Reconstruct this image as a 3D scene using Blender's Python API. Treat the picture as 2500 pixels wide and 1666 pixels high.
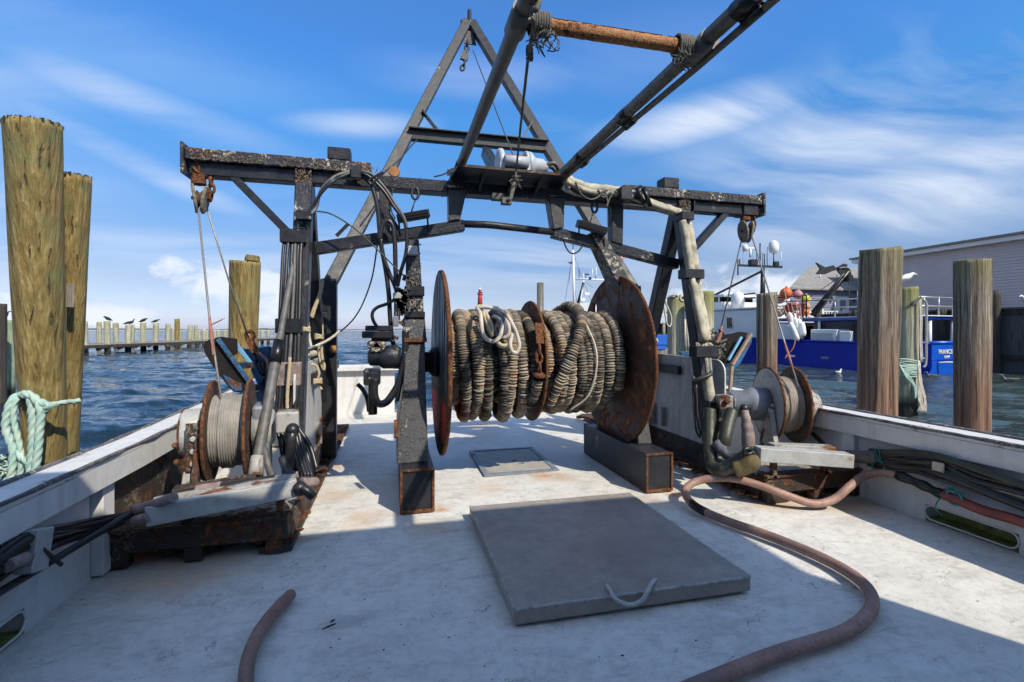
# Stern deck of a trawler in a harbour: gantry, net reel, winches, pilings, far dock, blue boat.
import bpy, math, random
import numpy as np
from mathutils import Vector, Matrix, noise as mnoise

sc = bpy.context.scene
for o in list(bpy.data.objects):
    bpy.data.objects.remove(o)
R = math.radians
rnd = random.Random(7)

# ------------------------------------------------------------------ camera
# World axes: X across the boat (to the right), Y aft along the boat, Z up. Deck is z = 0.
F, CU, HV, EYE = 1192.0, 1250.0, 806.0, 1.3        # focal length, centre column, horizon row (2500 px wide), eye height
YAW = math.atan2(290.0, 1192.0)
FWD = Vector((math.sin(YAW), math.cos(YAW), 0)); RGT = Vector((math.cos(YAW), -math.sin(YAW), 0)); UP = Vector((0, 0, 1))
EYEP = Vector((0, 0, EYE))
cam_d = bpy.data.cameras.new('camera'); cam = bpy.data.objects.new('camera', cam_d); sc.collection.objects.link(cam)
cam.location = EYEP; cam.rotation_euler = (R(90), 0, -YAW)
cam_d.sensor_width = 36.0; cam_d.lens = 36.0 * F / 2500.0
cam_d.shift_y = -(833.0 - HV) / 2500.0
cam_d.clip_start = 0.05; cam_d.clip_end = 9000
sc.camera = cam

# ------------------------------------------------------------------ sky, sun, exposure
SUNDIR = Vector((0.52, -0.96, 1.0)).normalized()     # towards the sun: behind the camera, to the right
SUN_EL = math.asin(SUNDIR.z); SUN_AZ = math.atan2(SUNDIR.x, SUNDIR.y)
w = bpy.data.worlds.new('World'); sc.world = w; w.use_nodes = True
nt = w.node_tree; nt.nodes.clear()

def nd(nt, t, ins=None, **props):
    n = nt.nodes.new(t)
    for k, v in props.items():
        setattr(n, k, v)
    for k, v in (ins or {}).items():
        s = n.inputs[k]
        if isinstance(v, bpy.types.NodeSocket):
            nt.links.new(v, s)
        else:
            s.default_value = v
    return n
def mth(nt, op, a, b=0.0, c=0.0, clamp=False):
    n = nd(nt, 'ShaderNodeMath', {0: a, 1: b, 2: c}, operation=op); n.use_clamp = clamp
    return n.outputs[0]
def vmath(nt, op, a, b=None):
    n = nd(nt, 'ShaderNodeVectorMath', {0: a}, operation=op)
    if b is not None:
        if isinstance(b, bpy.types.NodeSocket): nt.links.new(b, n.inputs[1])
        else: n.inputs[1].default_value = b
    return n.outputs[0]
def noise(nt, vec, scale, detail=6, rough=0.55, dist=0.0):
    return nd(nt, 'ShaderNodeTexNoise', {'Vector': vec, 'Scale': scale, 'Detail': detail, 'Roughness': rough, 'Distortion': dist}).outputs[0]
def ramp(nt, fac, stops, interp='LINEAR'):
    n = nd(nt, 'ShaderNodeValToRGB', {0: fac}); cr = n.color_ramp; cr.interpolation = interp
    while len(cr.elements) < len(stops): cr.elements.new(0.5)
    for e, (p, c) in zip(cr.elements, stops):
        e.position = p
        e.color = (c, c, c, 1) if isinstance(c, (int, float)) else (*c, 1)
    return n.outputs[0]
def mapr(nt, v, a, b, c=0.0, d=1.0):
    return nd(nt, 'ShaderNodeMapRange', {0: v, 1: a, 2: b, 3: c, 4: d}).outputs[0]
def mixc(nt, f, a, b, blend='MIX'):
    def cv(x): return (*x, 1) if isinstance(x, tuple) and len(x) == 3 else x
    n = nd(nt, 'ShaderNodeMix', {0: f, 6: cv(a), 7: cv(b)}, data_type='RGBA', blend_type=blend)
    return n.outputs[2]
def mapping(nt, vec, scale=(1, 1, 1), loc=(0, 0, 0), rot=(0, 0, 0)):
    return nd(nt, 'ShaderNodeMapping', {'Vector': vec, 'Scale': scale, 'Location': loc, 'Rotation': rot}).outputs[0]

sky = nd(nt, 'ShaderNodeTexSky', sky_type='NISHITA')
sky.sun_disc = False; sky.sun_elevation = SUN_EL; sky.sun_rotation = SUN_AZ
sky.altitude = 0; sky.air_density = 1.0; sky.dust_density = 0.6; sky.ozone_density = 2.2
tc = nd(nt, 'ShaderNodeTexCoord')
dirv = vmath(nt, 'NORMALIZE', tc.outputs['Generated'])
sep = nd(nt, 'ShaderNodeSeparateXYZ', {0: dirv})
# azimuth (radians, 0 = aft +Y, positive to the right) and elevation of the direction
az = mth(nt, 'ARCTAN2', sep.outputs[0], sep.outputs[1])
el = mth(nt, 'ARCSINE', sep.outputs[2])
zz = mth(nt, 'MAXIMUM', sep.outputs[2], 0.02)
pz = mth(nt, 'ADD', zz, 0.16)
pl = nd(nt, 'ShaderNodeCombineXYZ', {0: mth(nt, 'DIVIDE', sep.outputs[0], pz), 1: mth(nt, 'DIVIDE', sep.outputs[1], pz), 2: 0.0}).outputs[0]
# high cirrus: long soft streaks on a flat layer
warp = nd(nt, 'ShaderNodeTexNoise', {'Vector': pl, 'Scale': 0.9, 'Detail': 3}).outputs[1]
pw = vmath(nt, 'ADD', pl, vmath(nt, 'MULTIPLY', warp, (0.55, 0.55, 0.0)))
cir = noise(nt, mapping(nt, pw, (0.50, 1.9, 1), (3.1, 1.4, 0), (0, 0, R(-24))), 1.15, 9, 0.55, 0.2)
cov = noise(nt, mapping(nt, pl, (1, 1, 1), (0.4, 2.2, 0)), 0.55, 2, 0.5)
aev = nd(nt, 'ShaderNodeCombineXYZ', {0: az, 1: el, 2: 0.0}).outputs[0]
def blob(a0, e0, ra, re, tilt=0.0, amt=1.0):
    # soft elliptical patch of the sky where a cloud bank stands
    q = nd(nt, 'ShaderNodeMapping', {'Vector': aev, 'Location': (a0, e0, 0), 'Rotation': (0, 0, math.atan(tilt)), 'Scale': (ra, re, 1)}, vector_type='TEXTURE').outputs[0]
    ln = nd(nt, 'ShaderNodeVectorMath', {0: q}, operation='LENGTH').outputs['Value']
    return nd(nt, 'ShaderNodeMapRange', {0: ln, 1: 1.75, 2: 0.0, 3: 0.0, 4: amt}, interpolation_type='SMOOTHSTEP').outputs[0]
def azel(u, v):
    d = FWD + RGT * ((u - CU) / F) + UP * ((HV - v) / F); d.normalize()
    return math.atan2(d.x, d.y), math.asin(d.z)
banks = [(2250, 230, 0.34, 0.10, 0.25, 0.75), (1780, 275, 0.20, 0.035, 0.10, 0.80), (2350, 430, 0.32, 0.07, 0.12, 0.72), (1050, 175, 0.12, 0.03, 0.0, 0.16),
         (250, 215, 0.24, 0.028, -0.18, 0.34), (150, 80, 0.30, 0.05, 0.0, 0.14), (880, 305, 0.11, 0.020, 0.08, 0.42), (330, 395, 0.16, 0.018, -0.38, 0.4), (1180, 185, 0.16, 0.03, 0.0, 0.3),
         (420, 610, 0.30, 0.03, -0.05, 0.34), (1250, 640, 0.42, 0.05, -0.05, 0.40), (2120, 555, 0.10, 0.015, 0.0, 0.35), (2450, 120, 0.24, 0.08, 0.2, 0.45), (1620, 120, 0.18, 0.05, 0.0, 0.18)]
acc = None
for (u, v, ra, re, tl, amt) in banks:
    a0, e0 = azel(u, v)
    b = blob(a0, e0, ra, re, tl, amt)
    acc = b if acc is None else mth(nt, 'MAXIMUM', acc, b)
base_c = mapr(nt, mth(nt, 'MULTIPLY', cir, mapr(nt, cov, 0.35, 0.7, 0.75, 1.15)), 0.55, 0.84, 0.0, 0.22)
soft = mapr(nt, cir, 0.36, 0.62, 0.0, 1.15)
# extra cirrus added out of view, overhead and behind, to brighten and whiten the shade
va = nd(nt, 'ShaderNodeVectorMath', {0: dirv, 1: tuple((FWD + RGT * 0.25 + UP * 0.12).normalized())}, operation='DOT_PRODUCT').outputs['Value']
rest = mth(nt, 'MULTIPLY', mapr(nt, va, 0.66, 0.30), mapr(nt, cov, 0.30, 0.55, 0.45, 1.0))
acc = mth(nt, 'MAXIMUM', acc, mth(nt, 'MULTIPLY', rest, 0.62))
cirrus = mth(nt, 'MAXIMUM', base_c, mth(nt, 'MULTIPLY', acc, soft))
# low cumulus standing on the horizon
# clear-air tint by height above the horizon: deep polarised blue overhead, pale blue at the sea
tint = ramp(nt, mapr(nt, el, 0.0, 1.0), [(0.0, (0.38, 0.42, 0.68)), (0.045, (0.36, 0.375, 0.52)), (0.087, (0.335, 0.335, 0.43)), (0.17, (0.29, 0.36, 0.47)), (0.29, (0.25, 0.45, 0.62)), (0.40, (0.24, 0.55, 0.78)), (0.50, (0.26, 0.57, 0.88)), (0.85, (0.45, 0.69, 0.92))])
gm = nd(nt, 'ShaderNodeVectorMath', {0: sky.outputs[0], 1: vmath(nt, 'MULTIPLY', tint, (1.58, 1.58, 1.58))}, operation='MULTIPLY')
cp = nd(nt, 'ShaderNodeCombineXYZ', {0: az, 1: mth(nt, 'MULTIPLY', el, 1.7), 2: 0.0}).outputs[0]
cn = noise(nt, cp, 11.0, 7, 0.58, 0.25)
cum = None
for (u, v, ra, re, amt) in [(520, 680, 0.12, 0.050, 0.70), (660, 720, 0.10, 0.055, 0.75), (215, 775, 0.12, 0.028, 0.7), (30, 770, 0.10, 0.045, 0.6), (1800, 720, 0.16, 0.055, 0.75), (1000, 770, 0.3, 0.022, 0.35), (1400, 775, 0.4, 0.022, 0.3)]:
    a0, e0 = azel(u, v)
    b = blob(a0, e0, ra, re, 0.0, amt)
    cum = b if cum is None else mth(nt, 'MAXIMUM', cum, b)
# the same heaps go on round the rest of the horizon
ring = mth(nt, 'MULTIPLY', mapr(nt, el, 0.0, 0.10, 0.55, 0.0), mapr(nt, noise(nt, cp, 2.3, 2, 0.5), 0.45, 0.7, 0.0, 1.0))
cum = mth(nt, 'MAXIMUM', cum, ring)
cumf = mapr(nt, mth(nt, 'ADD', cum, mth(nt, 'MULTIPLY', mth(nt, 'SUBTRACT', cn, 0.5), 1.5)), 0.40, 0.66, 0.0, 0.85)
cumf = mth(nt, 'MULTIPLY', cumf, mapr(nt, cum, 0.1, 0.4, 0.0, 1.0))
cloud = mth(nt, 'MAXIMUM', cirrus, cumf, clamp=True)
white = mixc(nt, mapr(nt, el, 0.0, 0.5), (5.3, 5.65, 6.25), (4.9, 5.35, 6.1))
skyc = mixc(nt, cloud, gm.outputs[0], white)
bg = nd(nt, 'ShaderNodeBackground', {0: skyc, 1: 0.15})
wo = nd(nt, 'ShaderNodeOutputWorld', {0: bg.outputs[0]})
w.cycles.sampling_method = 'MANUAL'; w.cycles.sample_map_resolution = 256

sun_d = bpy.data.lights.new('sun', 'SUN'); sun_d.energy = 5.0; sun_d.angle = R(0.53); sun_d.color = (1.0, 0.925, 0.79)
sun = bpy.data.objects.new('sun', sun_d); sc.collection.objects.link(sun)
sun.rotation_euler = (-SUNDIR).to_track_quat('-Z', 'Y').to_euler(); sun.location = SUNDIR * 30
sc.view_settings.view_transform = 'Standard'; sc.view_settings.look = 'None'; sc.view_settings.gamma = 1.0
sc.view_settings.exposure = 0.20
sc.view_settings.use_curve_mapping = False
sc.render.engine = 'CYCLES'
sc.cycles.use_denoising = True; sc.cycles.use_adaptive_sampling = True; sc.cycles.adaptive_threshold = 0.03; sc.cycles.adaptive_min_samples = 12
sc.cycles.max_bounces = 5; sc.cycles.diffuse_bounces = 2; sc.cycles.glossy_bounces = 2; sc.cycles.transmission_bounces = 4
sc.cycles.caustics_reflective = False; sc.cycles.caustics_refractive = False
sc.cycles.sample_clamp_indirect = 6.0

# ------------------------------------------------------------------ places: a picture direction carried out to a real plane of the boat
def ray(u, v): return FWD + RGT * ((u - CU) / F) + UP * ((HV - v) / F)
def PT(u, v, t): return EYEP + ray(u, v) * t
def PY(u, v, y): d = ray(u, v); return EYEP + d * (y / d.y)
def PX(u, v, x): d = ray(u, v); return EYEP + d * (x / d.x)
def PZ(u, v, z): d = ray(u, v); return EYEP + d * ((z - EYE) / d.z)
WATER = -0.45

# ------------------------------------------------------------------ mesh building
class MB:
    def __init__(s): s.v = []; s.f = []; s.sm = []; s.val = None
    def add(s, vs, fs, smooth=False):
        k = len(s.v); s.v += [tuple(p) for p in vs]
        for f in fs:
            s.f.append(tuple(i + k for i in f)); s.sm.append(smooth)
        return s
    def box(s, c, size, rot=None):
        c = Vector(c); hx, hy, hz = size[0] / 2, size[1] / 2, size[2] / 2
        vs = [Vector((x, y, z)) for x in (-hx, hx) for y in (-hy, hy) for z in (-hz, hz)]
        if rot is not None: vs = [rot @ p for p in vs]
        return s.add([c + p for p in vs], [(0, 1, 3, 2), (4, 6, 7, 5), (0, 4, 5, 1), (2, 3, 7, 6), (0, 2, 6, 4), (1, 5, 7, 3)])
    def span(s, x0, x1, y0, y1, z0, z1):
        return s.box(((x0 + x1) / 2, (y0 + y1) / 2, (z0 + z1) / 2), (abs(x1 - x0), abs(y1 - y0), abs(z1 - z0)))
    def bar(s, a, b, w, h, up=(0, 0, 1), w2=None, h2=None):
        a = Vector(a); b = Vector(b); d = (b - a).normalized(); up = Vector(up)
        if abs(d.dot(up)) > 0.97: up = Vector((0, 1, 0))
        sd = d.cross(up).normalized(); u = sd.cross(d).normalized()
        w2 = w if w2 is None else w2; h2 = h if h2 is None else h2
        vs = []
        for p, ww, hh in ((a, w, h), (b, w2, h2)):
            for i, j in ((-1, -1), (1, -1), (1, 1), (-1, 1)):
                vs.append(p + sd * (i * ww / 2) + u * (j * hh / 2))
        return s.add(vs, [(3, 2, 1, 0), (4, 5, 6, 7), (0, 1, 5, 4), (1, 2, 6, 5), (2, 3, 7, 6), (3, 0, 4, 7)])
    def tube(s, pts, r, n=10, smooth=True, lobes=0, pitch=0.1, depth=0.18, closed=False):
        pts = [Vector(p) for p in pts]; m = len(pts)
        rr = r if isinstance(r, (list, tuple)) else [r] * m
        tan = []
        for i in range(m):
            a = pts[max(i - 1, 0)]; b = pts[min(i + 1, m - 1)]; t = (b - a)
            tan.append(t.normalized() if t.length > 1e-9 else Vector((0, 0, 1)))
        ref = Vector((0, 0, 1)) if abs(tan[0].z) < 0.9 else Vector((1, 0, 0))
        nrm = (ref - tan[0] * ref.dot(tan[0])).normalized(); L = 0.0; vs = []; fs = []
        for i in range(m):
            if i:
                nrm = (nrm - tan[i] * nrm.dot(tan[i])).normalized(); L += (pts[i] - pts[i - 1]).length
            bi = tan[i].cross(nrm)
            for k in range(n):
                a = 2 * math.pi * k / n
                q = rr[i]
                if lobes: q = rr[i] * (1 - depth + depth * abs(math.cos(lobes * 0.5 * (a - 2 * math.pi * L / pitch / lobes * 1.0))))
                vs.append(pts[i] + nrm * (math.cos(a) * q) + bi * (math.sin(a) * q))
        for i in range(m - 1):
            for k in range(n):
                k2 = (k + 1) % n
                fs.append((i * n + k, i * n + k2, (i + 1) * n + k2, (i + 1) * n + k))
        s.add(vs, fs, smooth)
        base = len(s.v) - m * n
        s.f.append(tuple(base + k for k in reversed(range(n)))); s.sm.append(False)
        s.f.append(tuple(base + (m - 1) * n + k for k in range(n))); s.sm.append(False)
        return s
    def rod(s, a, b, r, n=12, r2=None): return s.tube([a, b], [r, r if r2 is None else r2], n)
    def lathe(s, prof, origin, axis=(0, 0, 1), n=32, smooth=True):
        ax = Vector(axis).normalized(); ref = Vector((0, 0, 1)) if abs(ax.z) < 0.9 else Vector((1, 0, 0))
        e1 = (ref - ax * ref.dot(ax)).normalized(); e2 = ax.cross(e1); o = Vector(origin); vs = []; fs = []; m = len(prof)
        for r_, h in prof:
            for k in range(n):
                a = 2 * math.pi * k / n
                vs.append(o + ax * h + e1 * (r_ * math.cos(a)) + e2 * (r_ * math.sin(a)))
        for i in range(m - 1):
            for k in range(n):
                k2 = (k + 1) % n
                fs.append((i * n + k, i * n + k2, (i + 1) * n + k2, (i + 1) * n + k))
        s.add(vs, fs, smooth); base = len(s.v) - m * n
        s.f.append(tuple(base + k for k in reversed(range(n)))); s.sm.append(False)
        s.f.append(tuple(base + (m - 1) * n + k for k in range(n))); s.sm.append(False)
        return s
    def prism(s, poly, vec):
        vec = Vector(vec); p = [Vector(q) for q in poly]; n = len(p)
        vs = p + [q + vec for q in p]
        fs = [tuple(reversed(range(n))), tuple(range(n, 2 * n))] + [(i, (i + 1) % n, n + (i + 1) % n, n + i) for i in range(n)]
        return s.add(vs, fs)
    def ball(s, c, r, n=14, sc_=(1, 1, 1)):
        c = Vector(c); m = max(6, n // 2); vs = []; fs = []
        for i in range(m + 1):
            th = math.pi * i / m
            for k in range(n):
                a = 2 * math.pi * k / n
                vs.append(c + Vector((r * sc_[0] * math.sin(th) * math.cos(a), r * sc_[1] * math.sin(th) * math.sin(a), r * sc_[2] * math.cos(th))))
        for i in range(m):
            for k in range(n):
                k2 = (k + 1) % n
                fs.append((i * n + k, (i + 1) * n + k, (i + 1) * n + k2, i * n + k2))
        return s.add(vs, fs, True)
    def build(s, name, mat, parent=None, bevel=0.0, seg=1):
        me = bpy.data.meshes.new(name)
        off = Vector((0, 0, 0)); q = parent
        while q is not None: off += q.location; q = q.parent
        if parent is None and s.v:
            a = np.array(s.v); off = Vector(((a[:, 0].min() + a[:, 0].max()) / 2, (a[:, 1].min() + a[:, 1].max()) / 2, a[:, 2].min()))
        vs = [(x - off.x, y - off.y, z - off.z) for x, y, z in s.v]
        me.from_pydata(vs, [], s.f); me.polygons.foreach_set('use_smooth', s.sm)
        if s.val is not None:
            at = me.attributes.new('val', 'FLOAT', 'POINT'); at.data.foreach_set('value', s.val)
        me.update(); me.materials.append(mat)
        o = bpy.data.objects.new(name, me); sc.collection.objects.link(o)
        if parent is None: o.location = off
        else: o.parent = parent
        if bevel:
            b = o.modifiers.new('bevel', 'BEVEL'); b.width = bevel; b.segments = seg; b.limit_method = 'ANGLE'; b.angle_limit = R(35)
        return o
def B(*a, **k): return MB().box(*a, **k)
def catmull(pts, n=8):
    p = [Vector(q) for q in pts]; p = [p[0] * 2 - p[1]] + p + [p[-1] * 2 - p[-2]]; out = []
    for i in range(1, len(p) - 2):
        for k in range(n):
            t = k / n; a, b, c, d = p[i - 1], p[i], p[i + 1], p[i + 2]
            out.append(0.5 * ((2 * b) + (c - a) * t + (2 * a - 5 * b + 4 * c - d) * t * t + (3 * b - a - 3 * c + d) * t ** 3))
    out.append(p[-2]); return out
def tag(o, label=None, cat=None, group=None, kind=None):
    if label: o['label'] = label
    if cat: o['category'] = cat
    if group: o['group'] = group
    if kind: o['kind'] = kind
    return o
def thing(name, label, cat, loc, group=None):
    o = bpy.data.objects.new(name, None); sc.collection.objects.link(o); o.location = loc; o.empty_display_size = 0.1
    return tag(o, label, cat, group)
def copy_tree(o, parent=None):
    c = o.copy(); sc.collection.objects.link(c); c.parent = parent
    for ch in list(o.children): copy_tree(ch, c)
    return c
def chain(mb, pts, link=0.055, wire=0.007):
    # a run of interlocking oval links along a path; returns nothing, adds to mb
    p = [Vector(q) for q in pts]; L = [0]
    for i in range(1, len(p)): L.append(L[-1] + (p[i] - p[i - 1]).length)
    n = max(2, int(L[-1] / (link * 0.72)))
    def at(s):
        s = min(max(s, 0), L[-1])
        for i in range(1, len(p)):
            if s <= L[i]: return p[i - 1].lerp(p[i], (s - L[i - 1]) / max(1e-6, L[i] - L[i - 1]))
        return p[-1]
    for k in range(n):
        c = at((k + .5) * L[-1] / n); d = (at((k + 1) * L[-1] / n) - at(k * L[-1] / n)).normalized()
        ref = Vector((0, 1, 0)) if abs(d.y) < 0.8 else Vector((1, 0, 0)); s1 = d.cross(ref).normalized(); s2 = d.cross(s1)
        sd = s1 if k % 2 else s2
        pts2 = []
        for j in range(13):
            a = 2 * math.pi * j / 12
            pts2.append(c + d * (math.cos(a) * link * 0.5) + sd * (math.sin(a) * link * 0.3))
        mb.tube(pts2, wire, 6)

# ------------------------------------------------------------------ materials
MATS = {}
def newmat(name):
    m = bpy.data.materials.new(name); m.use_nodes = True; t = m.node_tree; t.nodes.clear()
    bs = nd(t, 'ShaderNodeBsdfPrincipled'); out = nd(t, 'ShaderNodeOutputMaterial', {0: bs.outputs[0]})
    co = nd(t, 'ShaderNodeTexCoord').outputs['Object']
    MATS[name] = m
    return m, t, bs, co
def setin(t, bs, **kw):
    for k, v in kw.items():
        k = k.replace('_', ' ')
        if isinstance(v, bpy.types.NodeSocket): t.links.new(v, bs.inputs[k])
        else: bs.inputs[k].default_value = (*v, 1) if isinstance(v, tuple) and len(v) == 3 and 'Color' in k else v
def bump(t, h, strength=0.5, dist=0.01, normal=None):
    ins = {'Height': h, 'Strength': strength, 'Distance': dist}
    if normal is not None: ins['Normal'] = normal
    return nd(t, 'ShaderNodeBump', ins).outputs[0]
RUSTS = [(0.0, (0.018, 0.009, 0.006)), (0.40, (0.060, 0.022, 0.010)), (0.62, (0.17, 0.060, 0.018)), (0.85, (0.36, 0.16, 0.05))]
def rustcol(t, co, sc_=9.0):
    return ramp(t, noise(t, co, sc_, 9, 0.68), [(p * 0.6 + 0.2, c) for p, c in RUSTS])

def mat_paint(name, col, col2=None, rust=0.5, flake=0.0, rough=0.35, scale=1.0, lumps=0.35, dirt=0.3, flakecol=(0.42, 0.38, 0.31), spec=0.5, streak=0.0):
    """Marine paint over steel: uneven coats, dirt, rust breaking through (rust 0..1), corroded flakes (flake 0..1)."""
    m, t, bs, co = newmat(name)
    if col2 is None: col2 = tuple(c * 0.72 for c in col)
    n1 = noise(t, co, 2.6 * scale, 7, 0.62); n2 = noise(t, co, 13 * scale, 9, 0.66); n3 = noise(t, co, 55 * scale, 5, 0.6)
    base = mixc(t, mapr(t, n2, 0.35, 0.7), col, col2)
    dm = mapr(t, mth(t, 'ADD', mth(t, 'MULTIPLY', n1, 0.6), mth(t, 'MULTIPLY', n2, 0.4)), 0.5, 0.72, 0.0, dirt)
    base = mixc(t, dm, base, tuple(c * 0.45 + 0.02 for c in col))
    if streak:
        st = noise(t, mapping(t, co, (14, 14, 0.9)), 1.0, 6, 0.6)
        base = mixc(t, mapr(t, st, 0.52, 0.72, 0, streak), base, (0.20, 0.09, 0.035))
    mix_ = mth(t, 'ADD', mth(t, 'MULTIPLY', n1, 0.55), mth(t, 'MULTIPLY', n2, 0.45))
    th = 0.73 - 0.30 * rust
    rm = mapr(t, mix_, th, th + 0.05)
    rc = rustcol(t, co, 16 * scale)
    base = mixc(t, rm, base, rc)
    rg = mapr(t, n2, 0.3, 0.7, rough * 0.7, rough * 1.35)
    rg = mth(t, 'ADD', mth(t, 'MULTIPLY', rm, 0.45), rg, clamp=True)
    hgt = mth(t, 'ADD', mth(t, 'MULTIPLY', n2, 0.7), mth(t, 'MULTIPLY', n3, 0.4))
    if flake:
        v = noise(t, co, 34 * scale, 4, 0.7); reg = noise(t, mapping(t, co, (1, 1, 1), (5, 2, 8)), 3.1 * scale, 5, 0.6)
        fm = mth(t, 'MULTIPLY', mapr(t, v, 0.50, 0.56), mapr(t, reg, 0.66 - 0.3 * flake, 0.72 - 0.3 * flake))
        base = mixc(t, fm, base, flakecol); hgt = mth(t, 'ADD', hgt, mth(t, 'MULTIPLY', fm, 0.8))
        rg = mth(t, 'ADD', rg, mth(t, 'MULTIPLY', fm, 0.3), clamp=True)
    setin(t, bs, Base_Color=base, Roughness=rg, Normal=bump(t, hgt, lumps, 0.02))
    bs.inputs['Specular IOR Level'].default_value = spec
    return m
def mat_plain(name, col, rough=0.6, var=0.25, scale=8.0, bmp=0.1, metal=0.0, spec=0.5):
    m, t, bs, co = newmat(name)
    n = noise(t, co, scale, 7, 0.62)
    setin(t, bs, Base_Color=mixc(t, mapr(t, n, 0.3, 0.72), tuple(c * (1 + var * 0.5) for c in col), tuple(c * (1 - var) for c in col)), Roughness=rough, Metallic=metal, Normal=bump(t, n, bmp, 0.01))
    bs.inputs['Specular IOR Level'].default_value = spec
    return m

M_BLACK = mat_paint('black_paint', (0.014, 0.015, 0.020), (0.026, 0.028, 0.036), rust=0.46, flake=0.2, rough=0.36, lumps=0.42, dirt=0.1, spec=0.3)
M_BLACKC = mat_paint('black_paint_clean', (0.014, 0.015, 0.019), (0.028, 0.029, 0.033), rust=0.32, flake=0.10, rough=0.38, lumps=0.35, dirt=0.1, spec=0.3)
M_BLACKR = mat_paint('black_paint_corroded', (0.021, 0.022, 0.029), (0.04, 0.04, 0.05), rust=0.60, flake=0.62, rough=0.40, lumps=0.7, dirt=0.1, spec=0.3)
M_BLACKW = mat_paint('black_paint_salt_scaled', (0.016, 0.017, 0.021), (0.032, 0.032, 0.036), rust=0.42, flake=0.52, rough=0.45, lumps=0.8, dirt=0.1, flakecol=(0.46, 0.43, 0.37), spec=0.3)
M_PITTED = mat_paint('black_paint_pitted', (0.030, 0.031, 0.034), (0.055, 0.055, 0.055), rust=0.36, flake=0.22, rough=0.34, lumps=1.0, dirt=0.1, scale=1.6)
M_GREYMAST = mat_paint('grey_black_paint', (0.020, 0.021, 0.024), (0.042, 0.042, 0.045), rust=0.26, flake=0.13, rough=0.45, lumps=0.28, dirt=0.1, spec=0.35)
M_RUST = mat_paint('rusty_plate', (0.022, 0.017, 0.014), (0.045, 0.026, 0.018), rust=0.74, flake=0.42, rough=0.6, lumps=0.8, dirt=0.2, flakecol=(0.20, 0.165, 0.13), scale=1.5)
M_RUSTDISC = mat_paint('rusty_flange', (0.032, 0.016, 0.011), (0.060, 0.026, 0.014), rust=0.80, rough=0.62, lumps=0.35, dirt=0.1, scale=0.9)
M_RUSTEDGE = mat_paint('rust_edge', (0.14, 0.055, 0.02), (0.26, 0.10, 0.03), rust=1.0, rough=0.8, lumps=0.9, dirt=0.2, scale=3)
M_RUSTBRIGHT = mat_paint('orange_rust_pipe', (0.25, 0.082, 0.012), (0.40, 0.20, 0.07), rust=0.66, rough=0.62, lumps=0.7, dirt=0.5, scale=2)
M_GREY = mat_paint('grey_paint', (0.40, 0.40, 0.38), (0.30, 0.30, 0.29), rust=0.42, rough=0.5, lumps=0.3, dirt=0.45)
M_GREYR = mat_paint('grey_paint_rusting', (0.36, 0.35, 0.32), (0.24, 0.23, 0.21), rust=0.80, rough=0.55, lumps=0.4, dirt=0.5)
M_GREYBLUE = mat_paint('bluegrey_paint', (0.20, 0.22, 0.26), (0.13, 0.14, 0.16), rust=0.5, rough=0.45, lumps=0.3, dirt=0.45)
M_WINCHGREY = mat_paint('pale_grey_enamel', (0.42, 0.44, 0.46), (0.34, 0.355, 0.37), rust=0.30, rough=0.4, lumps=0.15, dirt=0.25)
M_PANEL = mat_paint('dirty_white_panel', (0.56, 0.56, 0.55), (0.45, 0.45, 0.44), rust=0.34, rough=0.5, lumps=0.2, dirt=0.3, streak=0.55)
M_BULWARK = mat_paint('bulwark_white', (0.62, 0.61, 0.59), (0.54, 0.53, 0.51), rust=0.20, rough=0.55, lumps=0.12, dirt=0.14, streak=0.22)
M_CAPPAINT = mat_paint('rail_white', (0.62, 0.61, 0.59), (0.53, 0.52, 0.50), rust=0.16, flake=0.25, rough=0.5, lumps=0.25, dirt=0.2, flakecol=(0.08, 0.075, 0.07))
M_RAILWOOD = mat_paint('rail_edge_worn', (0.045, 0.045, 0.055), (0.20, 0.19, 0.18), rust=0.3, flake=0.55, rough=0.65, lumps=0.8, dirt=0.3, scale=2.0)
M_BLUE = mat_paint('door_blue', (0.012, 0.060, 0.15), (0.030, 0.15, 0.32), rust=0.62, flake=0.35, rough=0.42, lumps=0.5, dirt=0.4, flakecol=(0.05, 0.03, 0.02), scale=1.6)
M_BLUEDARK = mat_paint('door_dark', (0.016, 0.018, 0.025), (0.02, 0.05, 0.11), rust=0.70, rough=0.5, lumps=0.6, dirt=0.4, scale=1.6)
M_BLUELIGHT = mat_plain('door_light_blue', (0.15, 0.38, 0.60), 0.45, 0.3, 10)
M_HULLBLUE = mat_plain('hull_navy', (0.002, 0.020, 0.30), 0.35, 0.15, 1.2, 0.02, 0.0, 0.25)
M_STERNBLUE = mat_plain('hull_blue_sunlit', (0.006, 0.085, 0.50), 0.3, 0.2, 1.5, 0.03)  # hull blue made lighter to carry the sunlight on the stern
M_BOATWHITE = mat_plain('boat_white', (0.66, 0.67, 0.68), 0.4, 0.08, 1.5, 0.02)
M_TUBBLUE = mat_plain('tub_blue', (0.02, 0.12, 0.55), 0.45, 0.2, 6)
M_GLASS = mat_plain('dark_glass', (0.006, 0.008, 0.011), 0.06, 0.2, 2, 0.0)
M_DARK = mat_plain('black_rubber', (0.014, 0.014, 0.016), 0.42, 0.4, 20, 0.1)
M_HOSE = mat_plain('black_hose', (0.018, 0.018, 0.020), 0.35, 0.4, 30, 0.15)
M_GREYHOSE = mat_plain('grey_hose', (0.105, 0.10, 0.095), 0.55, 0.5, 18, 0.4)
M_GREENHOSE = mat_plain('olive_sleeve', (0.040, 0.044, 0.028), 0.5, 0.6, 16, 0.6)
M_CANVAS = mat_plain('beige_canvas', (0.40, 0.365, 0.275), 0.85, 0.6, 11, 0.9)
M_CANVASP = mat_plain('pink_grey_sleeve', (0.27, 0.205, 0.185), 0.8, 0.55, 14, 0.6)
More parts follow.
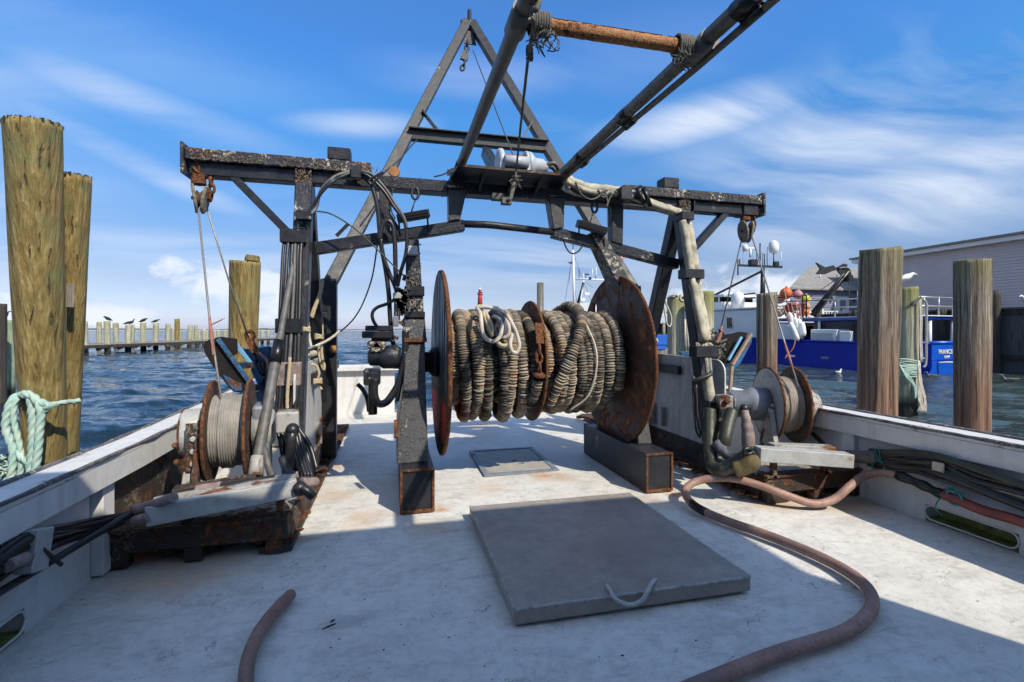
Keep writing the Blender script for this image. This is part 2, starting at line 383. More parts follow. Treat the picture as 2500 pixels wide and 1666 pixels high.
M_TAPE = mat_plain('black_tape', (0.006, 0.006, 0.007), 0.35, 0.2, 20, 0.1)
M_TEAL = mat_plain('teal_twine', (0.02, 0.22, 0.20), 0.7, 0.3, 30, 0.2)
M_STEELWIRE = mat_plain('steel_wire', (0.26, 0.25, 0.23), 0.5, 0.35, 60, 0.2, 0.3)
M_WIREDARK = mat_plain('dark_wire', (0.03, 0.03, 0.03), 0.5, 0.3, 60, 0.2)
M_CHAIN = mat_paint('rusty_chain', (0.10, 0.05, 0.03), (0.04, 0.02, 0.015), rust=1.2, rough=0.6, lumps=0.5, scale=4)
M_BLOCK = mat_paint('block_grey_wood', (0.25, 0.22, 0.17), (0.07, 0.05, 0.035), rust=0.55, rough=0.6, lumps=0.7, scale=4)
M_LIGHTHOUSE = mat_plain('lighthouse_red', (0.36, 0.028, 0.035), 0.6, 0.12, 0.3, 0.02)
M_LTWHITE = mat_plain('lighthouse_white', (0.6, 0.6, 0.6), 0.6, 0.1, 0.3)
M_ALU = mat_plain('galvanised_pipe', (0.42, 0.42, 0.42), 0.35, 0.25, 12, 0.05, 0.5)
M_PIPEGREY = mat_plain('scaffold_pipe', (0.125, 0.118, 0.10), 0.5, 0.45, 14, 0.3, 0.2)
M_STERNPIPE = mat_paint('stern_pipe', (0.09, 0.085, 0.07), (0.16, 0.14, 0.10), rust=0.35, rough=0.4, lumps=0.2)
M_BIRD = mat_plain('black_plumage', (0.012, 0.012, 0.013), 0.6, 0.3, 8)
M_GULL = mat_plain('white_plumage', (0.62, 0.62, 0.62), 0.7, 0.15, 6)
M_GULLGREY = mat_plain('grey_plumage', (0.11, 0.10, 0.09), 0.7, 0.3, 6)
M_ORANGE = mat_plain('buoy_orange', (0.62, 0.11, 0.015), 0.5, 0.25, 5)
M_SALMON = mat_plain('buoy_salmon', (0.60, 0.24, 0.14), 0.55, 0.3, 6)
M_YELLOW = mat_plain('buoy_yellow', (0.55, 0.50, 0.06), 0.55, 0.25, 6)
M_PINK = mat_plain('buoy_pink', (0.50, 0.22, 0.25), 0.55, 0.3, 6)
M_SHOREHOUSE = mat_plain('far_house', (0.20, 0.20, 0.21), 0.8, 0.2, 0.2)
M_RED = mat_plain('red_paint', (0.32, 0.02, 0.03), 0.5, 0.2, 4)
M_WHITE = mat_plain('white_lettering', (0.75, 0.75, 0.75), 0.6, 0.08, 10)
M_ALGAE = mat_plain('algae', (0.17, 0.19, 0.05), 0.5, 0.6, 22, 0.4)

def mat_deck():
    m, t, bs, co = newmat('deck_paint')
    n1 = noise(t, co, 0.9, 6, 0.6); n2 = noise(t, co, 5.5, 9, 0.68); n3 = noise(t, co, 24, 6, 0.66); grit = noise(t, co, 110, 3, 0.6)
    mot = mth(t, 'ADD', mth(t, 'ADD', mth(t, 'MULTIPLY', n2, 0.42), mth(t, 'MULTIPLY', n3, 0.34)), mth(t, 'MULTIPLY', grit, 0.24))
    base = ramp(t, mot, [(0.36, (0.42, 0.405, 0.37)), (0.45, (0.55, 0.53, 0.485)), (0.52, (0.64, 0.62, 0.57)), (0.62, (0.68, 0.665, 0.615))])
    base = mixc(t, mapr(t, n1, 0.46, 0.66, 0.0, 0.36), base, (0.46, 0.42, 0.355))
    # brown scuffs dragged along the deck, and grey grime
    sc_ = noise(t, mapping(t, co, (1.6, 9.0, 1), (0, 0, 0), (0, 0, R(24))), 1.6, 8, 0.7, 0.6)
    base = mixc(t, mapr(t, sc_, 0.56, 0.70, 0.0, 0.5), base, (0.25, 0.205, 0.16))
    gr = noise(t, mapping(t, co, (1, 1.6, 1), (3, 7, 1)), 2.4, 9, 0.74)
    base = mixc(t, mapr(t, gr, 0.54, 0.68, 0.0, 0.45), base, (0.27, 0.25, 0.225))
    # rust bleeding from the steel that stands on the deck (fixed spots)
    spots = [(0.33, 3.62, 0.10, 0.9), (2.24, 3.50, 0.14, 0.9), (1.30, 4.16, 0.16, 1.0), (1.45, 4.10, 0.20, 0.7), (-1.1, 3.0, 0.40, 0.55), (-0.55, 3.3, 0.10, 0.6), (2.8, 3.1, 0.25, 0.7), (1.9, 5.3, 0.35, 0.25), (1.05, 5.9, 0.35, 0.4), (-0.52, 5.0, 0.16, 0.7), (3.30, 2.95, 0.34, 0.8), (-0.2, 3.55, 0.2, 0.6), (0.25, 3.28, 0.2, 0.4), (0.8, 4.0, 0.22, 0.35), (1.9, 3.35, 0.18, 0.4), (-0.45, 4.1, 0.2, 0.5), (1.2, 6.6, 0.4, 0.5)]
    acc = None
    wv = nd(t, 'ShaderNodeTexNoise', {'Vector': co, 'Scale': 5.0, 'Detail': 6}).outputs[1]
    cw = vmath(t, 'ADD', co, vmath(t, 'MULTIPLY', vmath(t, 'SUBTRACT', wv, (0.5, 0.5, 0.5)), (0.34, 0.34, 0)))
    for (x, y, r_, a_) in spots:
        d = nd(t, 'ShaderNodeVectorMath', {0: cw, 1: (x, y, 0)}, operation='DISTANCE').outputs['Value']
        b = mapr(t, d, r_, r_ * 0.15, 0.0, a_)
        acc = b if acc is None else mth(t, 'MAXIMUM', acc, b)
    base = mixc(t, mth(t, 'MULTIPLY', acc, mapr(t, n2, 0.3, 0.6, 0.35, 1.0)), base, (0.47, 0.235, 0.065))
    # curled edges of lifting paint: short wandering lines
    ln = noise(t, mapping(t, co, (1, 1.5, 1), (4, 1, 0)), 5.2, 4, 0.6, 0.5)
    line = mapr(t, mth(t, 'ABSOLUTE', mth(t, 'SUBTRACT', ln, 0.5)), 0.009, 0.002)
    crack = mth(t, 'MULTIPLY', line, mapr(t, noise(t, mapping(t, co, (1, 1, 1), (9, 2, 0)), 3.1, 5, 0.65), 0.53, 0.60))
    base = mixc(t, mth(t, 'MULTIPLY', crack, 0.7), base, (0.15, 0.135, 0.12))
    chip = mth(t, 'MULTIPLY', mapr(t, noise(t, mapping(t, co, (1.0, 2.4, 1), (0, 0, 0), (0, 0, R(20))), 17, 5, 0.74), 0.645, 0.67), mapr(t, noise(t, co, 1.7, 4, 0.6), 0.44, 0.58))
    base = mixc(t, mth(t, 'MULTIPLY', chip, 0.7), base, (0.17, 0.155, 0.14))
    speck = mapr(t, noise(t, co, 75, 2, 0.5), 0.72, 0.76)
    base = mixc(t, mth(t, 'MULTIPLY', speck, 0.6), base, (0.10, 0.09, 0.08))
    h = mth(t, 'SUBTRACT', mth(t, 'ADD', mth(t, 'ADD', mth(t, 'MULTIPLY', n2, 0.6), mth(t, 'MULTIPLY', grit, 0.15)), mth(t, 'MULTIPLY', n3, 0.35)), mth(t, 'ADD', mth(t, 'MULTIPLY', crack, 0.5), mth(t, 'MULTIPLY', chip, 0.3)))
    setin(t, bs, Base_Color=base, Roughness=mapr(t, n2, 0.3, 0.7, 0.45, 0.65), Normal=bump(t, h, 0.45, 0.012))
    return m
M_DECK = mat_deck()

def mat_hatch():
    m, t, bs, co = newmat('hatch_grey_board')
    n1 = noise(t, co, 1.7, 6, 0.6); n2 = noise(t, co, 10, 9, 0.68); n3 = noise(t, mapping(t, co, (2, 30, 1), (0, 0, 0), (0, 0, R(20))), 2, 5, 0.6)
    base = mixc(t, mapr(t, n2, 0.3, 0.7), (0.34, 0.30, 0.26), (0.25, 0.22, 0.195))
    base = mixc(t, mapr(t, n1, 0.45, 0.7, 0, 0.55), base, (0.21, 0.165, 0.14))
    base = mixc(t, mapr(t, n3, 0.64, 0.72, 0, 0.3), base, (0.40, 0.39, 0.37))
    d = nd(t, 'ShaderNodeVectorMath', {0: mapping(t, co, (1, 0.45, 1)), 1: (0.22, -0.02, 0)}, operation='DISTANCE').outputs['Value']
    wear = mth(t, 'MULTIPLY', mapr(t, d, 0.30, 0.02), mapr(t, n2, 0.42, 0.6))
    base = mixc(t, mth(t, 'MULTIPLY', wear, 0.4), base, (0.36, 0.29, 0.24))
    sp_ = noise(t, co, 60, 4, 0.65)
    base = mixc(t, mapr(t, sp_, 0.5, 0.7, 0, 0.35), base, (0.12, 0.105, 0.095))
    setin(t, bs, Base_Color=base, Roughness=mapr(t, n2, 0.3, 0.7, 0.32, 0.55), Normal=bump(t, mth(t, 'ADD', n2, mth(t, 'MULTIPLY', sp_, .4)), 0.25, 0.01))
    return m
M_HATCH = mat_hatch()

def mat_wood(name, cols, zs=0.7, crack=0.5, green=0.0, waterz=None, redbase=False, topgreen=0.0, top=3.0):
    m, t, bs, co = newmat(name)
    oi = nd(t, 'ShaderNodeObjectInfo').outputs['Random']
    off = nd(t, 'ShaderNodeCombineXYZ', {0: mth(t, 'MULTIPLY', oi, 31.0), 1: mth(t, 'MULTIPLY', oi, 17.0), 2: mth(t, 'MULTIPLY', oi, 11.0)}).outputs[0]
    cp = vmath(t, 'ADD', co, off)
    wv = nd(t, 'ShaderNodeTexNoise', {'Vector': mapping(t, cp, (2, 2, 0.8)), 'Scale': 2.0, 'Detail': 3}).outputs[1]
    cw = vmath(t, 'ADD', cp, vmath(t, 'MULTIPLY', wv, (0.05, 0.05, 0.30)))
    g1 = noise(t, mapping(t, cw, (11, 11, zs)), 1.6, 8, 0.62); g2 = noise(t, mapping(t, cw, (46, 46, zs * 2.2)), 1.0, 5, 0.6); n1 = noise(t, cp, 2.2, 6, 0.6)
    g3 = noise(t, mapping(t, cp, (60, 60, 7)), 1.0, 4, 0.7)
    c = ramp(t, mth(t, 'ADD', mth(t, 'ADD', mth(t, 'MULTIPLY', g1, 0.46), mth(t, 'MULTIPLY', g2, 0.30)), mth(t, 'MULTIPLY', g3, 0.24)), [(0.34, cols[0]), (0.46, cols[1]), (0.55, cols[2]), (0.66, cols[3])])
    c = mixc(t, mapr(t, n1, 0.45, 0.7, 0, 0.45), c, cols[4])
    if green: c = mixc(t, mapr(t, noise(t, cp, 3.4, 5, 0.6), 0.46, 0.66, 0, green), c, (0.15, 0.165, 0.065) if name == 'piling_treated' else (0.17, 0.21, 0.12))
    ck = mapr(t, noise(t, mapping(t, cw, (24, 24, 0.40)), 1.0, 4, 0.55), 0.655 - 0.06 * crack, 0.70 - 0.06 * crack)
    c = mixc(t, mth(t, 'MULTIPLY', ck, 0.75 * min(1, crack * 1.4)), c, (0.018, 0.014, 0.010))
    pos = nd(t, 'ShaderNodeNewGeometry').outputs['Position']; pzz = nd(t, 'ShaderNodeSeparateXYZ', {0: pos}).outputs[2]
    if redbase: c = mixc(t, mapr(t, mth(t, 'ADD', pzz, mth(t, 'MULTIPLY', n1, 1.2)), 2.0, 1.0, 0.0, 0.75), c, mixc(t, mapr(t, g1, 0.35, 0.65), (0.075, 0.032, 0.018), (0.33, 0.16, 0.085)))
    if topgreen: c = mixc(t, mapr(t, mth(t, 'ADD', pzz, mth(t, 'MULTIPLY', n1, 0.5)), top - 0.35, top + 0.25, 0.0, topgreen), c, (0.20, 0.19, 0.04))
    if waterz is not None: c = mixc(t, mapr(t, mth(t, 'ADD', pzz, mth(t, 'MULTIPLY', n1, 0.35)), waterz + 0.62, waterz + 0.38), c, (0.020, 0.019, 0.014))
    h = mth(t, 'SUBTRACT', mth(t, 'ADD', mth(t, 'ADD', mth(t, 'MULTIPLY', g1, 0.6), mth(t, 'MULTIPLY', g2, 0.5)), mth(t, 'MULTIPLY', g3, 0.35)), mth(t, 'MULTIPLY', ck, 1.2))
    setin(t, bs, Base_Color=c, Roughness=0.82, Normal=bump(t, h, 0.9, 0.035))
    return m
YEL = [(0.060, 0.038, 0.010), (0.185, 0.120, 0.032), (0.30, 0.215, 0.072), (0.50, 0.42, 0.20), (0.13, 0.105, 0.035)]
M_WOODNEW = mat_wood('piling_treated', YEL, 0.42, 0.55, 0.62, WATER)
GRY = [(0.016, 0.011, 0.008), (0.105, 0.078, 0.055), (0.26, 0.215, 0.165), (0.50, 0.455, 0.385), (0.13, 0.095, 0.068)]
M_WOODOLD = mat_wood('piling_weathered', GRY, 0.22, 1.3, 0.05, WATER, True, 0.35, 2.25)
PAL = [(0.16, 0.155, 0.10), (0.30, 0.29, 0.20), (0.42, 0.40, 0.30), (0.50, 0.48, 0.38), (0.27, 0.26, 0.15)]
M_WOODPALE = mat_wood('piling_pale', PAL, 0.5, 0.35, 0.3, WATER, False, 0.8, 2.05)
M_WOODGREEN = mat_wood('piling_green', [(0.10, 0.13, 0.08), (0.20, 0.25, 0.16), (0.30, 0.35, 0.25), (0.40, 0.42, 0.32), (0.18, 0.23, 0.14)], 0.5, 0.3, 0.5, WATER)
M_WOODDARK = mat_wood('piling_dark', [(0.012, 0.009, 0.008), (0.035, 0.027, 0.022), (0.065, 0.052, 0.042), (0.10, 0.085, 0.07), (0.03, 0.024, 0.02)], 0.5, 0.5)
M_DOCKWOOD = mat_wood('dock_timber', [(0.10, 0.085, 0.065), (0.20, 0.175, 0.14), (0.30, 0.27, 0.22), (0.40, 0.36, 0.30), (0.20, 0.175, 0.14)], 0.5, 0.3)
M_BULKHEAD = mat_wood('bulkhead_plank', [(0.035, 0.034, 0.035), (0.075, 0.075, 0.078), (0.11, 0.11, 0.115), (0.15, 0.15, 0.15), (0.07, 0.068, 0.07)], 0.5, 0.4)

def mat_rope(name, c1, c2, tw=60.0, rough=0.8):
    m, t, bs, co = newmat(name)
    n = noise(t, co, 9, 6, 0.65); f = noise(t, co, 160, 3, 0.6)
    c = mixc(t, mapr(t, n, 0.35, 0.66), c1, c2); c = mixc(t, mapr(t, f, 0.45, 0.7, 0, 0.35), c, tuple(x * 0.5 for x in c1))
    setin(t, bs, Base_Color=c, Roughness=rough, Normal=bump(t, f, 0.7, 0.006))
    return m
M_ROPETEAL = mat_rope('teal_rope', (0.26, 0.43, 0.37), (0.45, 0.52, 0.43))
M_ROPETAN = mat_rope('tan_rope', (0.42, 0.33, 0.20), (0.50, 0.42, 0.28))
M_ROPEWHITE = mat_rope('white_rope', (0.62, 0.57, 0.48), (0.45, 0.38, 0.30))
M_ROPEGREY = mat_rope('grey_rope', (0.075, 0.075, 0.09), (0.12, 0.12, 0.13))
M_ROPEDARK = mat_rope('dark_rope', (0.07, 0.065, 0.055), (0.16, 0.15, 0.13))
M_ROPEPINK = mat_rope('pink_rope', (0.30, 0.10, 0.07), (0.36, 0.20, 0.15))
M_ROPEHANDLE = mat_rope('handle_rope', (0.40, 0.40, 0.39), (0.50, 0.49, 0.46))
M_WIREROPE = mat_rope('winch_wire', (0.20, 0.185, 0.165), (0.31, 0.285, 0.255))
M_WIRERUST = mat_rope('winch_wire_rusty', (0.26, 0.21, 0.165), (0.36, 0.31, 0.26))

def mat_hosepink():
    m, t, bs, co = newmat('pink_hose')
    n = noise(t, co, 5, 7, 0.62); f = noise(t, co, 50, 4, 0.6)
    c = mixc(t, mapr(t, n, 0.35, 0.68), (0.36, 0.215, 0.165), (0.22, 0.11, 0.08)); c = mixc(t, mapr(t, f, 0.45, 0.7, 0, 0.5), c, (0.10, 0.065, 0.055)); g_ = noise(t, co, 2.3, 5, 0.6); c = mixc(t, mapr(t, g_, 0.5, 0.66, 0, 0.6), c, (0.13, 0.10, 0.09))
    setin(t, bs, Base_Color=c, Roughness=0.55, Normal=bump(t, f, 0.15, 0.005))
    return m
M_PINKHOSE = mat_hosepink()
M_REDHOSE = mat_plain('red_hose', (0.20, 0.045, 0.035), 0.5, 0.4, 10, 0.2)

def mat_cookie():
    m, t, bs, co = newmat('rubber_discs')
    a = nd(t, 'ShaderNodeAttribute', attribute_name='val').outputs['Fac']
    n = noise(t, co, 7, 5, 0.6); f = noise(t, co, 90, 4, 0.65)
    c = ramp(t, a, [(0.0, (0.022, 0.016, 0.011)), (0.3, (0.105, 0.088, 0.068)), (0.6, (0.205, 0.178, 0.138)), (0.85, (0.36, 0.315, 0.25)), (1.0, (0.36, 0.22, 0.11))])
    c = mixc(t, mapr(t, n, 0.46, 0.68, 0, 0.62), c, (0.10, 0.09, 0.075)); c = mixc(t, mapr(t, f, 0.5, 0.72, 0, 0.5), c, (0.06, 0.05, 0.04))
    setin(t, bs, Base_Color=c, Roughness=0.85, Normal=bump(t, f, 0.6, 0.006))
    return m
M_COOKIE = mat_cookie()

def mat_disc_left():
    # the near flange: worn black paint, sky reflection painted pale in vertical scratches above, shadow dark below, one band of red
    m, t, bs, co = newmat('worn_flange_glare')
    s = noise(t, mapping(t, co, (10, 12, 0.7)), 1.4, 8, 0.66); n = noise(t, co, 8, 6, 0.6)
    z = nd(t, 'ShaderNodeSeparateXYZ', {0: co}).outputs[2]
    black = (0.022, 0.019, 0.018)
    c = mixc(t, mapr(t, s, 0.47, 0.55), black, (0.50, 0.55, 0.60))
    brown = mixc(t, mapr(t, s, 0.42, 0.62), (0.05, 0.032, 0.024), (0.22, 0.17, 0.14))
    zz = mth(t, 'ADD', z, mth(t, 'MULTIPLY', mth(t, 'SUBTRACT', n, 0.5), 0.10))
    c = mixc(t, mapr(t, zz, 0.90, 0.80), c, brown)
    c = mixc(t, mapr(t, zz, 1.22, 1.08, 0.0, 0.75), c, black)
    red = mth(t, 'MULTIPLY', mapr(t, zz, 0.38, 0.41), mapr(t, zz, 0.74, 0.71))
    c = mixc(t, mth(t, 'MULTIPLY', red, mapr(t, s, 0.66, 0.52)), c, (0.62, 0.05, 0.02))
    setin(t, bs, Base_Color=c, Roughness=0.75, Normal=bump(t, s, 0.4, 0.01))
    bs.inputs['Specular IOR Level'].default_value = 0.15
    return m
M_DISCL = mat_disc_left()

def mat_water():
    m, t, bs, co = newmat('harbour_water')
    geo = nd(t, 'ShaderNodeNewGeometry'); pos = geo.outputs['Position']
    mp = mapping(t, pos, (1, 1, 0), (0, 0, 0), (0, 0, R(24)))
    def chop(sc_, d, k, dist=0.0):     # small waves as slopes, so that they keep their strength far away
        c = nd(t, 'ShaderNodeTexNoise', {'Vector': mapping(t, mp, (0.55, 1.35, 1)), 'Scale': sc_, 'Detail': d, 'Roughness': 0.6, 'Distortion': dist}).outputs[1]
        return vmath(t, 'MULTIPLY', vmath(t, 'SUBTRACT', c, (0.5, 0.5, 0.5)), (k * 0.6, k, 0.0))
    sl = vmath(t, 'ADD', chop(1.3, 4, 1.25, 0.3), chop(6.0, 4, 1.0, 0.3))
    # the open bay is choppier than the sheltered water round the docks
    far = mapr(t, nd(t, 'ShaderNodeVectorMath', {0: pos}, operation='LENGTH').outputs['Value'], 18.0, 140.0, 1.0, 2.4)
    sl = nd(t, 'ShaderNodeVectorMath', {0: sl, 'Scale': far}, operation='SCALE').outputs[0]
    nrm = vmath(t, 'NORMALIZE', vmath(t, 'ADD', geo.outputs['Normal'], sl))
    big = noise(t, mapping(t, pos, (1, 1, 0)), 0.10, 3, 0.5)
    x = nd(t, 'ShaderNodeSeparateXYZ', {0: pos}).outputs[0]
    # sheltered, silty water inside the slip on the right; clear bay water on the left
    silt = mapr(t, mth(t, 'ADD', x, mth(t, 'MULTIPLY', big, 6)), 2.0, 12.0)
    c = mixc(t, mapr(t, big, 0.35, 0.65), (0.005, 0.016, 0.032), (0.009, 0.026, 0.040))
    c = mixc(t, silt, c, (0.040, 0.062, 0.060))
    setin(t, bs, Base_Color=c, Roughness=0.09, Normal=nrm)
    bs.inputs['IOR'].default_value = 1.333
    return m
M_WATER = mat_water()

def mat_shingle():
    m, t, bs, co = newmat('roof_shingle')
    br = nd(t, 'ShaderNodeTexBrick', {'Vector': mapping(t, co, (1, 1.0, 1.0), (0, 0, 0), (R(90), 0, 0)), 'Scale': 3.2, 'Color1': (0.20, 0.19, 0.175, 1), 'Color2': (0.30, 0.285, 0.26, 1), 'Mortar': (0.11, 0.105, 0.1, 1), 'Mortar Size': 0.02}).outputs[0]
    n = noise(t, co, 1.2, 6, 0.7)
    setin(t, bs, Base_Color=mixc(t, mapr(t, n, 0.35, 0.7, 0, 0.6), br, (0.17, 0.16, 0.15)), Roughness=0.9)
    return m
M_SHINGLE = mat_shingle()
M_SIDING = mat_plain('grey_siding', (0.46, 0.41, 0.41), 0.6, 0.08, 1.0, 0.03)
M_SIDINGBLUE = mat_plain('blue_grey_siding', (0.17, 0.18, 0.255), 0.6, 0.1, 1.0, 0.03)
M_TRIM = mat_plain('white_trim', (0.62, 0.62, 0.62), 0.5, 0.06, 2, 0.02)
M_SHORE = mat_plain('shore_scrub', (0.055, 0.065, 0.05), 0.9, 0.5, 0.05, 0.0)
M_SAND = mat_plain('shore_sand', (0.36, 0.33, 0.28), 0.9, 0.2, 0.05, 0.0)
M_GROUND = mat_plain('yard_ground', (0.20, 0.19, 0.18), 0.9, 0.3, 1.0, 0.1)

# ------------------------------------------------------------------ water
def make_water():
    rs = [2.5]
    while rs[-1] < 420: rs.append(rs[-1] * (1.0085 if rs[-1] < 60 else 1.014))
    fine = np.arange(-64, 96, 0.30); coarse = np.arange(96, 296, 5.0)
    angs = np.radians(np.concatenate([fine, coarse])); rs = np.array(rs + [700, 1400, 3000, 7500])
    A, Rr = np.meshgrid(angs, rs); X = Rr * np.sin(A); Y = Rr * np.cos(A); Z = np.zeros_like(X)
    g = np.random.RandomState(4)
    for i in range(70):
        lam = 0.32 * (12.0 ** (i / 69.0)); th = R(28) + g.normal(0, 0.55); ph = g.uniform(0, 6.28)
        k = 2 * math.pi / lam; amp = 0.0105 * lam ** 0.75
        cell = Rr * np.radians(0.30) + Rr * 0.0085
        fade = np.clip((lam / 2.6 - cell * 0.7) / (lam / 3.0), 0, 1)
        w_ = k * (X * math.sin(th) + Y * math.cos(th)) + ph
        gust = 0.7 + 0.5 * np.sin(X * 0.11 + i) * np.sin(Y * 0.083 + 2.0 * i)
        Z += amp * fade * gust * (1 - np.abs(np.sin(w_ * 0.5)) * 2 + 0.27) if i % 2 else amp * fade * gust * np.sin(w_)
    calm = np.clip((X - 1.0) / 5.0, 0, 1); Z *= (1 - 0.45 * calm)
    nA, nR = len(angs), len(rs)
    vs = np.stack([X.ravel(), Y.ravel(), (Z + WATER).ravel()], 1)
    idx = np.arange(nR * nA).reshape(nR, nA); nx = np.roll(idx, -1, axis=1)
    q = np.stack([idx[:-1].ravel(), idx[1:].ravel(), nx[1:].ravel(), nx[:-1].ravel()], 1)
    me = bpy.data.meshes.new('water'); me.vertices.add(len(vs)); me.vertices.foreach_set('co', vs.astype(np.float32).ravel())
    me.loops.add(q.size); me.loops.foreach_set('vertex_index', q.astype(np.int32).ravel())
    me.polygons.add(len(q)); me.polygons.foreach_set('loop_start', np.arange(0, q.size, 4, dtype=np.int32))
    me.update(calc_edges=True); me.validate()
    me.polygons.foreach_set('use_smooth', np.ones(len(me.polygons), dtype=bool)); me.materials.append(M_WATER)
    o = bpy.data.objects.new('water', me); sc.collection.objects.link(o); return tag(o, kind='structure')
make_water()

# ------------------------------------------------------------------ far shore: a low sandy island with scrub
def make_shore():
    g = random.Random(3); top = MB(); sand = MB()
    N = 340; pts = []
    for i in range(N + 1):
        a = R(-70 + 150 * i / N); r_ = 1500 + 120 * math.sin(i * 0.05)
        pts.append((math.sin(a) * r_, math.cos(a) * r_, math.sin(a) * (r_ + 160), math.cos(a) * (r_ + 160)))
    for mb, base, hh, dr in ((sand, -0.5, 2.2, 1.0), (top, 1.0, 7.0, 1.02)):
        vs = []; fs = []
        for i, (x, y, x2, y2) in enumerate(pts):
            h_ = hh if mb is sand else max(2.2, 2.0 + 6.5 * (0.5 + 0.9 * mnoise.noise((i * 0.09, 0, 0))) * (0.55 + 0.6 * abs(mnoise.noise((i * 0.7, 3, 0)))) + g.uniform(0, 1.4))
            vs += [(x * dr, y * dr, -0.6), (x * dr * 1.01, y * dr * 1.01, h_ + (-0.45)), (x2 * dr, y2 * dr, h_ * 0.9), (x2 * dr * 1.02, y2 * dr * 1.02, -0.6)]
        for i in range(N):
            for k in range(3): fs.append((i * 4 + k, i * 4 + k + 1, i * 4 + 5 + k, i * 4 + 4 + k))
        mb.add(vs, fs, True)
    s = sand.build('shore', M_SAND); tag(s, kind='structure')
    t_ = top.build('shore_scrub', M_SHORE); tag(t_, 'low dark scrub along the far sandy shore', 'scrub', kind='stuff')
make_shore()

# ------------------------------------------------------------------ the boat underfoot
boat = thing('fishing_boat', 'pale grey painted working deck of the trawler underfoot, with white bulwarks', 'fishing boat', (0, 0, 0))
XL, XR, YS = -1.55, 3.57, 8.0
def deck_mesh():
    mb = MB(); nx, ny = 60, 130
    vs = []; fs = []
    for j in range(ny + 1):
        for i in range(nx + 1):
            x = XL - 0.02 + (XR - XL + 0.04) * i / nx; y = -3.6 + (YS + 0.05 + 3.6) * j / ny
            z = -0.012 + 0.009 * mnoise.noise((x * 0.9, y * 0.7, 3)) + 0.003 * mnoise.noise((x * 4, y * 4, 9))
            vs.append((x, y, z))
    for j in range(ny):
        for i in range(nx):
            a = j * (nx + 1) + i; fs.append((a, a + 1, a + nx + 2, a + nx + 1))
    mb.add(vs, fs, True); return mb
deck_mesh().build('deck', M_DECK, boat)
def capz(y): return 0.63 if y < 3.4 else 0.63 + 0.13 * ((y - 3.4) / 4.6) ** 1.2
# bulwark walls; a freeing port is left open at deck level on either side
def wall(sgn, x0, x1, port):
    mb = MB(); ys = [-3.6, port[0], port[1], 3.4, 4.6, 5.8, 7.0, YS + 0.12]
    for a, b in zip(ys[:-1], ys[1:]):
        z0 = 0.10 if (a == port[0]) else -0.95
        mb.prism([(x0, a, z0), (x0, b, z0), (x0, b, capz(b) - 0.03), (x0, a, capz(a) - 0.03)], (x1 - x0, 0, 0))
    # half-round ends of the port
    for yc, d in ((port[0], 1), (port[1], -1)):
        for k in range(5):
            a0, a1 = math.pi / 2 * k / 5, math.pi / 2 * (k + 1) / 5; r_ = 0.05
            p = [(x0 + 0.001, yc, 0.10), (x0 + 0.001, yc + d * (r_ - r_ * math.sin(a1)) * 1, 0.05 + r_ * math.cos(a1) + 0.0), (x0 + 0.001, yc + d * (r_ - r_ * math.sin(a0)), 0.05 + r_ * math.cos(a0))]
    return mb
PORTL, PORTR = (1.95, 2.55), (2.08, 2.60)
wall(-1, XL - 0.13, XL, PORTL).build('bulwark', M_BULWARK, boat)
wall(1, XR, XR + 0.13, PORTR).build('bulwark', M_BULWARK, boat)
for (xa, xb, pt) in ((XL - 0.14, XL - 0.004, PORTL), (XR + 0.004, XR + 0.14, PORTR)):
    mb = MB().span(xa, xb, pt[0], pt[1], -0.5, 0.004)
    po = mb.build('freeing_port_sill', M_ALGAE, boat)
    xo = xa if xa < 0 else xb
    MB().span(xo - .02, xo + .02, pt[0] - .05, pt[1] + .05, -.02, 0.13).build('freeing_port_flap', M_ALGAE, boat)
    s = 1 if xa > 0 else -1; xi = XR if s > 0 else XL
    # rounded rim of the port, painted, standing just proud of the wall
    pts = []
    for k in range(25):
        a = 2 * math.pi * k / 24; pts.append((xi - s * 0.003, (pt[0] + pt[1]) / 2 + ((pt[1] - pt[0]) / 2 - 0.05) * (1 if math.cos(a) > 0 else -1) + 0.05 * math.cos(a), 0.052 + 0.05 * math.sin(a)))
    MB().tube(pts + [pts[0]], 0.006, 8).build('freeing_port_rim', M_BULWARK, boat)
# cap rail, its dark worn edges and the deep inner fascia
def rail(x0, x1, inner):
    ys = [-3.6, 0, 1.5, 3.4, 4.2, 5.0, 6.0, 7.0, YS + 0.12]; cap = MB(); fas = MB(); e1 = MB(); e2 = MB()
    for a, b in zip(ys[:-1], ys[1:]):
        za, zb = capz(a), capz(b)
        cap.prism([(x0, a, za - 0.03), (x0, b, zb - 0.03), (x0, b, zb), (x0, a, za)], (x1 - x0, 0, 0))
        s = 1 if inner > (x0 + x1) / 2 else -1
        fas.prism([(inner - s * 0.03, a, za - 0.15), (inner - s * 0.03, b, zb - 0.15), (inner - s * 0.03, b, zb - 0.031), (inner - s * 0.03, a, za - 0.031)], (s * 0.03, 0, 0))
    n = 90
    for mb, xx, w_ in ((e1, inner, 0.022), (e2, x0 if abs(x0 - inner) > abs(x1 - inner) else x1, 0.028)):
        pts = []; rr = []
        for k in range(n + 1):
            y = -1.0 + (YS - 1.2 + 1.0) * k / n
            pts.append((xx + 0.004 * mnoise.noise((y * 5, xx, 0)), y, capz(y) + 0.001 + 0.003 * mnoise.noise((y * 9, 4, xx)))); rr.append(w_ * 0.5 * (1 + 0.5 * mnoise.noise((y * 7, xx, 2))))
        mb.tube(pts, rr, 6)
    c = cap.build('cap_rail', M_CAPPAINT, boat, 0.004); fas.build('fascia', M_BULWARK, boat)
    e1.build('worn_edge', M_RAILWOOD, c); e2.build('worn_edge', M_RAILWOOD, c)
rail(-1.64, -1.46, -1.46); rail(3.50, 3.72, 3.50)
